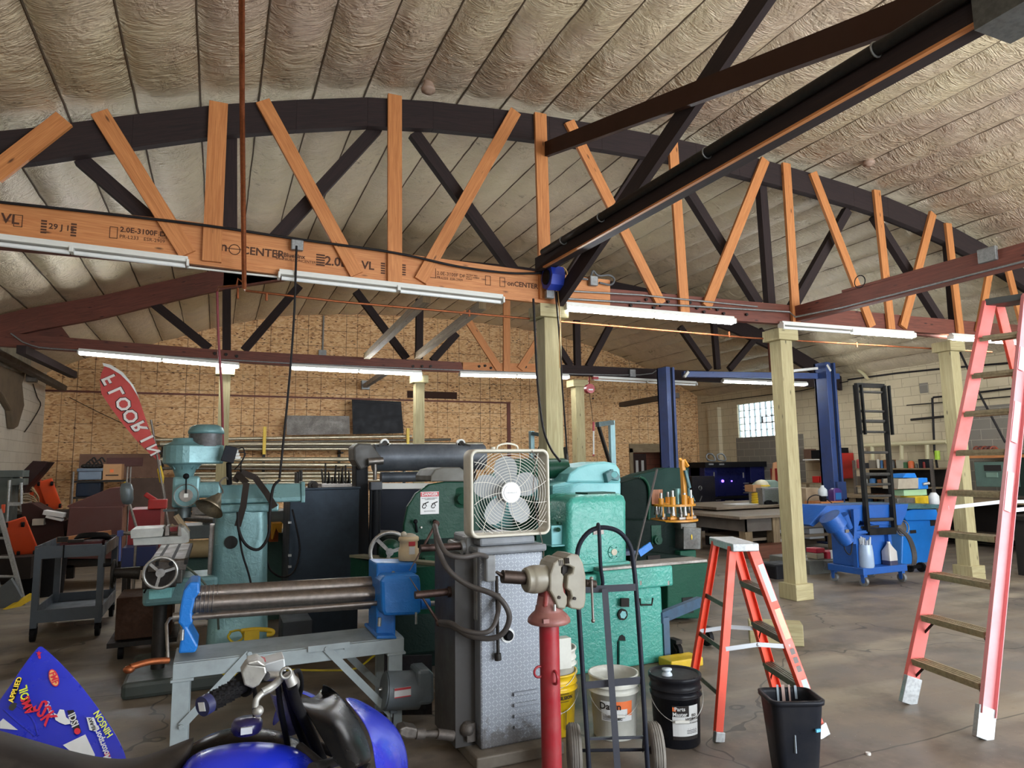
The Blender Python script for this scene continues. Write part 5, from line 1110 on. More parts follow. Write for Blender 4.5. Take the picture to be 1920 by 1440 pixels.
# ---- junction boxes and reels on the front truss
b = MB(); b.cbox(at(557, 460, T1-.04), .11, .06, .1); single('junction_box', 'grey junction box on the stamped orange beam with a drop cord', 'junction box', b, GALV, bevel=.01)
t = Thing('hose_reel', 'blue hose reel hung at the top of the pale green post', 'hose reel', at(1036, 520, 6.15)); q = at(1037, 521, 6.18)
b = MB(); b.cyl(q+V(-.075, 0, 0), q+V(.075, 0, 0), .135, seg=8, smooth=False); t.part('casing', b, paint('reel_blue', '1f3aa8', .35), bevel=.015)
b = MB(); b.cyl(q+V(-.077, 0, 0), q+V(-.09, 0, 0), .08, seg=20); t.part('drum_cover', b, BLACK)
b = MB(); b.cbox(q+V(.0, .02, .16), .05, .08, .07); b.box(q.x-.04, q.x+.04, q.y+.05, T1-.05, q.z-.03, q.z+.03); t.part('hanger', b, IRON)
b = MB(); b.cbox(q+V(-.02, .05, -.17), .09, .05, .08); t.part('hose_guide', b, GALV); b = MB(); b.ring(q+V(.1, 0, .06), (0, 1, 0), .07, .006, 16, 6); t.part('cord_loop', b, flat('tan_cord', 'b28a52', .6))
t = Thing('junction_box', 'grey junction box with looping conduit on the orange beam, beside the blue reel', 'junction box', at(1112, 527, T1-.05))
b = MB(); b.cbox(at(1112, 527, T1-.04), .1, .06, .11); t.part('box', b, GALV, bevel=.01); b = MB(); yy = T1-.05
b.tube([at(1102, 524, yy), at(1085, 520, yy), at(1080, 505, yy), at(1090, 500, yy), at(1094, 512, yy)], .012, 8); b.tube([at(1124, 530, yy), at(1145, 534, yy), at(1152, 524, yy), at(1142, 516, yy), at(1122, 517, yy), at(1112, 508, yy), at(1108, 520, yy)], .012, 8); t.part('conduit', b, paint('grey_flex', '56585a', .5))
b = MB(); b.tube([at(1055, 545, T1-.06), at(1200, 553, T1-.06), at(1420, 575, T1-.06)], .01, 6, 0); single('conduit', 'thin conduit along the front truss above the lit strip', 'conduit', b, GALV)
# copper air line
b = MB(); yy = 6.6; b.tube([at(453, -60, 4.2), at(454, 200, 5.4), at(458, 540, 6.2)], .02, 8, 0); b.tube([at(458, 540, 6.2), at(460, 545, yy), at(640, 566, yy), at(1064, 604, yy), at(1400, 633, yy), at(1768, 655, yy), at(1860, 660, yy)], .012, 8, 0)
b.tube([at(456, 530, 6.5), at(446, 522, 6.5), at(444, 535, 6.5), at(410, 538, 6.9), at(407, 546, 7.0)], .010, 6, 0); b.tube([at(446, 540, 6.5), at(446, 560, 6.5)], .01, 6, 0)
for px in (500, 880, 1367, 1606): q = at(px, 550+(px-500)*.083, yy); b.cyl(q, q-V(0, 0, .07), .012, seg=8)
single('copper_pipe', 'copper air line dropping from the ceiling and running along behind the front truss', 'pipe', b, COPPER)
# smoke detectors
for p_, l in (((803, 163), 'dirty round smoke detector on the ceiling above the arch crown'), ((1629, 302), 'round smoke detector on the ceiling above the tall ladder')):
    tt = min((abs((EYEP+ray(*p_)*s).z-roofz((EYEP+ray(*p_)*s).x)), s) for s in [2+.01*i for i in range(900)])[1]; q = EYEP+ray(*p_)*tt
    b = MB(); b.lathe([(0, -.05), (.035, -.05), (.045, -.03), (.07, -.025), (.072, .0), (.05, .05), (.05, .12)], q-V(0, 0, .02), seg=24); single('smoke_detector', l, 'smoke detector', b, paint('detector_tan', 'a48a78', .5))

# ---- dark cabinet behind the mill
t = Thing('machine_cabinet', 'smooth dark blue steel cabinet with small tooling on top, behind the slip roll', 'cabinet', (1.0, 7.2, 0))
x0, x1, z0, z1 = rect(541, 918, 672, 1190, 7.0); DB = m_brushed('brushed_dark_blue', '3c4651')
b = MB(); b.box(x0, x1, 7.0, 7.7, 0.02, z1); t.part('cabinet', b, DB, bevel=.006); b = MB(); b.box(x0-.01, x1+.01, 6.99, 7.7, z1, z1+.02); t.part('top_plate', b, DB, bevel=.003)
b = MB()
for py in (980, 1042, 1063): q = at(533, py, 6.99); b.cbox(q+V(.05, 0, 0), .03, .04, .02)
t.part('hinge', b, BRIGHT)
b = MB(); pbox(b, 603, 907, 660, 916, 7.1, .3)
for k in range(3): pbox(b, 604, 909+k*3, 660, 910+k*3, 7.08, .02)
t = Thing('tool_rack', 'steel rack of small cutters standing on the dark blue cabinet', 'rack', at(630, 916, 7.1)); t.part('rack', b, STEEL)
for k in range(13):
    px = 606+k*4.2; h = [26, 38, 18, 22, 12, 34, 15, 20, 30, 26, 34, 18, 24][k]; b = MB(); b.cyl(at(px, 906, 7.15+.02*(k % 3)), at(px+(k % 3-1)*3, 906-h, 7.15), .012, .008, seg=6); t.part('cutter', b, IRON)
for k, (px, h) in enumerate(((556, 30), (560, 32), (564, 34))):
    b = MB(); pbox(b, px, 916-h, px+3, 916, 7.1, .2); single('steel_plate', 'upright dark steel plate on the cabinet corner by the ram end', 'plate', b, IRON, group='steel plates on the cabinet')
t = Thing('collet_chuck', 'black round chuck lying on the dark blue cabinet beside the cutter rack', 'chuck', at(588, 914, 7.1)); b = MB(); q = at(588, 910, 7.08); b.cyl(q, q+V(0, .12, 0), .045, seg=18); b.cyl(q-V(0, .02, 0), q, .02, seg=10); t.part('chuck', b, IRON)

# ---- plate roller with the long grey cylinder
YB_ = 7.5
GRP = m_brushed('roller_grey', '6f747b')
t = Thing('plate_roller', 'big dark plate roller with a long grey top cylinder on chained arms', 'rolling machine', (2.2, 7.8, 0))
a = at(700, 858, YB_+.2); c = at(905, 862, YB_+.2); c.z = a.z; b = MB(); b.cyl(a, c, .155, seg=36); t.part('top_cylinder', b, GRP)
b = MB(); b.slab([(663, 838), (672, 831), (696, 832), (718, 860), (704, 868), (676, 882), (664, 862)], YB_-.05, .35); t.part('end_bracket', b, paint('bracket_grey', '4c4a47', .5, wear=.3), bevel=.02)
b = MB(); b.slab([(667, 872), (690, 868), (694, 1130), (670, 1140)], YB_+.05, .25); t.part('end_frame', b, paint('frame_dark', '26282c', .5), bevel=.01)
b = MB(); b.cyl(at(703, 868, YB_-.1), at(703, 900, YB_-.1), .022, seg=14); b.cyl(at(690, 866, YB_-.1), at(718, 864, YB_-.1), .04, seg=16); t.part('clevis', b, STEEL)
b = MB(); b.cbox(at(704, 911, YB_-.1), .125, .12, .09); t.part('cylinder_head', b, paint('cyl_grey', '5a6068', .45), bevel=.008)
b = MB()
for px in (696, 705, 712): b.cyl(at(px, 915, YB_-.1), at(px-4, 1110, YB_-.1), .016 if px != 705 else .035, seg=12)
t.part('hydraulic_cylinder', b, paint('cyl_dark', '2e3238', .35))
a = at(714, 895, YB_+.3); c = at(880, 898, YB_+.3); c.z = a.z; b = MB(); b.cyl(a, c, .06, seg=24); t.part('lower_roller', b, GRP)
b = MB(); b.slab([(714, 906), (830, 906), (830, 915), (714, 917)], YB_+.2, .05); t.part('front_rail', b, WHITE_E)
b = MB(); b.slab([(712, 917), (905, 917), (905, 1130), (708, 1140)], YB_+.25, .5); t.part('body_panel', b, m_brushed('panel_navy', '20232c'))
b = MB(); b.slab([(708, 994), (730, 994), (730, 999), (708, 999)], YB_+.245, .006); t.part('maker_plate', b, STEEL)
for px in (721, 864):
    q = at(px, 831, YB_+.15); b = MB(); b.cyl(q-V(0, .02, 0), q+V(0, .04, 0), .05, seg=20); b.box(q.x-.05, q.x+.05, q.y-.02, q.y+.04, q.z-.06, q.z); lg = t.part('lifting_lug', b, WHITE_E, label='pale lifting lug')
    b = MB(); b.cyl(q-V(0, .03, 0), q-V(0, .015, 0), .03, seg=14); b.beam(q-V(0, .03, 0), at(px-(12 if px < 800 else -18), 836, YB_+.1), .015, .02); t.part('shackle', b, IRON, lg)

# ---- dark green hydraulic machine with danger sign
YG = 5.7
t = Thing('hydraulic_press', 'dark green rounded machine with a red topped danger sign, beside the box fan', 'press', (1.9, 5.9, 0))
b = MB(); b.slab([(757, 1110), (757, 985), (764, 950), (780, 925), (805, 908), (835, 903), (900, 903), (900, 1180), (757, 1200)], YG, .05); b.slab([(800, 1180), (800, 930), (900, 915), (900, 1180)], YG+.05, .45); t.part('side_plate', b, DKGREEN, bevel=.01)
b = MB(); b.slab([(808, 903), (808, 892), (816, 880), (832, 876), (862, 876), (874, 884), (878, 903)], YG-.02, .5); t.part('top_guard', b, paint('guard_grey', '5a5850', .5, wear=.3), bevel=.01)
b = MB(); b.cyl(at(866, 933, YG-.02), at(866, 933, YG), .09, seg=28); b.cyl(at(868, 936, YG-.08), at(868, 936, YG), .045, seg=24); t.part('pivot_boss', b, DKGREEN, bevel=.006)
b = MB(); q = [at(787, 963, YG-.006), at(821, 960, YG-.006), at(824, 923, YG-.006), at(790, 922, YG-.006)]; zc = (q[0].z+q[2].z)/2; xc = (q[0].x+q[2].x)/2; W_, H2 = .165, .19
b.cbox((xc, YG-.004, zc), W_, .004, H2); b.mi = 1; b.cbox((xc, YG-.007, zc+H2*.38), W_*.98, .003, H2*.2); b.mi = 2; b.text('DANGER', .035, (xc, YG-.0095, zc+H2*.38), (1, 0, 0), (0, 0, 1), .0004, bold=True)
b.mi = 3; b.text('DO NOT OPERATE WITHOUT\nGUARDS IN PLACE', .0105, (xc, YG-.0075, zc+H2*.18), (1, 0, 0), (0, 0, 1), .0004)
for dx in (-.04, .04):
    b.ring((xc+dx-.01, YG-.0075, zc-.03), (0, 1, 0), .014, .004, 12, 4, 60, 330); b.beam((xc+dx-.02, YG-.0075, zc-.01), (xc+dx+.03, YG-.0075, zc+.008), .003, .008); b.beam((xc+dx, YG-.0075, zc+.0), (xc+dx+.012, YG-.0075, zc-.03), .003, .006)
b.text('READ MANUAL BEFORE USE', .008, (xc, YG-.0075, zc-.07), (1, 0, 0), (0, 0, 1), .0004)
t.part('danger_sign', b, [LBL, flat('label_red', 'b5333a', .5), LBL, INK])
b = MB()
for px in (779, 815): b.cyl(at(px, 980, YG-.04), at(px+3, 998, YG-.01), .01, seg=8); b.ball(at(px, 978, YG-.05), .02, seg=10)
t.part('control_lever', b, BLACK)
b = MB(); b.ball(at(790, 989, YG-.01), .01, seg=8); t.part('indicator', b, WHITE_E)
wc = at(731, 1035, YG-.35); handwheel(wc, (.25, 1, 0), .15, BRIGHT, lab='bright rimmed handwheel'); b = MB(); b.cyl(wc, wc+V(.08, .35, 0), .045, seg=16); b.lathe([(.05, 0), (.09, .05), (.09, .12), (.06, .16)], wc+V(0, .0, 0), (.25, 1, 0), 20); t.part('wheel_shaft', b, DKGREEN)
b = MB()
b.prism([at(655, 1040, YG+.0), at(700, 1038, YG+.4), at(760, 1036, YG+.4), at(760, 1085, YG-.7), at(745, 1092, YG-.7), at(705, 1086, YG-.7)], (0, 0, .02)) if 0 else None
tz = at(660, 1040, YG).z
b.box(at(654, 1038, YG).x, at(900, 1038, YG).x, YG-.75, YG-.7, tz-.5, tz); b.box(at(654, 1038, YG).x, at(654, 1038, YG).x+.04, YG-.7, YG+.1, tz-.5, tz+.01); b.box(at(654, 1038, YG).x, at(900, 1038, YG).x, YG-.7, YG+.0, tz-.1, tz-.08)
b.box(at(654, 1038, YG).x+.04, at(900, 1038, YG).x, YG-.68, YG, 0.0, tz-.1)
b = MB(); x_ = at(655, 1038, YG).x
b.add([(x_, YG, tz), (x_+.5, YG-1.0, tz), (x_+.62, YG-1.0, tz), (x_+.12, YG, tz), (x_+.12, YG+.1, tz), (x_, YG+.1, tz)], [(0, 1, 2, 3), (0, 3, 4, 5)])
b = MB(); b.prism([(x_, YG, tz-.02), (x_+.12, YG, tz-.02), (x_+.60, YG-.85, tz-.02), (x_+.50, YG-.85, tz-.02)], (0, 0, .02)); t.part('coolant_tray_lip', b, paint('tray_lip', '7c7a66', .5, wear=.3))
b = MB(); b.prism([(x_+.01, YG, tz-.35), (1.3, YG, tz-.35), (1.3, YG-.8, tz-.35), (x_+.49, YG-.83, tz-.35)], (0, 0, .33)); t.part('coolant_tray', b, DKGREEN)
b = MB(); b.box(x_+.35, 2.35, YG-.0, YG+.6, 0.0, tz+.1); b.box(1.25, 2.3, YG-.5, YG, .25, tz-.06); t.part('machine_bed', b, m_cast('bed_green', '14241f', '0a1210', rough=.45, spec=.1), bevel=.01)
b = MB(); pbox(b, 790, 1040, 865, 1075, YG-.4, .3); b.cyl(at(795, 1058, YG-.42), at(865, 1055, YG-.42), .05, seg=16); pbox(b, 830, 1090, 890, 1135, YG-.45, .3); t.part('pump_unit', b, DKGREEN, bevel=.02)

# ---- bright teal press brake / surface machine
YT = 4.95
t = Thing('drill_press', 'large glossy teal machine with a boxy head on a heavy base, behind the hand truck', 'machine tool', (3.0, 5.3, 0))
x0, x1, z0, z1 = rect(1037, 1245, 1252, 1112, YT)
b = MB(); b.box(2.2, 3.52, YT, YT+1.0, 0, .62); t.part('base', b, TEAL, bevel=.02)
b = MB(); zb = .62; b.box(2.9, 3.62, YT-.03, YT+.25, zb, zb+.17); b.box(2.2, 2.95, YT+.02, YT+.9, zb, zb+.14); t.part('table_saddle', b, TEAL, bevel=.015)
b = MB(); b.box(2.9, 4.0, YT-.02, YT+.2, zb+.17, zb+.195); t.part('table', b, STEEL, bevel=.004)
b = MB(); q = at(1167, 1152, YT-.01); b.cyl(q+V(0, .01, 0), q-V(0, .01, 0), .045, seg=24); b.mi = 1; b.cyl(q, q-V(0, .014, 0), .032, seg=6, smooth=False); t.part('bolt', b, [INK, TEALL])
b = MB(); b.slab([(1158, 1262), (1158, 1205), (1162, 1193), (1167, 1190), (1172, 1194), (1174, 1206), (1174, 1262)], YT-.006, .01); b.mi = 1; b.slab([(1162, 1262), (1162, 1202), (1174, 1202), (1174, 1262)], YT-.03, .02); t.part('oval_slot', b, [flat('hole_dark', '141413', .8), TEAL])
b = MB(); b.slab([(1165, 1122), (1180, 1122), (1180, 1138), (1165, 1138)], YT-.045, .02); b.tube([at(1200, 1122, YT-.05), at(1201, 1134, YT-.05), at(1222, 1134, YT-.05), at(1224, 1121, YT-.05)], .008, 6, 0); t.part('side_handle', b, INK)
for px in (1197, 1249):
    b = MB(); b.cyl(at(px, 1096, YT+.0), at(px, 1088, YT+.0), .035, seg=6); b.cyl(at(px, 1088, YT+.0), at(px, 1082, YT+.0), .014, seg=8); t.part('bolt', b, STEEL)
# boxy head
YH_ = YT+.1
b = MB()
def hd(px0, px1, py, Y0, Y1, r):
    a_ = at(px0, py, Y0); c_ = at(px1, py, Y0); cx_ = (a_.x+c_.x)/2; hx_ = (c_.x-a_.x)/2; return rr4(hx_, (Y1-Y0)/2, r, a_.z, cx_, (Y0+Y1)/2, 5)
R0 = [hd(1064, 1178, 1068, YH_, YH_+.55, .05), hd(1064, 1178, 1060, YH_, YH_+.55, .05), hd(1065, 1177, 972, YH_, YH_+.55, .05), hd(1066, 1177, 968, YH_+.004, YH_+.546, .05), hd(1065, 1177, 945, YH_, YH_+.55, .05), hd(1070, 1173, 934, YH_+.02, YH_+.53, .05), hd(1080, 1164, 928, YH_+.06, YH_+.49, .05)]
b.loft(R0); t.part('head_casting', b, TEAL)
b = MB(); q0 = at(1100, 928, YH_+.1); b.box(q0.x, at(1152, 928, YH_+.1).x, YH_+.08, YH_+.3, q0.z-.01, q0.z+.018); t.part('name_plate', b, DKGREEN)
q = at(1151, 1035, YH_-.005); b = MB(); b.cyl(q+V(0, .01, 0), q-V(0, .004, 0), .055, seg=28); g = t.part('sight_gauge', b, TEAL, bevel=.002); b = MB(); b.cyl(q, q-V(0, .01, 0), .028, seg=20); t.part('gauge_glass', b, flat('gauge_cream', 'bfb6a0', .2), g)
b = MB()
for k in range(6): a_ = k*math.pi/3; b.cyl(q+V(.043*math.cos(a_), -.004, .043*math.sin(a_)), q+V(.043*math.cos(a_), -.009, .043*math.sin(a_)), .004, seg=6)
t.part('screw', b, INK, g)
b = MB(); a_ = at(1060, 1069, YH_-.03); c_ = at(1182, 1069, YH_-.03); b.box(a_.x, c_.x, YH_-.03, YH_+.58, a_.z-.03, a_.z+.03); t.part('head_flange', b, TEAL, bevel=.006)
b = MB(); b.lathe([(.1, 0), (.098, -.03), (.07, -.075), (0, -.085)], V(at(1143, 1078, YH_+.2).x, YH_+.12, a_.z-.03), seg=26); b.lathe([(.06, 0), (.055, -.04), (.02, -.07)], V(at(1105, 1078, YH_+.2).x, YH_+.12, a_.z-.03), seg=20); t.part('spindle_nose', b, TEAL)
b = MB(); b.cbox(at(1122, 998, YH_-.005), .1, .008, .035); t.part('maker_plate', b, STEEL)
b = MB(); b.cbox(at(1136, 990, YH_-.004), .16, .004, .012); t.part('trim_strip', b, DKGREEN)
b = MB(); b.box(2.35, 2.95, YT+.62, YT+1.0, .7, at(1062, 1000, YT+.6).z+.05); t.part('column', b, DKGREEN, bevel=.02)
b = MB(); pbox(b, 1034, 985, 1058, 1022, YT+.2, .3); pbox(b, 1034, 1022, 1062, 1025, YT+.15, .4); t.part('valve_box', b, TEALL, bevel=.006)
b = MB(); b.cyl(at(1048, 983, YT+.2), at(1048, 978, YT+.2), .02, seg=10); b.cyl(at(1047, 993, YT+.19), at(1047, 993, YT+.15), .02, seg=6); t.part('valve_knob', b, DKGREEN)
b = MB(); b.slab([(1123, 1084), (1160, 1072), (1167, 1074), (1167, 1100), (1120, 1102)], YH_+.15, .02); t.part('guard_plate', b, YEL, label='yellow guard plate behind the spindle')
# rounded motor cover above, behind the head
YV = 5.75
b = MB(); b.slab([(1062, 905), (1068, 888), (1084, 876), (1105, 869), (1135, 865), (1155, 869), (1163, 880), (1165, 905)], YV, .5); b.slab([(1062, 903), (1165, 903), (1165, 925), (1158, 950), (1040, 945), (1036, 910)], YV+.02, .5); t.part('motor_cover', b, TEALL, bevel=.02)
b = MB(); b.slab([(1136, 888), (1146, 882), (1157, 884), (1164, 894), (1160, 902), (1148, 899), (1140, 906)], YV-.06, .12); pbox(b, 1145, 880, 1151, 884, YV-.02, .05); t.part('hinge_bracket', b, paint('bracket_dark_teal', '3c6b6e', .4), bevel=.008)
b = MB(); b.cyl(at(1152, 890, YV-.06), at(1152, 890, YV-.075), .03, seg=18); t.part('bolt', b, TEALL)
b = MB()
for k in range(11): b.tube([at(1036, 912+k*2.6, YV-.02), at(1068, 909+k*2.0, YV-.02), at(1092-k*2, 905+k*.6, YV-.02)], .0045, 5, 3)
t.part('oil_line', b, TEALL)
b = MB(); b.slab([(925, 905), (960, 885), (1005, 885), (1040, 905), (1045, 1010), (925, 1010)], YV+.35, .5); t.part('rear_column', b, TEALL, bevel=.03)
b = MB(); b.cyl(at(935, 880, YV+.3), at(1060, 878, YV+.3), .10, seg=24); b.cyl(at(985, 1000, YV+.25), at(985, 930, YV+.25), .13, .09, seg=24); t.part('drive_housing', b, DKGREEN)
b = MB(); pbox(b, 1030, 940, 1075, 1010, YV+.0, .4); t.part('rear_housing', b, DKGREEN, bevel=.03)

# ---- ironworker with a round tooling rack
YI = 6.4
t = Thing('ironworker', 'black green ironworker with sloping shoulders and an opened throat, carrying the orange tooling rack', 'machine tool', (4.7, 6.8, 0))
b = MB(); b.slab([(1166, 903), (1200, 889), (1240, 880), (1248, 877), (1292, 877), (1292, 975), (1166, 985)], YI+.75, .25); t.part('rear_frame', b, m_cast('rear_green', '15302a', '0d1b17', spec=.08), bevel=.01)
b = MB(); b.slab([(1165, 905), (1200, 895), (1210, 897), (1218, 915), (1220, 975), (1225, 1012), (1165, 1020)], YI+.2, .3); t.part('front_frame', b, VDKGREEN, bevel=.012)
b = MB(); P = [at(1200, 895, YI+.18), at(1208, 898, YI+.18), at(1216, 912, YI+.18), at(1218, 935, YI+.18), at(1216, 975, YI+.18)]; b.tube(P, .018, 8); t.part('frame_edge', b, DKGREEN)
b = MB(); b.slab([(1165, 975), (1225, 975), (1285, 982), (1285, 1048), (1165, 1052)], YI, .55); t.part('body', b, VDKGREEN, bevel=.01)
b = MB(); b.slab([(1180, 1030), (1310, 1046), (1320, 1070), (1245, 1100), (1185, 1095)], YI-.2, .6); b.box(at(1190, 1100, YI-.2).x, at(1248, 1100, YI-.2).x, YI-.2, YI+.4, 0, at(1200, 1095, YI-.2).z); t.part('base_housing', b, VDKGREEN, bevel=.01)
q0 = at(1252, 1085, YI-.35); q1 = at(1320, 1055, YI-.35)
b = MB(); b.slab([(1252, 1060), (1298, 1058), (1330, 1056), (1325, 1130), (1310, 1160), (1252, 1160)], YI-.35, .5); pbox(b, 1276, 1032, 1306, 1058, YI-.1, .3); t.part('front_housing', b, m_cast('mid_green', '1f4f3d', '12302a', spec=.15), bevel=.012)
b = MB(); pbox(b, 1280, 1120, 1300, 1150, YI-.36, .02); t.part('recess', b, flat('hole_dark', '141413', .8))
b = MB(); b.slab([(1282, 988), (1315, 990), (1314, 1030), (1282, 1030)], YI-.15, .25); pbox(b, 1277, 981, 1306, 991, YI-.13, .2); t.part('die_block', b, steel('die_steel', '6c6c69', .45, .3), bevel=.006)
b = MB(); q = at(1297, 1007, YI-.155); b.ball(q, .03, (.35, .1, 1.0), 10); t.part('paint_mark', b, YEL)
b = MB(); q = at(1231, 1012, YI-.01); b.cyl(q, q-V(0, .04, 0), .05, seg=20); b.cyl(q-V(0, .04, 0), q-V(0, .05, 0), .025, seg=12); pbox(b, 1222, 985, 1240, 1020, YI-.01, .02); t.part('pivot_pin', b, DKGREEN)
b = MB(); b.beam(at(1198, 1038, YI-.3), at(1221, 1022, YI-.3), .02, .07, (0, 0, 1)); t.part('blue_edge', b, LTBLUE, label='bright blue edge strip')
b = MB(); b.box(at(1198, 1036, YI-.3).x-.5, at(1198, 1036, YI-.3).x, YI-.3, YI+.1, at(1198, 1040, YI-.3).z, at(1198, 1036, YI-.3).z+.02); t.part('side_table', b, paint('navy_plate', '25304f', .4))
b = MB(); b.cbox(at(1226, 1046, YI-.21), .16, .01, .05); t.part('maker_plate', b, INK)
b = MB(); b.tube([at(1215, 1060, YI-.25), at(1260, 1062, YI-.5)], .01, 6, 0); t.part('pipe', b, IRON)
# wheeled dolly below
for px, py in ((1275, 1240), (1333, 1213)):
    g = atz(px, py, 0); b = MB(); b.cyl((g.x-.02, g.y+.05, .075), (g.x+.02, g.y+.05, .075), .075, seg=24); w_ = t.part('caster', b, BLACK, bevel=.006)
    b = MB(); b.cyl((g.x-.025, g.y+.05, .075), (g.x+.025, g.y+.05, .075), .04, seg=16); b.box(g.x-.03, g.x+.03, g.y, g.y+.12, .14, .17); b.beam((g.x+.025, g.y+.04, .075), (g.x+.025, g.y+.08, .15), .006, .04); b.beam((g.x-.025, g.y+.04, .075), (g.x-.025, g.y+.08, .15), .006, .04); t.part('caster_fork', b, IRON, w_)
b = MB(); g = atz(1275, 1240, 0); g2 = atz(1333, 1213, 0); b.beam((g.x-.15, g.y+.05, .36), (g2.x+.05, g2.y+.2, .36), .05, .09); b.beam((g.x-.1, g.y+.06, .05), (g.x-.1, g.y+.06, .36), .06, .06); t.part('dolly_frame', b, paint('dolly_blue', '3a5670', .45, wear=.4))
# round rack of punches
t = Thing('punch_rack', 'orange two tier round rack crowded with chrome punches and dies', 'tool rack', at(1268, 978, YI+.1))
OR = paint('rack_orange', 'c98a2b', .4, wear=.3, dirt=(.2, .1, .02)); cc = at(1264, 976, YI+.15)
b = MB(); b.cyl(cc, cc+V(0, 0, .02), .27, seg=32); z2 = at(1264, 948, YI+.15).z; b.cyl((cc.x, cc.y, z2), (cc.x, cc.y, z2+.022), .25, seg=32); b.cyl(cc, (cc.x, cc.y, z2), .03, seg=12)
for k in range(4): a_ = k*math.pi/2+.4; b.cyl((cc.x+.23*math.cos(a_), cc.y+.23*math.sin(a_), cc.z), (cc.x+.23*math.cos(a_), cc.y+.23*math.sin(a_), z2), .01, seg=6)
t.part('rack_frame', b, OR)
for k in range(9):
    a_ = R(180+k*40)+.2; p_ = V(cc.x+.2*math.cos(a_), cc.y+.2*math.sin(a_), 0); b = MB(); b.cyl((p_.x, p_.y, z2+.02), (p_.x, p_.y, z2+.09+.02*(k % 3)), .032, seg=10); t.part('die_holder', b, OR)
    b = MB(); b.cyl((p_.x, p_.y, z2-.07), (p_.x, p_.y, z2+.15+.03*(k % 2)), .018, seg=10); b.cyl((p_.x, p_.y, z2-.1), (p_.x, p_.y, z2-.05), .03, .018, seg=10); t.part('punch', b, BRIGHT)
for k in range(6):
    a_ = R(200+k*28); p_ = V(cc.x+.2*math.cos(a_), cc.y+.2*math.sin(a_), cc.z+.02); b = MB(); b.cbox(p_+V(0, 0, .02), .09, .06, .03); b.cyl(p_+V(0, 0, .03), p_+V(0, 0, .07), .02, seg=10); t.part('die_shoe', b, OR if k % 2 else STEEL, bevel=.004)
b = MB(); b.cyl((cc.x-.02, cc.y-.1, z2+.02), (cc.x-.02, cc.y-.1, at(1254, 916, YI+.1).z), .05, .045, seg=16); t.part('die_can', b, paint('die_can', '51706b', .35, metal=.5))
b = MB(); pbox(b, 1222, 918, 1243, 945, YI+.2, .02); t.part('wood_block', b, wood('block_wood', 'b07a5a', '8a5a40'))
b = MB(); b.beam(at(1279, 862, YI+.05), at(1284, 940, YI+.05), .045, .05); b.beam(at(1282, 862, YI+.05), at(1290, 875, YI+.0), .03, .03); b.ball(at(1276, 862, YI+.05), .022, seg=8); t.part('tool_arm', b, OR)
b = MB(); b.beam(at(1285, 882, YI), at(1293, 915, YI), .025, .03); b.cyl(at(1291, 915, YI), at(1292, 930, YI), .012, seg=8); b.beam(at(1296, 925, YI), at(1303, 940, YI), .008, .008); t.part('lever', b, paint('lever_teal', '3c6a70', .4))
# blue-grey jib frames behind
for px, dx, zt, lab in ((1148, -28, 788, 'grey blue jib post with a cantilever arm, under the red cord reel'), (998, 18, 808, 'small jib frame seen just above the box fan')):
    s_ = 1 if dx < 0 else .7; YJ = 7.6 if dx < 0 else 7.2; JB = paint('jib_blue', '6f9398', .45, wear=.2); t = Thing('jib_frame', lab, 'jib frame', at(px, 1000, YJ).xy.to_3d())
    b = MB(); a_ = at(px, zt, YJ); b.box(a_.x-.03*s_, a_.x+.04*s_, YJ, YJ+.06, 0, a_.z); t.part('upright', b, JB, bevel=.003)
    b = MB(); e_ = at(px+dx, zt+8, YJ-.1); b.beam(a_-V(0, 0, .03), e_, .06*s_, .06*s_); t.part('jib_arm', b, steel('arm_grey', '5e6b6c', .5, .2)); b = MB(); b.beam(e_+V(.02, 0, -.03), at(px-1, zt+92*s_, YJ), .04*s_, .03*s_); t.part('brace', b, IRON)
# cord reel, red
t = Thing('cord_reel', 'round red balancer reel hanging below the further truss on a hook', 'reel', at(1105, 725, 10.5)); q = at(1105, 729, 10.5)
b = MB(); b.cyl(q-V(0, .05, 0), q+V(0, .05, 0), .085, seg=26); t.part('drum', b, REDP, bevel=.012); b = MB(); b.cbox(q+V(0, -.052, -.02), .09, .004, .025); t.part('label', b, LBL); b = MB(); b.cyl(q+V(0, 0, .08), at(1105, 706, 11.8), .012, seg=8); b.cbox(at(1116, 709, 11.7), .12, .06, .05); t.part('hanger', b, REDP)
b = MB(); b.tube([q-V(0, 0, .08), at(1112, 790, 10.5)], .005, 5, 0); b.ball(at(1112, 747, 10.5), .018, seg=8); t.part('cord', b, CORD); b = MB(); b.cyl(at(1113, 791, 10.5), at(1113, 808, 10.5), .02, seg=10); b.cyl(at(1113, 852, 10.5), at(1113, 855, 10.5), .02, seg=10); t.part('handle', b, REDP); b = MB(); b.cyl(at(1113, 808, 10.5), at(1113, 852, 10.5), .014, seg=10); t.part('sleeve', b, WHITE_E)
# ================================================================ quad bike in the near corner
t = Thing('quad_bike', 'blue and black sport quad bike covered in racing stickers, before the slip roll', 'quad bike', (-.1, 2.25, 0))
QB = paint('quad_blue', '1a2cba', .25, wear=.1, sc=3, coat=.35); QK = paint('quad_black', '060709', .22, wear=.05); QS = paint('seat_vinyl', '262220', .5, wear=.3, dirt=(.16, .13, .1), sc=5); SILV = steel('cast_silver', 'b0afaa', .35, .1)
def fY(px, py): return 2.9-.0011*(py-1212)-.10*(1-((px-130)/150.0)**2*.6) + .1
def fp(px, py, lift=0.0): p = at(px, py, fY(px, py)); return p+(EYEP-p).normalized()*lift
Ltop = [(75, 1212), (58, 1230), (42, 1252), (20, 1285), (-5, 1320), (-40, 1370), (-70, 1420), (-85, 1470)]
Rtop = [(78, 1212), (100, 1230), (122, 1252), (152, 1285), (182, 1325), (212, 1368), (237, 1412), (246, 1470)]
b = MB(); rows = []
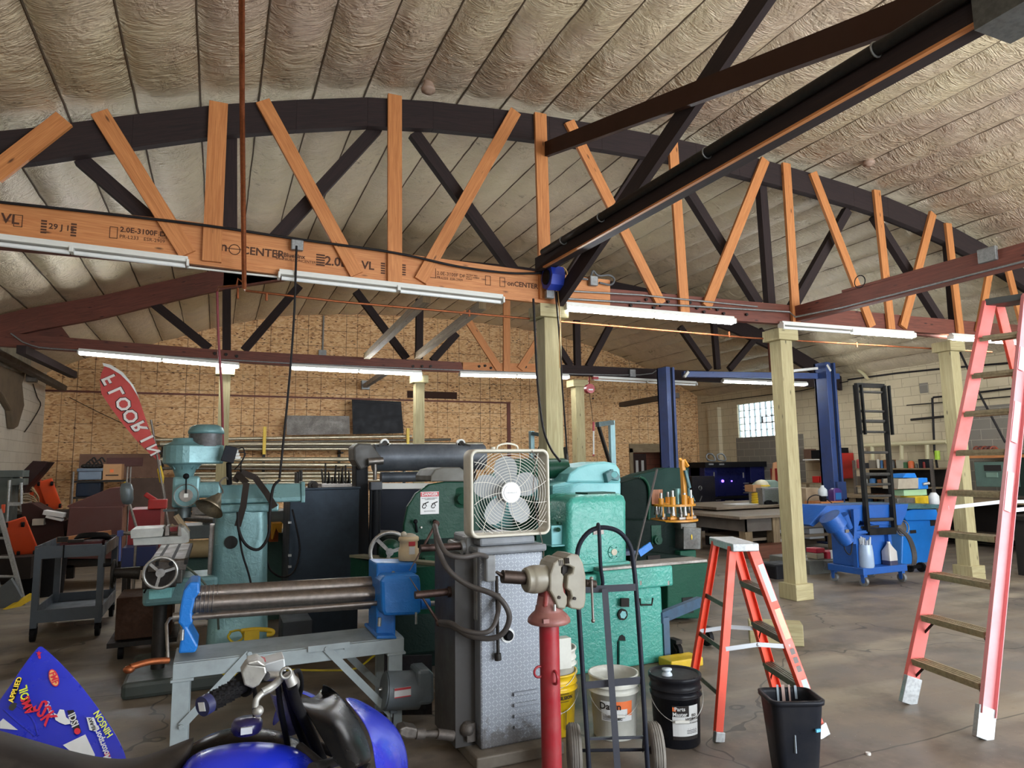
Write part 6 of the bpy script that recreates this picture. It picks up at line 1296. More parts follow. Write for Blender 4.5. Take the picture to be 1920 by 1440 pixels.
for (a, c) in zip(Ltop, Rtop):
    rows.append([fp(a[0]+(c[0]-a[0])*i/12, a[1]+(c[1]-a[1])*i/12) for i in range(13)])
b.add([p for r_ in rows for p in r_], [(j*13+i, (j+1)*13+i, (j+1)*13+i+1, j*13+i+1) for j in range(7) for i in range(12)], True)
rf = t.part('rear_fender', b, QB); sm = rf.modifiers.new('so', 'SOLIDIFY'); sm.thickness = .006; sm.offset = 1
sb = rf.modifiers.new('s', 'SUBSURF'); sb.levels = sb.render_levels = 2
STK = [flat('sticker_yellow', 'e8c92a', .35), flat('sticker_red', 'd0243c', .35), flat('sticker_white2', 'd9dde0', .35), flat('sticker_black', '0f0f14', .35), flat('sticker_lime', 'd3e034', .35), flat('sticker_tan', 'e0b070', .35)]
def stext(mb, mi, txt, size, px, py, ex, ey, bold=True, flip=1, lift=.016, sx=1.0):
    o = fp(px, py, lift); e = fp(px+ex, py+ey, lift); xd = (e-o).normalized(); nrm = (EYEP-o).normalized(); yd = nrm.cross(xd).normalized()*flip
    mb.mi = mi; i0 = len(mb.f); mb.text(txt, size, o, xd, yd, .0006, bold=bold, sx=sx)
def spatch(mb, mi, pts, lift=.012): mb.mi = mi; mb.prism([fp(x, y, lift) for x, y in pts], (EYEP-fp(*pts[0])).normalized()*.0015)
def star(cx_, cy_, r_): return [(cx_+(r_ if k % 2 == 0 else r_*.4)*math.sin(math.pi*k/5), cy_-(r_ if k % 2 == 0 else r_*.4)*math.cos(math.pi*k/5)) for k in range(10)]
def oval(cx_, cy_, a_, b_, ang, n=20): c_, s_ = math.cos(R(ang)), math.sin(R(ang)); return [(cx_+a_*math.cos(2*math.pi*k/n)*c_-b_*math.sin(2*math.pi*k/n)*s_, cy_+a_*math.cos(2*math.pi*k/n)*s_+b_*math.sin(2*math.pi*k/n)*c_) for k in range(n)]
def fl_():
    global b
    t.part('sticker', b, STK, rf); b = MB()
b = MB()
spatch(b, 1, star(73, 1225, 6)); spatch(b, 1, oval(74, 1232, 2.5, 3.5, -20)); fl_()
spatch(b, 1, oval(101, 1271, 17, 9, 72)); spatch(b, 5, oval(101, 1271, 15, 7.5, 72), .014); stext(b, 1, 'FMF', .026, 101, 1271, 5, 16, flip=1, lift=.017); fl_()
spatch(b, 3, [(16, 1312), (26, 1315), (42, 1272), (32, 1270)]); stext(b, 0, 'APPLIED', .022, 29, 1293, 8, -22); fl_()
stext(b, 4, 'OIL', .032, 46, 1299, -4, -20); spatch(b, 3, [(42, 1308), (53, 1306), (64, 1332), (50, 1334)]); stext(b, 1, 'AMS', .034, 52, 1322, -6, -18); fl_()
stext(b, 1, 'SSK', .056, 83, 1337, 12, 17, sx=.95); stext(b, 2, 'Cylinders', .016, 93, 1330, 6, 15); fl_()
spatch(b, 2, [(100, 1336), (107, 1340), (112, 1330), (120, 1331), (124, 1345), (131, 1350), (132, 1357), (122, 1359), (112, 1355), (104, 1350)]); fl_()
spatch(b, 3, [(126, 1332), (138, 1331), (153, 1373), (141, 1377)]); stext(b, 2, 'IDSI', .028, 137, 1350, 6, 18, lift=.016); spatch(b, 1, oval(145, 1371, 6, 6, 0), .016); fl_()
spatch(b, 2, [(162, 1345), (176, 1345), (185, 1368), (180, 1371), (168, 1369)]); stext(b, 3, 'RE-RAY', .014, 173, 1357, -4, -11, lift=.016); fl_()
stext(b, 4, 'HINSON', .026, 194, 1357, -11, -19); stext(b, 2, 'Motorsports', .026, 191, 1393, -8, -20, sx=.9); spatch(b, 1, [(195, 1412), (205, 1410), (207, 1418), (197, 1420)]); fl_()
spatch(b, 2, [(118, 1397), (160, 1377), (178, 1415), (176, 1425), (140, 1415)]); spatch(b, 2, [(0, 1353), (6, 1347), (34, 1369), (0, 1366)]); fl_()
b = MB(); q = fp(25, 1325, .004); b.cyl(q, q+(EYEP-q).normalized()*.008, .012, seg=12); t.part('bolt', b, IRON, rf)
b = MB(); b.tube([fp(x, y, .006) for x, y in ((8, 1330), (30, 1350), (66, 1380))], .004, 6); b.tube([fp(x, y, .006) for x, y in ((26, 1318), (60, 1345), (72, 1380))], .004, 6); t.part('panel_crease', b, QB, rf)
def body(mb, sil, Y0, hw, drop, n=14, k=16, dip=0):
    """a hull whose top follows the silhouette points; hw half width towards/away from the lens, drop its depth"""
    rings = []
    for j, (px, py, s_) in enumerate(sil):
        p = at(px, py, Y0); r_ = []
        for i in range(k):
            a_ = 2*math.pi*i/k; r_.append(V(p.x, Y0-.04+hw*s_*math.cos(a_), p.z-drop*s_*.5+drop*s_*.5*math.sin(a_)*(1 if math.sin(a_) > 0 else 1)))
        rings.append(r_)
    mb.loft(rings)
b = MB(); body(b, [(-150, 1335, 1), (-60, 1350, 1), (0, 1368, 1), (60, 1385, 1), (120, 1403, 1), (180, 1417, 1), (225, 1421, .95), (265, 1416, .85), (305, 1400, .65), (335, 1386, .45), (356, 1377, .25), (364, 1373, .08)], 2.2, .15, .2)
t.part('seat', b, QS, sub=1)
b = MB(); body(b, [(338, 1440, .5), (350, 1418, .7), (372, 1402, .85), (410, 1392, .95), (460, 1385, 1), (510, 1386, 1), (555, 1395, 1), (590, 1410, .9), (620, 1430, .8), (650, 1460, .6)], 2.1, .17, .3)
t.part('tank_cover', b, QB, sub=1)
b = MB(); body(b, [(330, 1410, .4), (355, 1392, .6), (390, 1372, .85), (430, 1360, 1), (475, 1358, 1), (520, 1364, .9), (560, 1380, .7), (590, 1400, .5)], 2.3, .15, .22)
t.part('fuel_tank', b, QK, sub=1)
q = at(463, 1366, 2.18); CAPM = paint('cap_purple', '1c1a5c', .2, coat=.4); b = MB(); b.lathe([(.037, 0), (.042, .01), (.042, .026), (.036, .036), (.0, .04)], q-V(0, 0, .01), seg=26); fc = t.part('fuel_cap', b, CAPM); b = MB(); b.box(q.x-.018, q.x+.012, q.y-.046, q.y-.038, q.z, q.z+.018); t.part('cap_decal', b, STK[2], fc)
b = MB(); b.tube([q+V(.02, 0, .03), q+V(.018, -.01, .1), q+V(.0, -.02, .15)], .006, 8); t.part('vent_hose', b, BLACK, fc)
# handlebar
Yh = 1.95
g0, g1 = at(392, 1318, Yh-.05), at(455, 1284, Yh+.02)
b = MB(); b.cyl(g0, g1, .0195, seg=18); ax = (g1-g0)
for k in range(6):
    for m_ in range(10):
        a_ = 2*math.pi*(m_+.5*(k % 2))/10; x_ = ax.normalized().orthogonal().normalized(); y_ = ax.normalized().cross(x_); c_ = g0+ax*(.12+.13*k)+(x_*math.cos(a_)+y_*math.sin(a_))*.0195; b.cbox(c_, .008, .008, .008)
b.cyl(g1, g1+ax.normalized()*.008, .032, seg=20); gr = t.part('grip', b, BLACK)
b = MB(); b.cyl(g0-ax.normalized()*.02, g0, .024, seg=20); t.part('grip_end', b, paint('end_navy', '232a55', .3), gr); b = MB(); e0 = g0-ax.normalized()*.021; x_ = ax.normalized().orthogonal().normalized(); b.cyl(e0, e0-ax.normalized()*.001, .015, seg=4, smooth=False); t.part('end_decal', b, STK[2], gr)
b = MB(); b.slab([(452, 1262), (463, 1245), (498, 1250), (500, 1262), (486, 1285), (474, 1292), (458, 1285)], Yh-.02, .06); b.slab([(463, 1243), (484, 1237), (500, 1250), (466, 1248)], Yh-.025, .07); t.part('master_cylinder', b, SILV, bevel=.004)
b = MB(); b.slab([(494, 1245), (534, 1234), (537, 1265), (528, 1272), (498, 1268)], Yh+.06, .08); t.part('brake_reservoir', b, paint('reservoir_grey', 'a6a9aa', .4, metal=.3), bevel=.004)
b = MB(); b.slab([(480, 1240), (492, 1237), (500, 1240), (490, 1246)], Yh+.03, .04); t.part('kill_switch', b, REDP, bevel=.003)
b = MB(); P = [at(526, 1275, Yh+.02), at(510, 1290, Yh-.02), at(492, 1300, Yh-.03), at(481, 1312, Yh-.04), at(479, 1328, Yh-.05)]; b.tube(P, .008, 8); b.tube([P[0]+V(0, 0, .004), P[1]+V(0, 0, .005), P[2]+V(0, 0, .004)], .009, 8); b.ball(at(484, 1333, Yh-.05), .0135, seg=14); t.part('brake_lever', b, SILV)
b = MB(); b.tube([at(500, 1268, Yh+.02), at(530, 1268, Yh+.06), at(552, 1276, Yh+.12), at(556, 1290, Yh+.2)], .012, 10); b.cyl(at(520, 1290, Yh+.1), at(548, 1362, Yh+.25), .022, .028, seg=14); t.part('handlebar', b, SILV)
b = MB(); b.cyl(at(540, 1262, Yh-.0), at(549, 1284, Yh), .014, seg=12); b.ring(at(536, 1262, Yh-.02), (0, 1, 0), .013, .004, 14, 6); t.part('clamp', b, SILV)
for pts, r_ in (([(533, 1265), (540, 1300), (552, 1340), (570, 1390), (600, 1430)], .011), ([(546, 1285), (556, 1320), (580, 1370), (610, 1440)], .015), ([(520, 1270), (524, 1310), (530, 1350), (540, 1400)], .008), ([(540, 1268), (560, 1258), (566, 1285), (560, 1310)], .006)):
    b = MB(); b.tube([at(x, y, Yh+.04+i*.06) for i, (x, y) in enumerate(pts)], r_, 8); t.part('cable', b, BLACK)
# front cowl and fender
def patch(mb, rows, m=4):
    rows = [[at(*p) for p in r_] for r_ in rows]; k = len(rows[0]); mb.add([p for r_ in rows for p in r_], [(j*k+i, j*k+i+1, (j+1)*k+i+1, (j+1)*k+i) for j in range(len(rows)-1) for i in range(k-1)], True)
def shell(nm, rows, mat, par=None, th=.006, lab=None):
    b = MB(); patch(b, rows); o = t.part(nm, b, mat, par, label=lab); sm = o.modifiers.new('so', 'SOLIDIFY'); sm.thickness = th; s2 = o.modifiers.new('s', 'SUBSURF'); s2.levels = s2.render_levels = 2; return o
shell('front_cowl', [[(548, 1305, 2.2), (566, 1322, 2.1), (590, 1362, 2.0), (615, 1405, 1.95), (640, 1450, 1.9)],
    [(575, 1308, 2.25), (600, 1322, 2.12), (632, 1355, 2.02), (655, 1395, 1.97), (675, 1440, 1.92)],
    [(596, 1303, 2.3), (628, 1312, 2.2), (655, 1342, 2.1), (678, 1385, 2.05), (692, 1430, 2.0)],
    [(600, 1283, 2.36), (632, 1296, 2.28), (660, 1325, 2.2), (686, 1370, 2.12), (702, 1425, 2.06)]], QK)
shell('cowl_fin', [[(598, 1303, 2.3), (604, 1292, 2.3), (604, 1281, 2.3)], [(618, 1306, 2.3), (618, 1292, 2.3), (612, 1283, 2.3)], [(645, 1325, 2.28), (640, 1303, 2.28), (628, 1294, 2.28)]], QK)
shell('front_fender', [[(640, 1308, 2.6), (655, 1308, 2.62), (668, 1312, 2.66)],
    [(665, 1335, 2.42), (690, 1330, 2.5), (706, 1332, 2.62)], [(688, 1370, 2.3), (722, 1360, 2.42), (742, 1360, 2.6)], [(698, 1410, 2.22), (738, 1400, 2.36), (762, 1400, 2.55)], [(702, 1470, 2.15), (745, 1460, 2.3), (768, 1460, 2.5)]], QB)
shell('side_panel', [[(506, 1370, 2.2), (511, 1340, 2.22), (518, 1325, 2.25)], [(524, 1350, 2.28), (528, 1335, 2.3), (532, 1318, 2.32)]], QB)
shell('headlight_panel', [[(552, 1295, 2.4), (575, 1300, 2.4), (590, 1310, 2.4)], [(560, 1290, 2.6), (580, 1296, 2.6), (600, 1306, 2.6)]], QB)
b = MB()
for a_, c_ in (((585, 1440, 1.95), (640, 1425, 2.1)), ((560, 1400, 2.1), (620, 1450, 2.0)), ((600, 1400, 2.2), (690, 1440, 2.1))): b.tube([at(*a_), at(*c_)], .014, 8, 0)
b.box(-.9, .5, 2.05, 2.3, .35, .55); b.box(-.2, .35, 2.0, 2.35, .3, .62); t.part('frame', b, IRON)
for x_ in (-.95, .5):
    for y_ in (1.72, 2.62):
        b = MB(); b.lathe([(.12, -.1), (.2, -.12), (.25, -.1), (.26, 0), (.25, .1), (.2, .12), (.12, .1)], (x_, y_, .26), (0, 1, 0), 30); w_ = t.part('wheel', b, BLACK); b = MB(); b.lathe([(0, -.05), (.12, -.08), (.125, 0), (.12, .08), (0, .05)], (x_, y_, .26), (0, 1, 0), 24); t.part('wheel_rim', b, ALU, w_)
    b = MB(); b.cyl((x_, 1.75, .26), (x_, 2.6, .26), .02, seg=10); b.beam((x_*.6, 2.17, .45), (x_, 2.17, .28), .08, .06); t.part('axle', b, IRON)
# ================================================================ along the walls
def pboxx(mb, x0, y0, x1, y1, X, dX):                # front face on the plane x = X, seen from the -X side
    a = atx(x0, (y0+y1)/2, X); c = atx(x1, (y0+y1)/2, X); m0 = atx((x0+x1)/2, y1, X); m1 = atx((x0+x1)/2, y0, X); mb.box(X, X+dX, min(a.y, c.y), max(a.y, c.y), m0.z, m1.z)
def one(name, label, cat, px, Y, dY, mat, group=None, bevel=.004, X=None):
    b = MB(); (pbox(b, *px, Y, dY) if X is None else pboxx(b, *px, X, dY)); return single(name, label, cat, b, mat, group, bevel)
# feather flag
YFL = 15.2
t = Thing('feather_flag', 'faded red feather flag lettered FLOORIN seen from behind, leaning by the strand board wall', 'flag', at(300, 985, YFL))
FR = paint('flag_red', 'b5443f', .75, wear=.1)
out = [(187, 712), (190, 700), (197, 684), (208, 686), (228, 700), (248, 724), (262, 752), (273, 785), (284, 815), (296, 840), (300, 862), (296, 864), (280, 850), (256, 826), (232, 797), (208, 765), (190, 738)]
b = MB(); b.slab(out, YFL, .01); fl = t.part('flag_cloth', b, FR)
b = MB(); q = [at(x, y, YFL-.012) for x, y in ((192, 680), (208, 684), (230, 698), (250, 722), (262, 748), (258, 742), (244, 720), (226, 702), (206, 690), (194, 686))]; b.prism(q, (0, .008, 0)); t.part('flag_hem', b, WHITE_E, fl, label='white hem')
b = MB()
for ch, px, py in (('F', 206, 711), ('L', 219, 735), ('O', 233, 757), ('O', 246, 780), ('R', 262, 800), ('I', 277, 822), ('N', 289, 843)):
    o = at(px, py, YFL-.014); e = at(px+11, py+19, YFL-.014); xd = (e-o).normalized(); yd = V(0, 1, 0).cross(xd).normalized()
    if yd.x > 0: yd = -yd
    s_ = .34 if py < 830 else .27
    b.mi = 1; b.text(ch, s_*1.12, o, xd, yd, .001, bold=True); b.mi = 0; b.text(ch, s_, o-V(0, .006, 0), xd, yd, .001, bold=True); 
t.part('lettering', b, [flat('flag_white', 'd9d2cc', .7), INK], fl)
b = MB(); b.tube([at(283, 787, YFL+.05), at(291, 832, YFL+.05), at(312, 960, YFL-.4), at(318, 1000, YFL-.7)], .02, 8); b.tube([at(299, 862, YFL), at(304, 900, YFL), at(309, 935, YFL)], .03, 6); t.part('pole', b, STEEL)
b = MB(); b.slab([(294, 880), (302, 872), (308, 895), (306, 908), (299, 905)], YFL-.1, .08); single('tool_bag', 'yellow and black tool bag hanging at the foot of the feather flag', 'bag', b, YEL, bevel=.02)
# strand board wall: pipes, sheets, panels
YP = YF-.45
for k, (x0, y0, x1, y1, r, m_) in enumerate([(278, 825, 772, 818, .035, 0), (440, 830, 845, 824, .03, 1), (300, 833, 905, 832, .04, 0), (330, 842, 900, 841, .035, 0), (290, 836, 700, 838, .025, 1),
        (300, 862, 668, 861, .05, 0), (345, 871, 665, 872, .05, 0), (300, 878, 660, 880, .03, 1), (330, 888, 740, 886, .03, 0), (360, 893, 700, 893, .045, 0), (345, 901, 720, 900, .035, 0), (380, 905, 690, 906, .03, 0)]):
    b = MB(); q0 = at(x0, y0, YP-.05*(k % 3)); q1 = at(x1, y1, YP-.05*(k % 3)); b.cyl(q0, q1, r*1.1, seg=12)
    single('steel_pipe', 'long steel stock lying on the wall rack behind the mill', 'pipe', b, steel('rack_pipe', 'cfc6ad', .28, .15) if m_ == 0 else steel('rack_pipe_dark', '7a7368', .4, .3), 'steel stock on the wall rack')
t = Thing('pipe_rack', 'wall rack of yellow uprights holding long steel stock on the strand board', 'rack', at(600, 905, YF-.2))
for px, y0, y1 in ((495, 800, 852), (765, 803, 836)): b = MB(); q = at(px, y1, YP-.15); b.box(q.x-.035, q.x+.035, YP-.16, YP-.1, q.z, at(px, y0, YP-.15).z); t.part('upright', b, YEL)
for px in (300, 495, 640, 765, 900):
    b = MB(); q = at(px, 846, YP); b.box(q.x-.03, q.x+.03, YP-.15, YF-.03, q.z-.06, q.z-.02); q = at(px, 908, YP); b.box(q.x-.03, q.x+.03, YP-.15, YF-.03, q.z-.04, q.z); b.box(q.x-.03, q.x+.03, YF-.08, YF-.02, q.z-.1, at(px, 830, YP).z); t.part('bracket', b, IRON)
b = MB(); b.slab([(538, 779), (655, 780), (656, 814), (537, 816)], YP-.02, .02); single('sheet_metal', 'dull grey sheet of metal leaning on the pipe rack', 'sheet', b, steel('sheet_grey', '85807a', .5, .2))
b = MB(); b.slab([(660, 749), (752, 753), (757, 812), (662, 814)], YP-.06, .02); b.beam(at(661, 752, YP-.07), at(752, 757, YP-.07), .03, .06); single('black_sheet', 'curled black sheet standing on the pipe rack', 'sheet', b, paint('black_sheet', '141519', .45, wear=.1))
one('wall_board', 'dark brown board fixed on the strand board above the pipe rack', 'board', (764, 734, 857, 747), YF-.05, .03, paint('brown_board', '3f2a22', .7))
one('panel_board', 'big brown board with a darker middle propped beside the feather flag', 'board', (148, 851, 298, 896), YF-1.2, .05, paint('board_brown', '6e4e3c', .7)).name
one('maroon_sheet', 'maroon rectangular sheet on the front of the brown board', 'sheet', (200, 858, 268, 874), YF-1.225, .02, paint('maroon_panel', '57302b', .6))
t = Thing('outlet_box', 'grey outlet box on a conduit down the gable', 'outlet', at(604, 662, YF-.1)); b = MB(); pbox(b, 598, 656, 612, 667, YF-.14, .12); t.part('box', b, GALV); b = MB(); b.cyl(at(605, 656, YF-.06), at(607, 592, YF-.06), .02, seg=8); t.part('conduit', b, GALV)
b = MB(); b.tube([at(130, 745, YF-.1), at(200, 780, YF-.15), at(280, 815, YF-.1), at(330, 826, YF-.1)], .008, 5); single('wire', 'slack dark wire strung across the strand board behind the flag', 'wire', b, CORD)
# rack with totes
YK = 14.4
t = Thing('utility_shelf', 'chrome framed shelf unit holding totes, behind the maroon hood', 'shelf', at(190, 1000, YK)); a = at(137, 900, YK); c = at(238, 900, YK)
for x_ in (a.x, c.x):
    for y_ in (YK, YK+.5): b = MB(); b.cyl((x_, y_, 0), (x_, y_, at(140, 876 if x_ == c.x else 884, YK).z), .018, seg=8); t.part('upright', b, STEEL)
for py in (901, 931, 960): b = MB(); z = at(190, py, YK).z; b.box(a.x, c.x, YK, YK+.5, z-.03, z); t.part('shelf', b, IRON)
z = at(190, 901, YK).z
t = Thing('tote', 'grey blue plastic tote with a lid on the top shelf, loaded with tools', 'tote', at(168, 901, YK)); b = MB(); pbox(b, 146, 882, 190, 900, YK+.02, .4); t.part('tub', b, paint('tote_grey', '6e7c8c', .5), bevel=.02); b = MB(); pbox(b, 144, 878, 193, 884, YK+.0, .44); t.part('lid', b, paint('tote_lid', '5e6b7a', .5), bevel=.01)
b = MB()
for k in range(6): q = at(160+k*5, 872-(k % 3)*4, YK+.2); b.tube([q, q+V(.05, 0, .06), q+V(.1, .02, -.02)], .014, 6); b.ball(at(158+k*6, 874, YK+.2), .06, (1, 1, .7), 8)
single('tool_heap', 'tangle of dark tools heaped on the grey blue tote', 'tools', b, IRON, kind='stuff')
t = Thing('cardboard_box', 'brown cardboard box with a small orange logo on the top shelf', 'box', at(210, 899, YK)); b = MB(); pbox(b, 193, 870, 228, 900, YK+.02, .35); t.part('box', b, paint('cardboard', 'a97f58', .8, wear=.1), bevel=.003); b = MB(); pbox(b, 206, 880, 213, 886, YK+.012, .006); b.mi = 1; pbox(b, 198, 890, 222, 892, YK+.012, .006); t.part('logo', b, [ORL, INK])
one('tote', 'dark navy tote on the middle shelf under the cardboard box', 'tote', (142, 905, 188, 931), YK+.02, .4, paint('tote_navy', '1f2734', .5), bevel=.02)
one('low_cabinet', 'long brown low cabinet behind the totes, under the brown board', 'cabinet', (232, 896, 345, 1024), YF-1.6, .7, paint('cab_brown', '4c382c', .7))
# maroon hood
YM2 = 11.6
t = Thing('sheet_metal_hood', 'scuffed maroon sheet metal hood with a sloping top, behind the grey service cart', 'hood', at(180, 1050, YM2)); MR = paint('maroon', '5e3430', .4, wear=.3, dirt=(.12, .09, .08), sc=4)
b = MB(); b.slab([(126, 948), (206, 915), (234, 913), (234, 951), (126, 951)], YM2+.05, .6); t.part('hood_top', b, MR, bevel=.01)
b = MB(); b.slab([(130, 951), (230, 950), (226, 1048), (120, 1048)], YM2, .6); t.part('hood_body', b, MR, bevel=.01)
b = MB(); pbox(b, 122, 1048, 226, 1062, YM2+.1, .5)
for px in (130, 218): pbox(b, px-6, 1060, px+8, 1085, YM2+.1, .1)
t.part('hood_base', b, IRON)
t = Thing('dust_hopper', 'dark brown tilted chute rising beside the white wall', 'chute', at(60, 960, 12.4)); b = MB(); b.slab([(42, 884), (62, 864), (90, 866), (74, 886), (50, 912), (44, 925)], 12.4, .5); t.part('chute', b, paint('chute_brown', '2e1d1b', .5))
t = Thing('machine_housing', 'grey green machine housing with ladder legs beside the white wall', 'machine', at(20, 1000, 12.0)); b = MB(); pbox(b, -20, 882, 42, 895, 12.0, .5); pbox(b, -20, 895, 20, 1000, 12.1, .4); pbox(b, 20, 897, 44, 910, 12.0, .3); t.part('housing', b, paint('housing_grey', '4f5653', .5, wear=.3), bevel=.006)
b = MB(); b.cyl(at(18, 900, 11.9), at(14, 980, 11.9), .02, seg=8); b.cyl(at(40, 905, 11.9), at(40, 960, 11.9), .02, seg=8); b.beam(at(16, 945, 11.9), at(40, 945, 11.9), .05, .05); t.part('rail', b, ALU)
t = Thing('scrap_bin', 'dark maroon steel scrap bin with an open flap, between the orange creepers and the hood', 'bin', at(90, 1060, 11.8)); b = MB(); b.slab([(45, 975), (118, 978), (126, 1062), (48, 1062)], 11.75, .7); t.part('bin', b, paint('bin_maroon', '3a2422', .55, wear=.3)); b = MB(); b.slab([(40, 945), (60, 944), (112, 972), (112, 980), (42, 978)], 11.7, .5); t.part('flap', b, paint('bin_maroon', '3a2422', .55))
b = MB(); b.beam(at(84, 960, 11.6), at(122, 966, 11.6), .22, .06); b.beam(at(88, 968, 11.55), at(118, 975, 11.55), .15, .03); single('paper_pile', 'crumpled white papers on the scrap bin', 'paper', b, LBL)
OC = paint('creeper_orange', 'cf4a22', .4, wear=.1)
def creeper(pts, Y, label):
    t = Thing('creeper', label, 'creeper', at(*pts[0], Y)); b = MB(); a_ = at(*pts[0], Y); c_ = at(*pts[1], Y-.15); b.beam(a_, c_, .26 if Y < 12 else .2, .05, (0, 1, 0)); t.part('board', b, OC, bevel=.012)
    for f in (.12, .88):
        for s_ in (-1, 1): b = MB(); p_ = a_+(c_-a_)*f+V(s_*.09, -.05, 0); b.cyl(p_+V(-.015, 0, 0), p_+V(.015, 0, 0), .035, seg=14); t.part('caster', b, BLACK)
creeper([(55, 1045), (26, 975)], 11.2, 'orange plastic mechanics creeper standing on end above the dark bin'); creeper([(80, 955), (62, 898)], 13.4, 'orange creeper propped on the strand board wall, the one beside the rope'); creeper([(104, 955), (84, 900)], 13.3, 'orange creeper propped on the strand board wall, the slanting one')
b = MB(); b.box(-3.1, -2.2, 12.6, 13.9, 0, 1.03); single('steel_chest', 'dark steel chest carrying the rope and creepers by the white wall', 'chest', b, paint('bin_dark', '2b2523', .6))
b = MB()
for k in range(7): q = at(50+k, 925+k*5, 12.8); b.ring(q, (.3, 1, .2*k), .12+.02*(k % 3), .012, 18, 5)
single('rope_coil', 'loose coils of tan rope beside the orange creepers', 'rope', b, flat('rope_tan', '8f7656', .9))
YQ = 10.6
t = Thing('extension_ladder', 'worn aluminium ladder leaning at the picture edge by the dark bin', 'ladder', at(20, 1110, YQ)); t.o['label'] = 'worn aluminium ladder leaning against the white wall by the dark bin'
for dx in (0, -40): b = MB(); b.beam(at(46+dx, 1135, YQ), at(-2+dx, 955, YQ), .08, .04); t.part('rail', b, ALU)
for k in range(5): b = MB(); f = .1+.2*k; b.cyl(at(46-48*f, 1135-180*f, YQ), at(6-48*f, 1135-180*f, YQ), .018, seg=8); t.part('rung', b, ALU)
b = MB(); b.beam(at(-20, 1165, 10.2), at(60, 1117, 10.6), .05, .07); single('spirit_level', 'long yellow level lying against the ladder foot on the floor', 'level', b, YEL)
one('parts_bin', 'low open dark steel bin full of odds, under the leaning ladder', 'bin', (-20, 1046, 58, 1088), 10.8, .5, paint('bin_dark', '2b2523', .6))
b = MB(); q0 = at(30, 1100, 11.2); b.cyl((q0.x+.25, 11.3, 0), (q0.x+.25, 11.3, .5), .27, .3, 20); single('drum', 'squat black drum on the floor behind the parts bin', 'drum', b, BLACK)
b = MB(); b.slab([(-10, 1110), (20, 1085), (40, 1120), (10, 1160), (-10, 1165)], 10.45, .1); single('board_offcut', 'grey board offcut leaning at the foot of the ladder', 'board', b, paint('offcut_grey', '5e6468', .6))
one('orange_clamp', 'small orange clamp on the ladder top by the white wall', 'clamp', (2, 946, 8, 962), 11.0, .05, OC)
# service cart
XC0, XC1, YC0, YC1 = -1.60, -1.05, 8.25, 9.25
t = Thing('service_cart', 'grey two shelf steel service cart on casters, loaded with hoses and a red tray', 'cart', ((XC0+XC1)/2, 8.7, 0)); GC = paint('cart_grey', '4d5660', .45, wear=.2)
for x_ in (XC0, XC1):
    for y_ in (YC0, YC1): b = MB(); b.box(x_-.03, x_+.03, y_-.03, y_+.03, .13, .9); t.part('post', b, GC, bevel=.004)
for z_ in (.2, .82):
    b = MB(); b.box(XC0-.02, XC1+.02, YC0-.02, YC1+.02, z_-.005, z_+.01); b.box(XC0, XC1, YC0-.035, YC0-.02, z_-.02, z_+.1); b.box(XC0, XC1, YC1+.02, YC1+.035, z_-.02, z_+.1); b.box(XC0-.035, XC0-.02, YC0, YC1, z_-.02, z_+.1); b.box(XC1+.02, XC1+.035, YC0, YC1, z_-.02, z_+.1); t.part('shelf', b, GC)
for x_ in (XC0, XC1):
    for y_ in (YC0, YC1): b = MB(); b.cyl((x_-.02, y_, .065), (x_+.02, y_, .065), .065, seg=16); b.beam((x_, y_, .07), (x_, y_+.01, .14), .06, .05, (0, 1, 0)); t.part('caster', b, BLACK)
b = MB(); b.box(-1.45, -1.08, 8.4, 8.85, .84, .93); single('red_tray', 'dark red tray under the hose on the service cart', 'tray', b, paint('tray_red', '5c1d22', .5))
b = MB()
for k in range(4): b.ring((-1.18, 8.55, .95+.012*k), (0, .2, 1), .16-.01*k, .014, 26, 6)
single('hose_coil', 'coil of black hose on top of the service cart', 'hose', b, BLACK)
b = MB(); b.beam((-1.5, 8.5, .95), (-1.02, 8.6, 1.0), .06, .05); single('wood_offcut', 'light wood offcut lying across the service cart', 'wood', b, FIR)
b = MB(); b.cbox((-1.42, 8.35, .97), .09, .06, .05); b.cbox((-1.3, 8.33, .95), .14, .04, .03); single('hand_tool', 'small dark hand tool at the edge of the service cart', 'tool', b, IRON)
b = MB(); b.beam((-1.38, 8.2, .93), (-1.38, 8.2, .74), .012, .004, (0, 1, 0)); single('strap', 'thin black strap hanging off the service cart edge', 'strap', b, BLACK)
# red and blue boxes, lamp head beside
one('red_cabinet', 'low red steel cabinet between the hood and the milling machine', 'cabinet', (240, 955, 300, 1030), 8.3, .6, paint('cab_red', '8c1d24', .45, wear=.2)); one('blue_crate', 'dark blue crate in front of the low red cabinet', 'crate', (228, 1026, 292, 1062), 8.0, .5, paint('crate_blue', '1b2b60', .5))
t = Thing('crate_stand', 'rough dark stand with four legs under the dark blue crate', 'stand', at(260, 1180, 8.2)); a_ = at(228, 1062, 8.05); c_ = at(292, 1062, 8.05); b = MB(); b.box(a_.x, c_.x, 8.05, 8.5, a_.z-.05, a_.z); t.part('top', b, IRON)
for x_, y_ in ((a_.x+.03, 8.08), (c_.x-.03, 8.08), (a_.x+.03, 8.46), (c_.x-.03, 8.46)): b = MB(); b.box(x_-.02, x_+.02, y_-.02, y_+.02, 0, a_.z-.05); t.part('leg', b, IRON)
b = MB(); b.beam(at(272, 926, 8.3), at(306, 948, 8.3), .05, .05); b.cbox(at(296, 945, 8.3), .18, .15, .1); single('floor_jack', 'red floor jack with its handle sticking up on the low red cabinet', 'jack', b, paint('jack_red', 'b3231f', .4), bevel=.01)
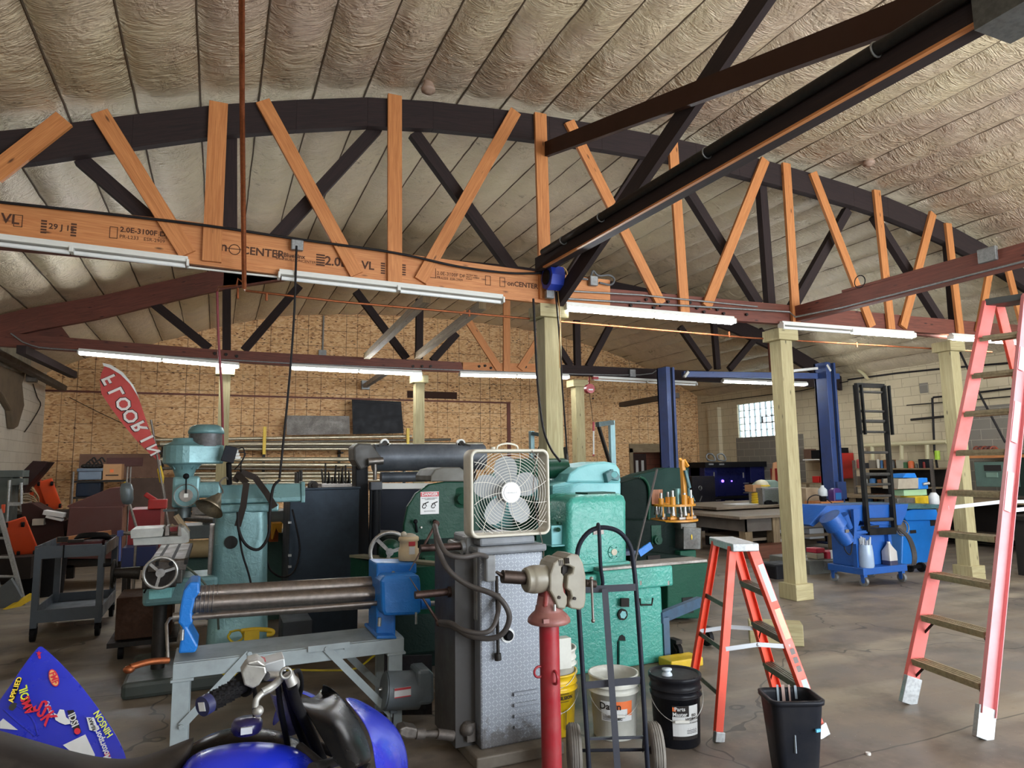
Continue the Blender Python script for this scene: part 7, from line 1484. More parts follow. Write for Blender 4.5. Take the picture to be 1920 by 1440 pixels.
t = Thing('inspection_lamp', 'grey egg shaped lamp head on a thin stand beside the maroon hood', 'lamp', at(250, 1000, 7.6)); b = MB(); q = at(238, 927, 7.6); b.lathe([(0, -.1), (.04, -.09), (.055, -.05), (.058, .05), (.045, .1), (0, .12)], q, (-.1, 0, 1), 20); t.part('lamp_head', b, paint('lamp_grey', '76838a', .3, metal=.4)); b = MB(); b.cyl(at(242, 942, 7.6), at(256, 990, 7.6), .012, seg=8); b.cyl(at(256, 990, 7.6), (at(256, 990, 7.6).x, 7.6, 0), .012, seg=8); t.part('stem', b, STEEL); b = MB(); b.ball(at(234, 910, 7.6), .03, (.6, .6, 1.3), 8); t.part('tip', b, YEL)
# lathe and bench behind the mill
t = Thing('lathe', 'grey green lathe with a pale bed, half hidden behind the milling machine', 'lathe', (.6, 8.2, 0)); b = MB(); pbox(b, 335, 985, 420, 1010, 8.0, .5); pbox(b, 380, 960, 545, 985, 8.1, .5); t.part('bed', b, paint('lathe_grey', '5d6668', .45, wear=.4), bevel=.01); b = MB(); pbox(b, 340, 1040, 420, 1110, 8.1, .6); pbox(b, 470, 1000, 545, 1180, 8.2, .6); t.part('cabinet', b, m_cast('lathe_green', '3d5c55', '243a36'), bevel=.01); b = MB(); b.cyl(at(345, 1030, 8.0), at(410, 1028, 8.0), .09, seg=20); t.part('workpiece', b, paint('tan_roll', 'a8946e', .6)); b = MB(); b.cyl(at(345, 968, 8.0), at(400, 972, 8.0), .05, seg=12); b.cbox(at(385, 955, 8.0), .25, .1, .1); t.part('tailstock', b, STEEL)
b = MB(); b.slab([(509, 981), (530, 980), (528, 1000), (522, 998), (518, 990), (512, 1012), (509, 1012)], 7.9, .2); single('funnel', 'yellow plastic chute between the mill column and the dark blue cabinet', 'chute', b, paint('chute_yellow', 'd99a1e', .45), bevel=.01)
one('toolbox', 'orange brown toolbox under the yellow chute', 'toolbox', (505, 990, 522, 1016), 8.0, .3, paint('box_orange', 'a5541f', .5))
one('floor_box', 'low grey box on the floor under the slip roll', 'box', (530, 1165, 585, 1215), 6.2, .4, paint('floor_box', '3a4048', .5))
b = MB(); b.box(3.42, 3.74, 4.72, 4.9, 0, .07); single('yellow_ramp', 'flat yellow plate lying on the floor behind the black pail', 'plate', b, YEL, bevel=.01)
t = Thing('rusty_tank', 'rusty brown coolant tank on a low dark dolly beside the mill handwheels', 'tank', at(265, 1180, 7.2)); a_ = at(216, 1165, 7.1); c_ = at(322, 1165, 7.1); z1 = at(270, 1118, 7.1).z
b = MB(); b.box(a_.x, c_.x, 7.1, 7.6, .17, z1); t.part('tank', b, steel('rusted', '5a4438', .6, .8), bevel=.01); b = MB(); b.box(a_.x-.05, c_.x+.05, 7.05, 7.65, .12, .16); t.part('dolly', b, IRON)
for x_ in (a_.x+.05, c_.x-.05):
    for y_ in (7.15, 7.6): b = MB(); b.cyl((x_-.02, y_, .06), (x_+.02, y_, .06), .06, seg=14); t.part('caster', b, BLACK)
# brush with wooden arms on the mill vise
b = MB(); b.beam(at(320, 985, 5.9), at(345, 1000, 5.9), .03, .03); b.beam(at(330, 966, 6.0), at(352, 998, 6.0), .05, .04); single('wooden_mallet', 'tan wooden mallet leaning by the mill spindle', 'mallet', b, PALE)

for k, (px, py, w_, h_, c_, nm, lb) in enumerate(((352, 958, 30, 14, '6b6357', 'parts_box', 'drab box on the lathe behind the milling machine head'), (388, 962, 20, 10, '2d2d30', 'steel_block', 'dark steel block on the lathe beside the drab box'), (440, 1000, 26, 22, '55504a', 'gear_case', 'grey brown gear case behind the mill column'), (60, 985, 22, 12, 'b8b2a4', 'paper_box', 'crushed cream box at the mouth of the scrap bin'))):
    b = MB(); pbox(b, px, py-h_, px+w_, py, 8.0 if px > 100 else 11.6, .2); single(nm, lb, 'box', b, paint('c'+c_, c_, .5, wear=.2), bevel=.006)
# wires along the further truss
b = MB(); b.tube([at(20, 625, T2-.03), at(60, 648, T2-.03), at(150, 657, T2-.03), at(540, 681, T2-.03), at(1000, 699, T2-.03), at(1200, 703, T2-.03), at(1235, 692, T2-.03), at(1260, 693, T2-.03)], .012, 6, 3); single('conduit', 'thin grey conduit along the bottom chord of the further truss', 'conduit', b, GALV)
b = MB(); b.cbox(at(1185, 700, T2-.04), .14, .08, .16); single('junction_box', 'grey junction box on the dark chord of the further truss', 'junction box', b, GALV, bevel=.01)
b = MB(); b.tube([at(352, 501, T1-.01), at(440, 511, T1-.01), at(525, 520, T1-.01)], .010, 6, 0); single('conduit', 'white conduit joining the two unlit strips under the stamped beam', 'conduit', b, WHITE_E)
# ---------------- lift
t = Thing('car_lift', 'tall dark blue two post car lift with a top beam, by the glass block window', 'lift', (10, 10.6, 0)); LB = paint('lift_blue2', '32487c', .35)
for px, w_, Y_ in ((1265, 26, 11.0), (1572, 38, 10.2)):
    a_ = at(px, 900, Y_); zt_ = at(px-8, 688 if px < 1400 else 680, Y_).z; b = MB(); x_ = a_.x
    wv = .22 if px < 1400 else .3
    b.box(x_-wv/2, x_-wv/2+.05, Y_, Y_+.3, .02, zt_); b.box(x_+wv/2-.05, x_+wv/2, Y_, Y_+.3, .02, zt_); b.box(x_-wv/2, x_+wv/2, Y_+.25, Y_+.3, .02, zt_); b.box(x_-wv/2, x_-wv*.05, Y_-.02, Y_+.02, .02, zt_)
    t.part('column', b, LB, bevel=.006)
    b = MB(); b.box(x_-.28, x_+.28, Y_-.1, Y_+.4, 0, .03); t.part('base_plate', b, LB)
    b = MB(); b.tube([(x_+.04, Y_+.04, zt_-.05), (x_+.05, Y_+.04, 2.0), (x_+.04, Y_+.04, .6)], .015, 6); b.tube([(x_-.02+.08, Y_+.05, zt_-.05), (x_+.07, Y_+.05, 1.5)], .015, 6); t.part('hydraulic_hose', b, CORD)
    b = MB(); b.box(x_-.12, x_+.12, Y_-.08, Y_-.02, .9, 1.25); t.part('carriage', b, LB, bevel=.006)
b = MB(); a_ = at(1280, 702, 11.1); c_ = at(1570, 690, 10.35); c_.z = a_.z; b.beam(a_, c_, .12, .12); t.part('top_beam', b, LB, bevel=.005)
b = MB(); b.beam(at(1460, 698, 10.7), at(1558, 688, 10.3), .05, .05); b.beam(at(1283, 707, 11.0), at(1290, 697, 11.0), .05, .05); b.beam(at(1556, 696, 10.2), at(1549, 684, 10.2), .05, .05); t.part('overhead_bar', b, WHITE_E)
# ---------------- safe, workstation
t = Thing('gun_safe', 'black steel safe with a handle, beside the navy workstation', 'safe', (12.0, 13.9, 0)); b = MB(); z1 = at(1320, 893, 13.8).z; b.box(at(1300, 950, 13.8).x, at(1343, 950, 13.8).x, 13.8, 14.5, 0, z1); t.part('body', b, paint('safe_black', '1b1a20', .4), bevel=.01); b = MB(); q = at(1313, 915, 13.79); b.ring(q, (0, 1, 0), .05, .01, 16, 5); b.cyl(q, q-V(0, .05, 0), .02, seg=10); b.beam(at(1316, 930, 13.77), at(1312, 940, 13.77), .02, .02); t.part('dial', b, BRIGHT)
YW = 14.6; NV = paint('navy_cabinet', '161a45', .3, wear=.05)
t = Thing('workstation', 'navy tool workstation with hutch, drawers and a glowing purple light', 'workstation', (12.9, 14.9, 0))
a_ = at(1322, 900, YW); c_ = at(1437, 900, YW); c_.x = min(c_.x, 13.95)
z = lambda py: at(1380, py, YW).z
b = MB(); b.box(a_.x, c_.x, YW+.2, YW+.8, z(930), z(874)); b.box(a_.x, a_.x+.4, YW, YW+.6, z(930), z(874)); b.box(c_.x-.5, c_.x, YW, YW+.6, z(930), z(874)); t.part('hutch', b, NV, bevel=.006)
b = MB(); b.box(a_.x-.05, c_.x, YW-.1, YW+.8, z(876), z(866)); b.box(a_.x, c_.x, YW-.05, YW+.7, z(934), z(930)); t.part('top', b, BLACK)
b = MB(); b.box(a_.x, c_.x, YW, YW+.7, 0, z(934)); t.part('base_cabinet', b, NV, bevel=.006)
for px0, py0, px1, py1 in ((1338, 937, 1352, 938.5), (1360, 938, 1376, 939.5), (1394, 905, 1411, 906.5), (1394, 911, 1411, 912.5), (1394, 917, 1411, 918.5), (1394, 923, 1411, 924.5), (1338, 885, 1340, 895), (1393, 886, 1395, 896), (1344, 979, 1355, 981)):
    b = MB(); pbox(b, px0, py0, px1, py1, YW-.02, .015); t.part('handle', b, BRIGHT)
b = MB(); b.ball(at(1355, 902, YW+.18), .04, seg=8); b.ball(at(1372, 902, YW+.18), .022, seg=8); t.part('light', b, flat('purple_glow', '6a4cff', .3, emit=3))
for px, l in ((1332, 'pale tubular folded seat on top of the workstation, the one over the safe'), (1352, 'pale tubular folded seat on top of the workstation, further from the safe')):
    b = MB(); P = [at(px-5, 862, YW), at(px-7, 853, YW), at(px+1, 851, YW), at(px+7, 856, YW), at(px+8, 864, YW)]; b.tube(P, .025, 6, 3, True); pbox(b, px-3, 869, px+6, 872, YW-.12, .1); single('folding_seat', l, 'seat', b, GALV)
# ---------------- plywood benches and what lies on them
YT2 = 9.6
PLY = wood('bench_top', '8f806c', '6e6050', .6, knots=False, dirt=.4)
t = Thing('work_table', 'big low plywood topped work table with timber legs, behind the freestanding post', 'table', (9.0, 9.8, 0))
b = MB(); a_ = at(1340, 962, YT2+1.2); zt_ = .72; b.box(8.45, 11.2, 9.5, 11.3, zt_-.05, zt_); t.part('tabletop', b, PLY, bevel=.004)
b = MB(); b.box(8.65, 11.1, 9.6, 9.66, zt_-.28, zt_-.05); b.box(8.65, 8.7, 9.6, 11.2, zt_-.28, zt_-.05); t.part('apron', b, paint('apron_grey', '5e5750', .6, wear=.3))
for x_, y_ in ((8.75, 9.7), (9.35, 9.65), (10.9, 9.7), (8.75, 11.1), (10.9, 11.1)): b = MB(); b.box(x_-.08, x_+.08, y_-.08, y_+.08, 0, zt_-.05); t.part('leg', b, PALE)
b = MB(); b.box(8.9, 10.9, 9.75, 11.0, .25, .3); t.part('lower_shelf', b, PLY)
t = Thing('drawing_table', 'wide flat table with a raised top, holding the galvanised tray and yellow coil', 'table', (9.6, 11, 0)); 
b = MB(); zq2 = .80; b.box(9.0, 12.6, 10.75, 12.4, zq2-.05, zq2); t.part('tabletop', b, PLY, bevel=.004); b = MB(); b.box(9.1, 9.2, 10.9, 12.3, .8, zq2-.05) if 0 else b.box(9.3, 12.5, 11.4, 11.5, .0, zq2-.05); t.part('frame', b, BLACK)
def onb(name, label, cat, px, Y, dY, mat, group=None, bevel=.004): return one(name, label, cat, px, Y, dY, mat, group, bevel)
b = MB(); q = at(1395, 947, 11.2); b.box(q.x-.3, q.x+.5, q.y-.1, q.y+.3, zq2, zq2+.012); single('paper_sheet', 'large white drawing sheet lying on the wide flat table', 'paper', b, LBL)
b = MB()
for k in range(6): q = at(1422, 949-k*4.6, 11.2); b.ring((q.x, q.y, q.z), (0, .15, 1), .115, .03, 22, 8)
single('yellow_duct_coil', 'ribbed yellow duct standing on the wide flat table', 'duct', b, YEL)
onb('cardboard_box', 'small brown box on top of the ribbed yellow duct', 'box', (1412, 909, 1427, 922), 11.15, .25, paint('cardboard', 'a97f58', .8))
t = Thing('hard_hat', 'white hard hat with a yellow rim resting beside the ribbed yellow duct', 'helmet', at(1427, 910, 11.3)); b = MB(); q = at(1428, 909, 11.35); b.ball(q, .14, (1, 1.1, .8), 16); t.part('shell', b, flat('hat_white', 'd7cfb4', .35)); b = MB(); b.cyl(q-V(0, .03, .03), q-V(0, .03, .0), .155, .14, seg=20); t.part('brim', b, YEL)
b = MB(); b.box(0, 0, 0, 0, 0, 0) if 0 else None
t = Thing('galvanised_tray', 'big galvanised tray standing on edge on the wide flat table', 'tray', at(1456, 950, 11.0)); b = MB(); pbox(b, 1432, 917, 1482, 950, 11.0, .03); t.part('panel', b, steel('galv_tray', '8b938e', .45, .15)); b = MB(); pbox(b, 1432, 915, 1482, 918, 10.97, .5); pbox(b, 1430, 915, 1434, 950, 10.97, .4); t.part('rim', b, GALV)
b = MB(); b.slab([(1437, 951), (1437, 941), (1446, 938), (1451, 943), (1458, 941), (1460, 946), (1468, 948), (1468, 951)], 10.9, .1); single('angle_iron', 'black stepped offcuts in front of the galvanised tray', 'offcut', b, BLACK)
b = MB(); b.slab([(1430, 912), (1440, 903), (1455, 900), (1464, 905), (1478, 905), (1480, 915), (1432, 917)], 11.3, .4); single('jacket', 'pale green and dark jacket heaped behind the galvanised tray', 'jacket', b, paint('jacket_green', '7d9185', .8), bevel=.03)
b = MB(); b.slab([(1450, 868), (1456, 866), (1478, 866), (1478, 904), (1448, 904)], 12.75, .03); single('cork_board', 'tan cork board leaning on the bare block wall', 'board', b, paint('cork', 'a67a55', .8))
t = Thing('drawer_cabinet', 'small red drawer cabinet in front of the cork board', 'cabinet', at(1470, 903, 12.6)); b = MB(); pbox(b, 1462, 878, 1484, 903, 12.6, .3); t.part('body', b, paint('cab_red', '8c1d24', .45)); b = MB()
for k in range(4):
    b = MB(); pbox(b, 1464, 881+k*5.2, 1483, 884.5+k*5.2, 12.58, .02); t.part('drawer', b, paint('drawer_grey', '4a3a3c', .5))
b = MB(); b.box(12.0, 12.88, 12.4, 13.1, 0, at(1460, 904, 12.7).z-.005); single('side_bench', 'dark steel bench under the cork board', 'bench', b, BLACK)
# along the painted wall (x = 14)
XW = 13.45
t = Thing('wall_bench', 'long cluttered workbench running along the painted block wall', 'bench', (13.5, 9.5, 0)); b = MB(); b.box(12.9, 13.98, 5.0, 13.3, .86, .92); t.part('benchtop', b, PALE); b = MB(); b.box(13.3, 13.7, 11.9, 12.7, 1.12, 1.155); b.box(13.35, 13.4, 12.0, 12.05, .92, 1.12); b.box(13.35, 13.4, 12.55, 12.6, .92, 1.12); t.part('riser_shelf', b, PALE)
for y_ in (5.3, 7.0, 9.0, 11.0, 13.0): b = MB(); b.box(12.95, 13.05, y_-.05, y_+.05, 0, .86); t.part('leg', b, PALE)
b = MB(); b.box(13.3, 13.95, 5.0, 13.3, .2, .25); t.part('lower_shelf', b, PALE); b = MB(); b.box(13.9, 13.97, 5.0, 13.3, .02, .86); t.part('shade_panel', b, paint('shade_brown', '2a2623', .8))  # last sheet is dark to stand in for the shade under the bench
t = Thing('wall_shelving', 'steel shelving crowded with boxes and tools, behind the black rung frame', 'shelving', (13.6, 9, 0))
ya = atx(1602, 900, 13.4).y; yb = atx(1748, 900, 13.4).y
b = MB(); b.box(13.9, 13.96, yb, ya, atx(1670, 945, 13.4).z, atx(1670, 880, 13.4).z); t.part('shade_panel', b, paint('shade_brown', '2a2623', .8))  # dark sheet standing in for the shade at the back of the shelves
for k, py in enumerate((878, 912, 945)): b = MB(); z_ = atx(1670, py, 13.4).z; b.box(13.4, 13.95, yb, ya, z_-.03, z_); t.part('shelf', b, PALE)
for y_ in (ya, (ya+yb)/2, yb): b = MB(); b.box(13.4, 13.44, y_-.03, y_+.03, .9, atx(1670, 862, 13.4).z); t.part('upright', b, STEEL)
cl = ['8c2a25', '2d2d30', '6b6357', 'b8b2a4', '2b5a86', '7a4a2a', '3c3c3a', 'a39b88', '3d6b47', 'c05a2a', '55504a', '1d1f24']
names = ['paint_tin', 'parts_box', 'tool_case', 'spray_can', 'grease_tub', 'cardboard_carton']
rr_ = random.Random(3); kk = 0
CLN = {'8c2a25': 'dark red', '2d2d30': 'charcoal', '6b6357': 'drab', 'b8b2a4': 'cream', '2b5a86': 'blue', '7a4a2a': 'brown', '3c3c3a': 'dark grey', 'a39b88': 'beige', '3d6b47': 'green', 'c05a2a': 'orange', '55504a': 'grey brown', '1d1f24': 'black'}
for py, hmax, row in ((878, 13, 'top'), (912, 17, 'middle'), (945, 16, 'bottom')):
    px = 1606
    while px < 1742:
        w_ = rr_.randint(6, 15); h_ = rr_.randint(8, hmax+4); c_ = cl[kk % len(cl)]; nm = names[kk % len(names)]; kk += 1
        if px+w_ > 1742: break
        b = MB()
        if nm in ('paint_tin', 'spray_can', 'grease_tub'):
            q = atx(px+w_/2, py, 13.5); r_ = abs(atx(px, py, 13.5).y-atx(px+w_, py, 13.5).y)/2*.7; r_ = min(r_, .09); zt_ = atx(px+w_/2, py-h_, 13.5).z; b.lathe([(r_, 0), (r_, (zt_-q.z)*.85), (r_*.6, zt_-q.z), (0, zt_-q.z)], q, seg=12)
        else: pboxx(b, px, py-h_, px+w_-1.5, py, 13.45+rr_.random()*.08, .25)
        single(nm, '%s %s on the %s shelf against the painted wall, %s along' % (CLN[c_], nm.replace('_', ' '), row, ['first', 'second', 'third', 'fourth', 'fifth', 'sixth', 'seventh', 'eighth', 'ninth', 'tenth', 'eleventh', 'twelfth', 'thirteenth', 'fourteenth', 'fifteenth', 'sixteenth'][int((px-1606)/9)]), 'container', b, paint('c'+c_, c_, .5, wear=.2), 'odds and ends on the wall shelving'); px += w_
# red wall cabinet and things near the lift
t = Thing('red_wall_cabinet', 'bright red steel cabinet on the wall beside the lift column', 'cabinet', atx(1560, 898, 13.6)); b = MB(); pboxx(b, 1540, 850, 1580, 897, 13.6, .38); t.part('cabinet', b, paint('bright_red', 'b3231f', .4)); b = MB(); pboxx(b, 1550, 858, 1553, 874, 13.59, .02); t.part('handle_slot', b, INK)
b = MB(); pboxx(b, 1541, 840, 1574, 850, 13.6, .3); single('black_case', 'black case on top of the bright red wall cabinet', 'case', b, BLACK)
for px, l in ((1527, 'small red tin on the wall bench, next to the freestanding post'), (1542, 'small red tin on the wall bench, next to the red wall cabinet')): one('red_tin', l, 'tin', (px-4, 893, px+8, 905), 13.4, .15, paint('bright_red', 'b3231f', .4), None, X=13.4)
one('brown_radio', 'small brown radio on the wall shelf over the red tins', 'radio', (1507, 842, 1520, 860), 0, .2, paint('radio_brown', '5e4436', .6), X=13.7); one('dark_box', 'dark flat box on the wall shelf beside the brown radio', 'box', (1521, 844, 1538, 860), 0, .2, BLACK, X=13.7)
one('wall_shelf', 'thin pale shelf on the wall carrying the brown radio', 'shelf', (1505, 861, 1536, 863), 0, .35, WHITE_E, X=13.62)
t = Thing('purple_jug', 'purple jug with a blue label on the bench by the lift column', 'jug', at(1567, 940, 9.6)); b = MB(); q = at(1567, 940, 9.6); b.loft([rr4(.11, .07, .02, q.z, q.x, q.y), rr4(.11, .07, .02, q.z+.2, q.x, q.y), rr4(.05, .05, .02, q.z+.25, q.x, q.y)]); t.part('jug', b, paint('jug_purple', '4a2a6e', .4)); b = MB(); b.cbox(q+V(0, -.073, .1), .15, .004, .13); t.part('label', b, flat('label_blue', '2f6fae', .4)); b = MB(); b.ring(q+V(.12, 0, .13), (0, 1, 0), .04, .012, 14, 6); t.part('handle', b, BLACK)
t = Thing('white_jug', 'white blue plastic jug on the bench, left of the purple jug', 'jug', at(1543, 935, 9.6)); t.o['label'] = 'white and blue plastic jug beside the purple jug'; b = MB(); q = at(1543, 930, 9.6); b.lathe([(.08, 0), (.085, .05), (.08, .12), (.03, .17), (.03, .2)], q, seg=16); t.part('jug', b, flat('jug_white', 'c8cdcf', .4)); b = MB(); b.lathe([(.06, -.1), (.06, .02), (.02, .03)], q, seg=12); t.part('stand', b, BLACK)
one('carton', 'cream cardboard carton on the bench between the post and the white jug', 'carton', (1512, 915, 1536, 950), 9.9, .4, paint('carton_cream', 'a8957a', .8))
one('bench_board', 'tan board lying under the purple jug', 'board', (1540, 940, 1582, 946), 9.5, .4, FIR)
b = MB(); b.tube([at(1514, 950, 9.5), at(1516, 935, 9.5), at(1530, 928, 9.5), at(1548, 935, 9.5), at(1560, 943, 9.5)], .01, 6); single('cord', 'black cord looped on the bench by the white jug', 'cord', b, CORD)
# under-bench and floor items
one('floor_box', 'black plastic case on the floor at the foot of the freestanding post', 'case', (1456, 1058, 1500, 1090), 7.6, .4, BLACK, bevel=.03)
t = Thing('grey_bench_machine', 'low grey cabinet carrying red tubs, beside the blue cart', 'cabinet', (8.3, 8.2, 0)); b = MB(); pbox(b, 1518, 1049, 1575, 1082, 7.68, .8); t.part('cabinet', b, paint('low_grey', '5b5b54', .5, wear=.4), bevel=.01); b = MB(); pbox(b, 1553, 1051, 1580, 1068, 7.6, .3); t.part('drawer', b, GALV, bevel=.004)
for px, w_, l in ((1532, 14, 'round red lidded tub on the low grey cabinet'), (1551, 25, 'red and white plastic tub on the low grey cabinet')):
    t = Thing('red_tub', l, 'tub', at(px+w_/2, 1049, 7.75)); b = MB(); pbox(b, px, 1034 if w_ > 20 else 1037, px+w_, 1049, 7.7, .2); t.part('tub', b, flat('tub_red', 'b0223a', .4) if w_ > 20 else flat('tub_beige', '8f8571', .5), bevel=.015)
    if w_ > 20: b = MB(); pbox(b, px+7, 1031, px+20, 1047, 7.69, .02); t.part('label', b, LBL)
    else: b = MB(); pbox(b, px-1, 1028, px+w_+1, 1037, 7.7, .2); t.part('lid', b, flat('tub_red', 'b0223a', .4), bevel=.01)
one('printed_carton', 'white printed carton on the shelf under the work table', 'carton', (1462, 990, 1500, 1018), 10.2, .3, LBL); one('printed_carton', 'white carton on the floor shelf beyond the freestanding post', 'carton', (1518, 990, 1545, 1010), 9.8, .3, LBL)
one('timber_stack', 'low pile of reddish timber beams under the work table', 'timber', (1410, 1022, 1490, 1046), 9.3, .3, wood('beam_red', '7d4c34', '5a3424'))
# ---------------- blue cart with the tilting conveyor
X0_, X1_, Y0_, Y1_ = 7.93, 8.78, 6.62, 7.2
t = Thing('blue_cart', 'bright blue machine cart on casters with a tilted motor under its hopper', 'cart', ((X0_+X1_)/2, (Y0_+Y1_)/2, 0))
b = MB(); b.box(X0_, X1_, Y0_, Y1_, .15, .24); t.part('platform', b, CARTBLUE, bevel=.006)
b = MB(); b.box(X0_+.05, X1_-.1, Y0_+.16, Y1_-.05, .24, .78); t.part('cabinet', b, CARTBLUE, bevel=.008)
b = MB(); b.box(X0_+.02, X0_+.1, Y0_+.1, Y0_+.16, .24, .72); b.box(X1_-.2, X1_-.14, Y0_+.1, Y0_+.16, .24, .72); b.box(X0_, X1_-.1, Y0_+.08, Y0_+.2, .68, .72); t.part('frame', b, CARTBLUE)
b = MB(); b.box(X0_+.2, X1_-.3, Y0_+.15, Y0_+.165, .74, .77); t.part('slot', b, INK)
b = MB(); q0, q1 = at(1545, 948, Y0_+.2), at(1700, 955, Y0_+.2)
b.slab([(1550, 948), (1704, 945), (1700, 962), (1690, 985), (1640, 985), (1560, 960), (1525, 988), (1518, 984)], Y0_+.15, .5); t.part('hopper', b, CARTBLUE, bevel=.01)
b = MB(); b.slab([(1600, 955), (1612, 955), (1612, 975), (1606, 1000), (1606, 1020), (1600, 1020), (1602, 990)], Y0_+.05, .04); t.part('bracket', b, CARTBLUE)
b = MB(); a_ = at(1555, 968, Y0_-.05); c_ = at(1586, 1012, Y0_-.1); m_ = a_+(c_-a_)*.45; b.cyl(a_, m_, .14, seg=24); b.cyl(at(1580, 965, Y0_+.05), at(1592, 990, Y0_+.05), .07, .05, seg=16); t.part('gearbox', b, CARTBLUE, bevel=.008); b = MB(); b.cyl(m_, c_, .1, seg=24); b.cyl(c_, c_+(c_-m_)*.2, .085, seg=24); t.part('motor', b, CARTBLUE, bevel=.006)
b = MB(); q = m_+(c_-m_)*.4+V(.0, -.1, .02); b.cbox(q, .06, .02, .04); t.part('rating_plate', b, STEEL)
for x_, y_ in ((X0_+.06, Y0_+.05), (X1_-.06, Y0_+.05), (X0_+.06, Y1_-.05), (X1_-.06, Y1_-.05)):
    b = MB(); b.cyl((x_-.02, y_, .06), (x_+.02, y_, .06), .06, seg=20); cs = t.part('caster', b, GALV); b = MB(); b.cyl((x_-.024, y_, .06), (x_+.024, y_, .06), .025, seg=10); b.box(x_-.03, x_+.03, y_-.03, y_+.03, .12, .15); b.beam((x_-.026, y_, .06), (x_-.026, y_, .13), .006, .05, (0, 1, 0)); t.part('fork', b, CARTBLUE, cs)
b = MB(); b.tube([at(1582, 1010, Y0_), at(1584, 1030, Y0_), at(1594, 1040, Y0_), at(1598, 1020, Y0_), at(1600, 1005, Y0_)], .008, 6); t.part('cable', b, CORD)
t = Thing('pvc_bag', 'clear plastic sack of strips standing on the blue cart', 'bag', at(1628, 1070, Y0_+.05)); b = MB(); q = at(1628, 1072, Y0_+.04); b.lathe([(.09, 0), (.1, .03), (.095, .2), (.085, .3)], (q.x, Y0_+.06, .24), seg=18); t.part('bag', b, flat('film_blue', '9db0c8', .2)); b = MB()
for k in range(9): a_ = k*.7; b.cyl((q.x+.06*math.cos(a_), Y0_+.06+.06*math.sin(a_), .5), (q.x+.07*math.cos(a_), Y0_+.06+.07*math.sin(a_), .6+.02*(k % 3)), .012, seg=6)
t.part('strip_ends', b, flat('strip_clear', 'b9bec2', .3))
t = Thing('gallon_jug', 'clear gallon jug part full of dark liquid on the blue cart', 'jug', at(1672, 1065, Y0_+.05)); q = at(1672, 1066, Y0_+.06); b = MB(); b.loft([rr4(.08, .07, .02, .24, q.x, Y0_+.08), rr4(.08, .07, .02, .3, q.x, Y0_+.08)]); t.part('liquid', b, flat('dark_liquid', '3d3f55', .2)); b = MB(); b.loft([rr4(.08, .07, .02, .3, q.x, Y0_+.08), rr4(.078, .068, .02, .42, q.x, Y0_+.08), rr4(.03, .03, .015, .5, q.x, Y0_+.08), rr4(.02, .02, .01, .53, q.x, Y0_+.08)]); t.part('jug', b, flat('cloudy_jug', 'b5b2ae', .3)); b = MB(); b.cyl((q.x, Y0_+.08, .53), (q.x, Y0_+.08, .55), .022, seg=12); t.part('cap', b, WHITE_E)
# black rung frame
t = Thing('rung_frame', 'tall black roller rung frame standing up from the blue cart', 'conveyor', at(1640, 1080, 6.7)); YK2 = 6.7; BF = paint('frame_black', '151617', .4, wear=.2)
L0, L1, R0_, R1_ = at(1627, 997, YK2), at(1604, 722, YK2+.2), at(1677, 995, YK2), at(1656, 724, YK2+.2)
for p_, q_ in ((L0, L1), (R0_, R1_)): b = MB(); b.beam(p_, q_, .05, .06); t.part('rail', b, BF, bevel=.003)
for f0, f1, o_ in ((.65, 1.0, -.035), (.65, 1.0, .05)):
    for p_, q_ in ((L0, L1), (R0_, R1_)): b = MB(); b.beam(p_+(q_-p_)*f0+V(o_, -.05, 0), p_+(q_-p_)*f1+V(o_, -.05, 0), .025, .04); t.part('side_rail', b, BF)
for k, f in enumerate((.076, .233, .31, .378, .527, .67, .745, .815, .953)): b = MB(); b.cyl(L0+(L1-L0)*f, R0_+(R1_-R0_)*f, .024 if k % 3 == 0 else .018, seg=12); t.part('rung', b, steel('grip_rung', '55534f', .6, .2))
b = MB(); b.beam(L0, R0_, .06, .09); b.beam(L1, R1_, .05, .06); t.part('end_bar', b, BF)
# second blue machine
t = Thing('blue_shaper', 'lighter blue cabinet machine with a steel table, behind the blue cart', 'machine tool', (10.3, 8, 0)); YS = 7.75
b = MB(); b.slab([(1700, 975), (1750, 972), (1762, 1000), (1765, 1060), (1690, 1062), (1692, 1000)], YS, .7); t.part('body', b, LTBLUE, bevel=.02); b = MB(); b.slab([(1690, 960), (1712, 955), (1756, 955), (1762, 975), (1700, 976)], YS-.1, .8); t.part('neck', b, LTBLUE, bevel=.01); b = MB(); b.slab([(1672, 948), (1765, 946), (1765, 953), (1672, 955)], YS-.25, 1.1); t.part('table', b, steel('teal_steel', '5f8a90', .4, .2)); b = MB(); pbox(b, 1745, 974, 1754, 986, YS-.01, .02); pbox(b, 1707, 994, 1718, 1000, YS-.01, .02); t.part('switch_plate', b, INK)
b = MB(); q = at(1692, 990, YS-.15); b.ring(q, (.2, 1, 0), .12, .01, 24, 6); b.cyl(q, q+V(0, .02, 0), .1, seg=20); t.part('cutter_disc', b, STEEL)
b = MB()
for k in range(4): b.tube([at(1685+k, 992, 7.3), at(1702+k*2, 1010, 7.3), at(1712+k*2, 1045, 7.3), at(1706+k, 1075, 7.2), at(1696, 1080, 7.2)], .015, 6)
single('hose_bundle', 'grey hoses looping down beside the blue cart', 'hose', b, CB)
b = MB(); q = atz(1728, 1072, 0); b.cyl((q.x-.02, q.y, .07), (q.x+.02, q.y, .07), .07, seg=16); b.cyl((q.x-.2, q.y+.05, .05), (q.x-.16, q.y+.05, .05), .05, seg=16); b.beam((q.x-.2, q.y, .08), (q.x+.05, q.y, .08), .05, .04); single('floor_dolly', 'small dark wheeled dolly on the floor beside the looping hoses', 'dolly', b, BLACK)
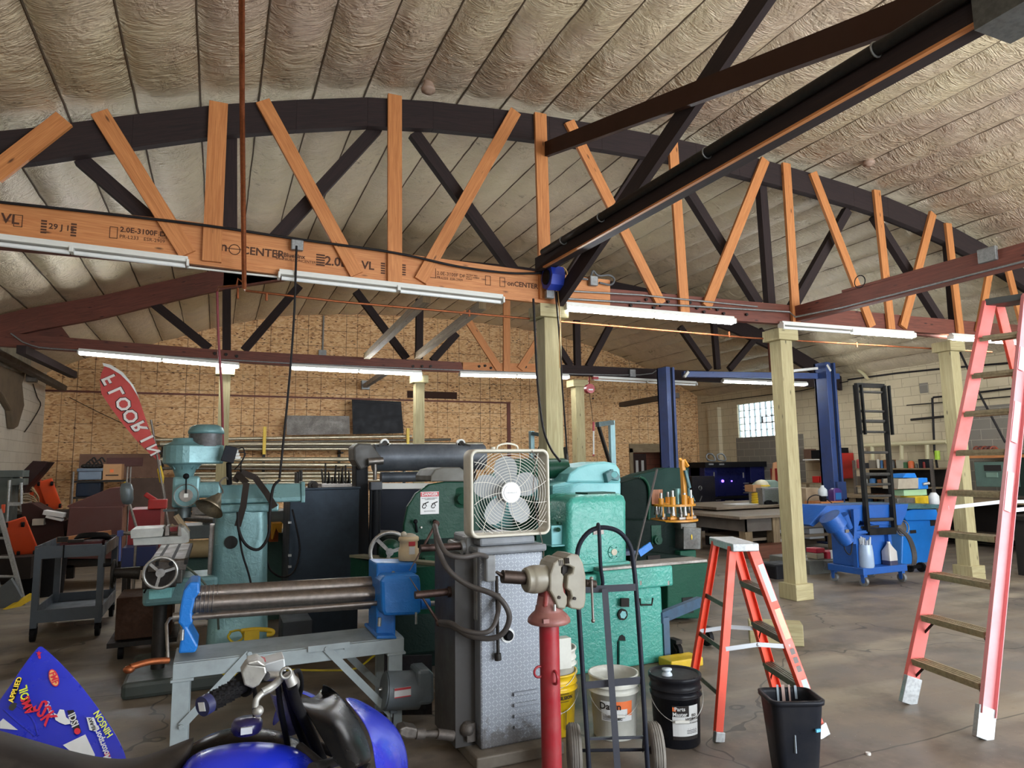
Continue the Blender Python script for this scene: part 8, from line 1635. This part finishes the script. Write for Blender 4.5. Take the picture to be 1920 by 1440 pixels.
# machines on the table of the blue shaper
t = Thing('power_feeder', 'beige and blue power unit above the blue machine table', 'power tool', at(1720, 918, 8.3)); b = MB(); b.slab([(1685, 898), (1722, 896), (1722, 916), (1684, 917)], 8.2, .3); t.part('cover', b, paint('beige_plate', 'a59a88', .5), bevel=.006); b = MB(); pbox(b, 1722, 896, 1740, 917, 8.2, .3); b.slab([(1693, 896), (1698, 888), (1716, 887), (1720, 896)], 8.25, .25); t.part('motor_box', b, LTBLUE, bevel=.01); b = MB(); b.cyl(at(1730, 908, 8.19), at(1742, 906, 8.15), .025, seg=10); t.part('knob', b, BRIGHT)
one('plastic_bin', 'pale green and white plastic bin under the power unit', 'bin', (1695, 918, 1738, 929), 8.25, .3, flat('bin_pale_green', 'a4c9a0', .5)); one('yellow_box', 'yellow machine guard on the blue machine table', 'guard', (1717, 930, 1748, 945), 8.1, .3, YEL, bevel=.02); one('metal_block', 'pale metal fixture on the blue machine table', 'fixture', (1683, 934, 1716, 946), 8.1, .25, STEEL); b = MB(); b.lathe([(.07, 0), (.08, .02), (.08, .14), (.04, .2), (.0, .2)], at(1752, 946, 7.8), seg=14); single('white_bottle', 'white plastic bottle beside the yellow guard', 'bottle', b, LBL)
b = MB(); b.tube([at(1672, 922, 8.8), at(1680, 916, 8.8), at(1684, 926, 8.8), at(1676, 930, 8.8), at(1690, 924, 8.8)], .012, 6); single('extension_lead', 'coiled orange cord hanging on the shelving', 'lead', b, OC)
# green cabinet and dark benches beyond the tall ladder
t = Thing('green_cabinet', 'dull green steel cabinet on the wall behind the tall ladder', 'cabinet', atx(1850, 915, 13.3)); b = MB(); pboxx(b, 1828, 866, 1892, 913, 13.3, .6); t.part('cabinet', b, paint('cab_green', '4f665c', .5, wear=.3), bevel=.01); b = MB(); pboxx(b, 1845, 872, 1876, 883, 13.28, .03); b.mi = 1; pboxx(b, 1849, 886, 1870, 895, 13.28, .03); t.part('vent_panel', b, [INK, paint('cab_green2', '6c8577', .5)])
one('dark_bench', 'dark steel bench full of junk behind the tall ladder', 'bench', (1760, 975, 1990, 1080), 5.9, .7, paint('dark_bench', '22211f', .6), X=None) if 0 else None
b = MB(); b.box(10.6, 12.2, 5.4, 6.4, .78, .84); b.box(10.65, 10.75, 5.45, 6.3, 0, .78); b.box(12.05, 12.15, 5.45, 6.3, 0, .78); b.box(10.7, 12.1, 6.2, 6.3, .1, .78); single('dark_bench', 'dark steel bench behind the tall ladder, under the green cabinet', 'bench', b, paint('dark_bench', '22211f', .6))
b = MB(); b.cyl((11.0, 4.9, 0), (11.0, 4.9, .85), .26, .29, seg=24); single('red_barrel', 'dark red barrel standing beyond the tall ladder', 'barrel', b, paint('barrel_red', '6e1a1e', .4))
for k in range(5):
    b = MB(); q = atx(1835+k*8, 848, 13.6); b.ball(q+V(0, 0, .03), .08, (1, 1, .7), 8); b.ring(q+V(-.05, 0, .05), (1, .3*k, 0), .06, .015, 14, 5); single('junk_coil', 'orange and red tangled coil on top of the green cabinet', 'coil', b, paint('coil%d' % (k % 2), ['8f3f25', '5c3030'][k % 2], .6), 'coils above the green cabinet')
one('high_shelf', 'pale plank shelf above the green cabinet carrying tangled coils', 'shelf', (1815, 852, 1990, 858), 0, .4, FIR, X=13.5)
one('grille_panel', 'dark slatted panel beyond the green cabinet', 'panel', (1895, 850, 1960, 930), 0, .1, paint('grille_dark', '23302b', .5), X=13.6)
# pipework on the painted wall
PV = flat('pvc_cream', 'bfb58f', .45)
def wp(pts, r, label, mat, X=13.9, nm='wall_pipe'): b = MB(); b.tube([atx(x, y, X) for x, y in pts], r, 8, 0); single(nm, label, 'pipe', b, mat)
wp([(1540, 742), (1543, 835)], .045, 'cream vertical pipe on the wall between post and lift column', PV); wp([(1552, 730), (1560, 835)], .025, 'thin cream pipe beside the thicker vertical pipe', PV)
b = MB(); b.tube([atx(x, y, 13.85) for x, y in ((1612, 836), (1690, 832), (1775, 828))], .05, 10, 0)
for px in (1635, 1690, 1738): b.tube([atx(px, 834, 13.85), atx(px+1, 862, 13.85)], .045, 8, 0)
single('drain_pipe', 'cream plastic drain pipe with short drops along the painted wall', 'pipe', b, PV)
b = MB(); b.tube([atx(x, y, 13.88) for x, y in ((1578, 860), (1572, 880), (1578, 920))], .06, 8, 3); single('elbow_pipe', 'cream elbow pipe hooked beside the lift column', 'pipe', b, PV)
wp([(1748, 750), (1750, 745), (1790, 741), (1900, 728)], .02, 'black conduit angling along the painted wall behind the timber post', CORD); wp([(1748, 746), (1752, 845), (1758, 880)], .022, 'black conduit dropping down the wall to a green grip', CORD); wp([(1708, 787), (1790, 779)], .025, 'short rusty pipe on the bare block patch', IRON); wp([(1700, 760), (1820, 750), (1960, 738)], .012, 'thin dark conduit crossing the painted wall', IRON)
b = MB(); b.cyl(atx(1757, 845, 13.86), atx(1758, 862, 13.86), .05, seg=12); single('green_grip', 'lime green grip on the black conduit', 'grip', b, flat('lime', 'a9cf3a', .5))
wp([(1800, 660), (1840, 745), (1885, 830)], .02, 'black hose hanging diagonally behind the tall ladder', CORD, 13.0)
wp([(1315, 756), (1500, 733), (1590, 715)], .012, 'thin wire strung along the top of the painted wall', CORD, 13.93); wp([(1590, 712), (1680, 700), (1780, 690), (1900, 680)], .02, 'dark bundled wires along the wall top near the ceiling', CORD, 13.93)
wp([(1605, 690), (1620, 702), (1628, 712)], .04, 'cream elbow pipe high on the wall over the rung frame', PV)
one('wall_plate', 'small grey plate painted on the block wall above the shelving', 'plate', (1724, 718, 1740, 737), 0, .01, GREYBLK, X=13.985)
one('thermostat', 'small green box on the wall bench beside the vertical pipe', 'box', (1553, 819, 1560, 833), 0, .05, paint('box_green', '2f5a4a', .5), X=13.85)
q = atz(1628, 1415, 0); b = MB(); b.cyl(q, q+V(.0, 0, .012), .014, seg=12); single('bottle_cap', 'small white cap lying on the bare concrete before the tall ladder', 'cap', b, WHITE_E)
# crumbling insulation on the white wall
b = MB(); P = [atx(x, y, XL) for x, y in ((-30, 660), (20, 668), (36, 690), (28, 720), (32, 760), (20, 800), (12, 805), (8, 770), (-10, 740), (-30, 720))]; b.prism(P, (.12, 0, 0)); single('torn_insulation', 'torn brown insulation hanging off the white wall top', 'insulation', b, paint('old_insulation', '5e4d38', .95, wear=.6, sc=3), bevel=.03)
b = MB(); P = [atx(x, y, XL+.04) for x, y in ((-30, 640), (20, 650), (48, 672), (46, 690), (30, 700), (-30, 680))]; b.prism(P, (.1, 0, 0)); single('torn_insulation', 'pale crumbled insulation under the truss end on the white wall', 'insulation', b, paint('pale_insulation', '8f8673', .95, wear=.6, sc=3), bevel=.03)
b = MB(); b.tube([atx(x, y, XL+.03) for x, y in ((62, 720), (70, 745), (76, 760), (60, 790), (46, 810))], .01, 5); single('wire', 'loose thin wire hanging on the white wall', 'wire', b, CORD)
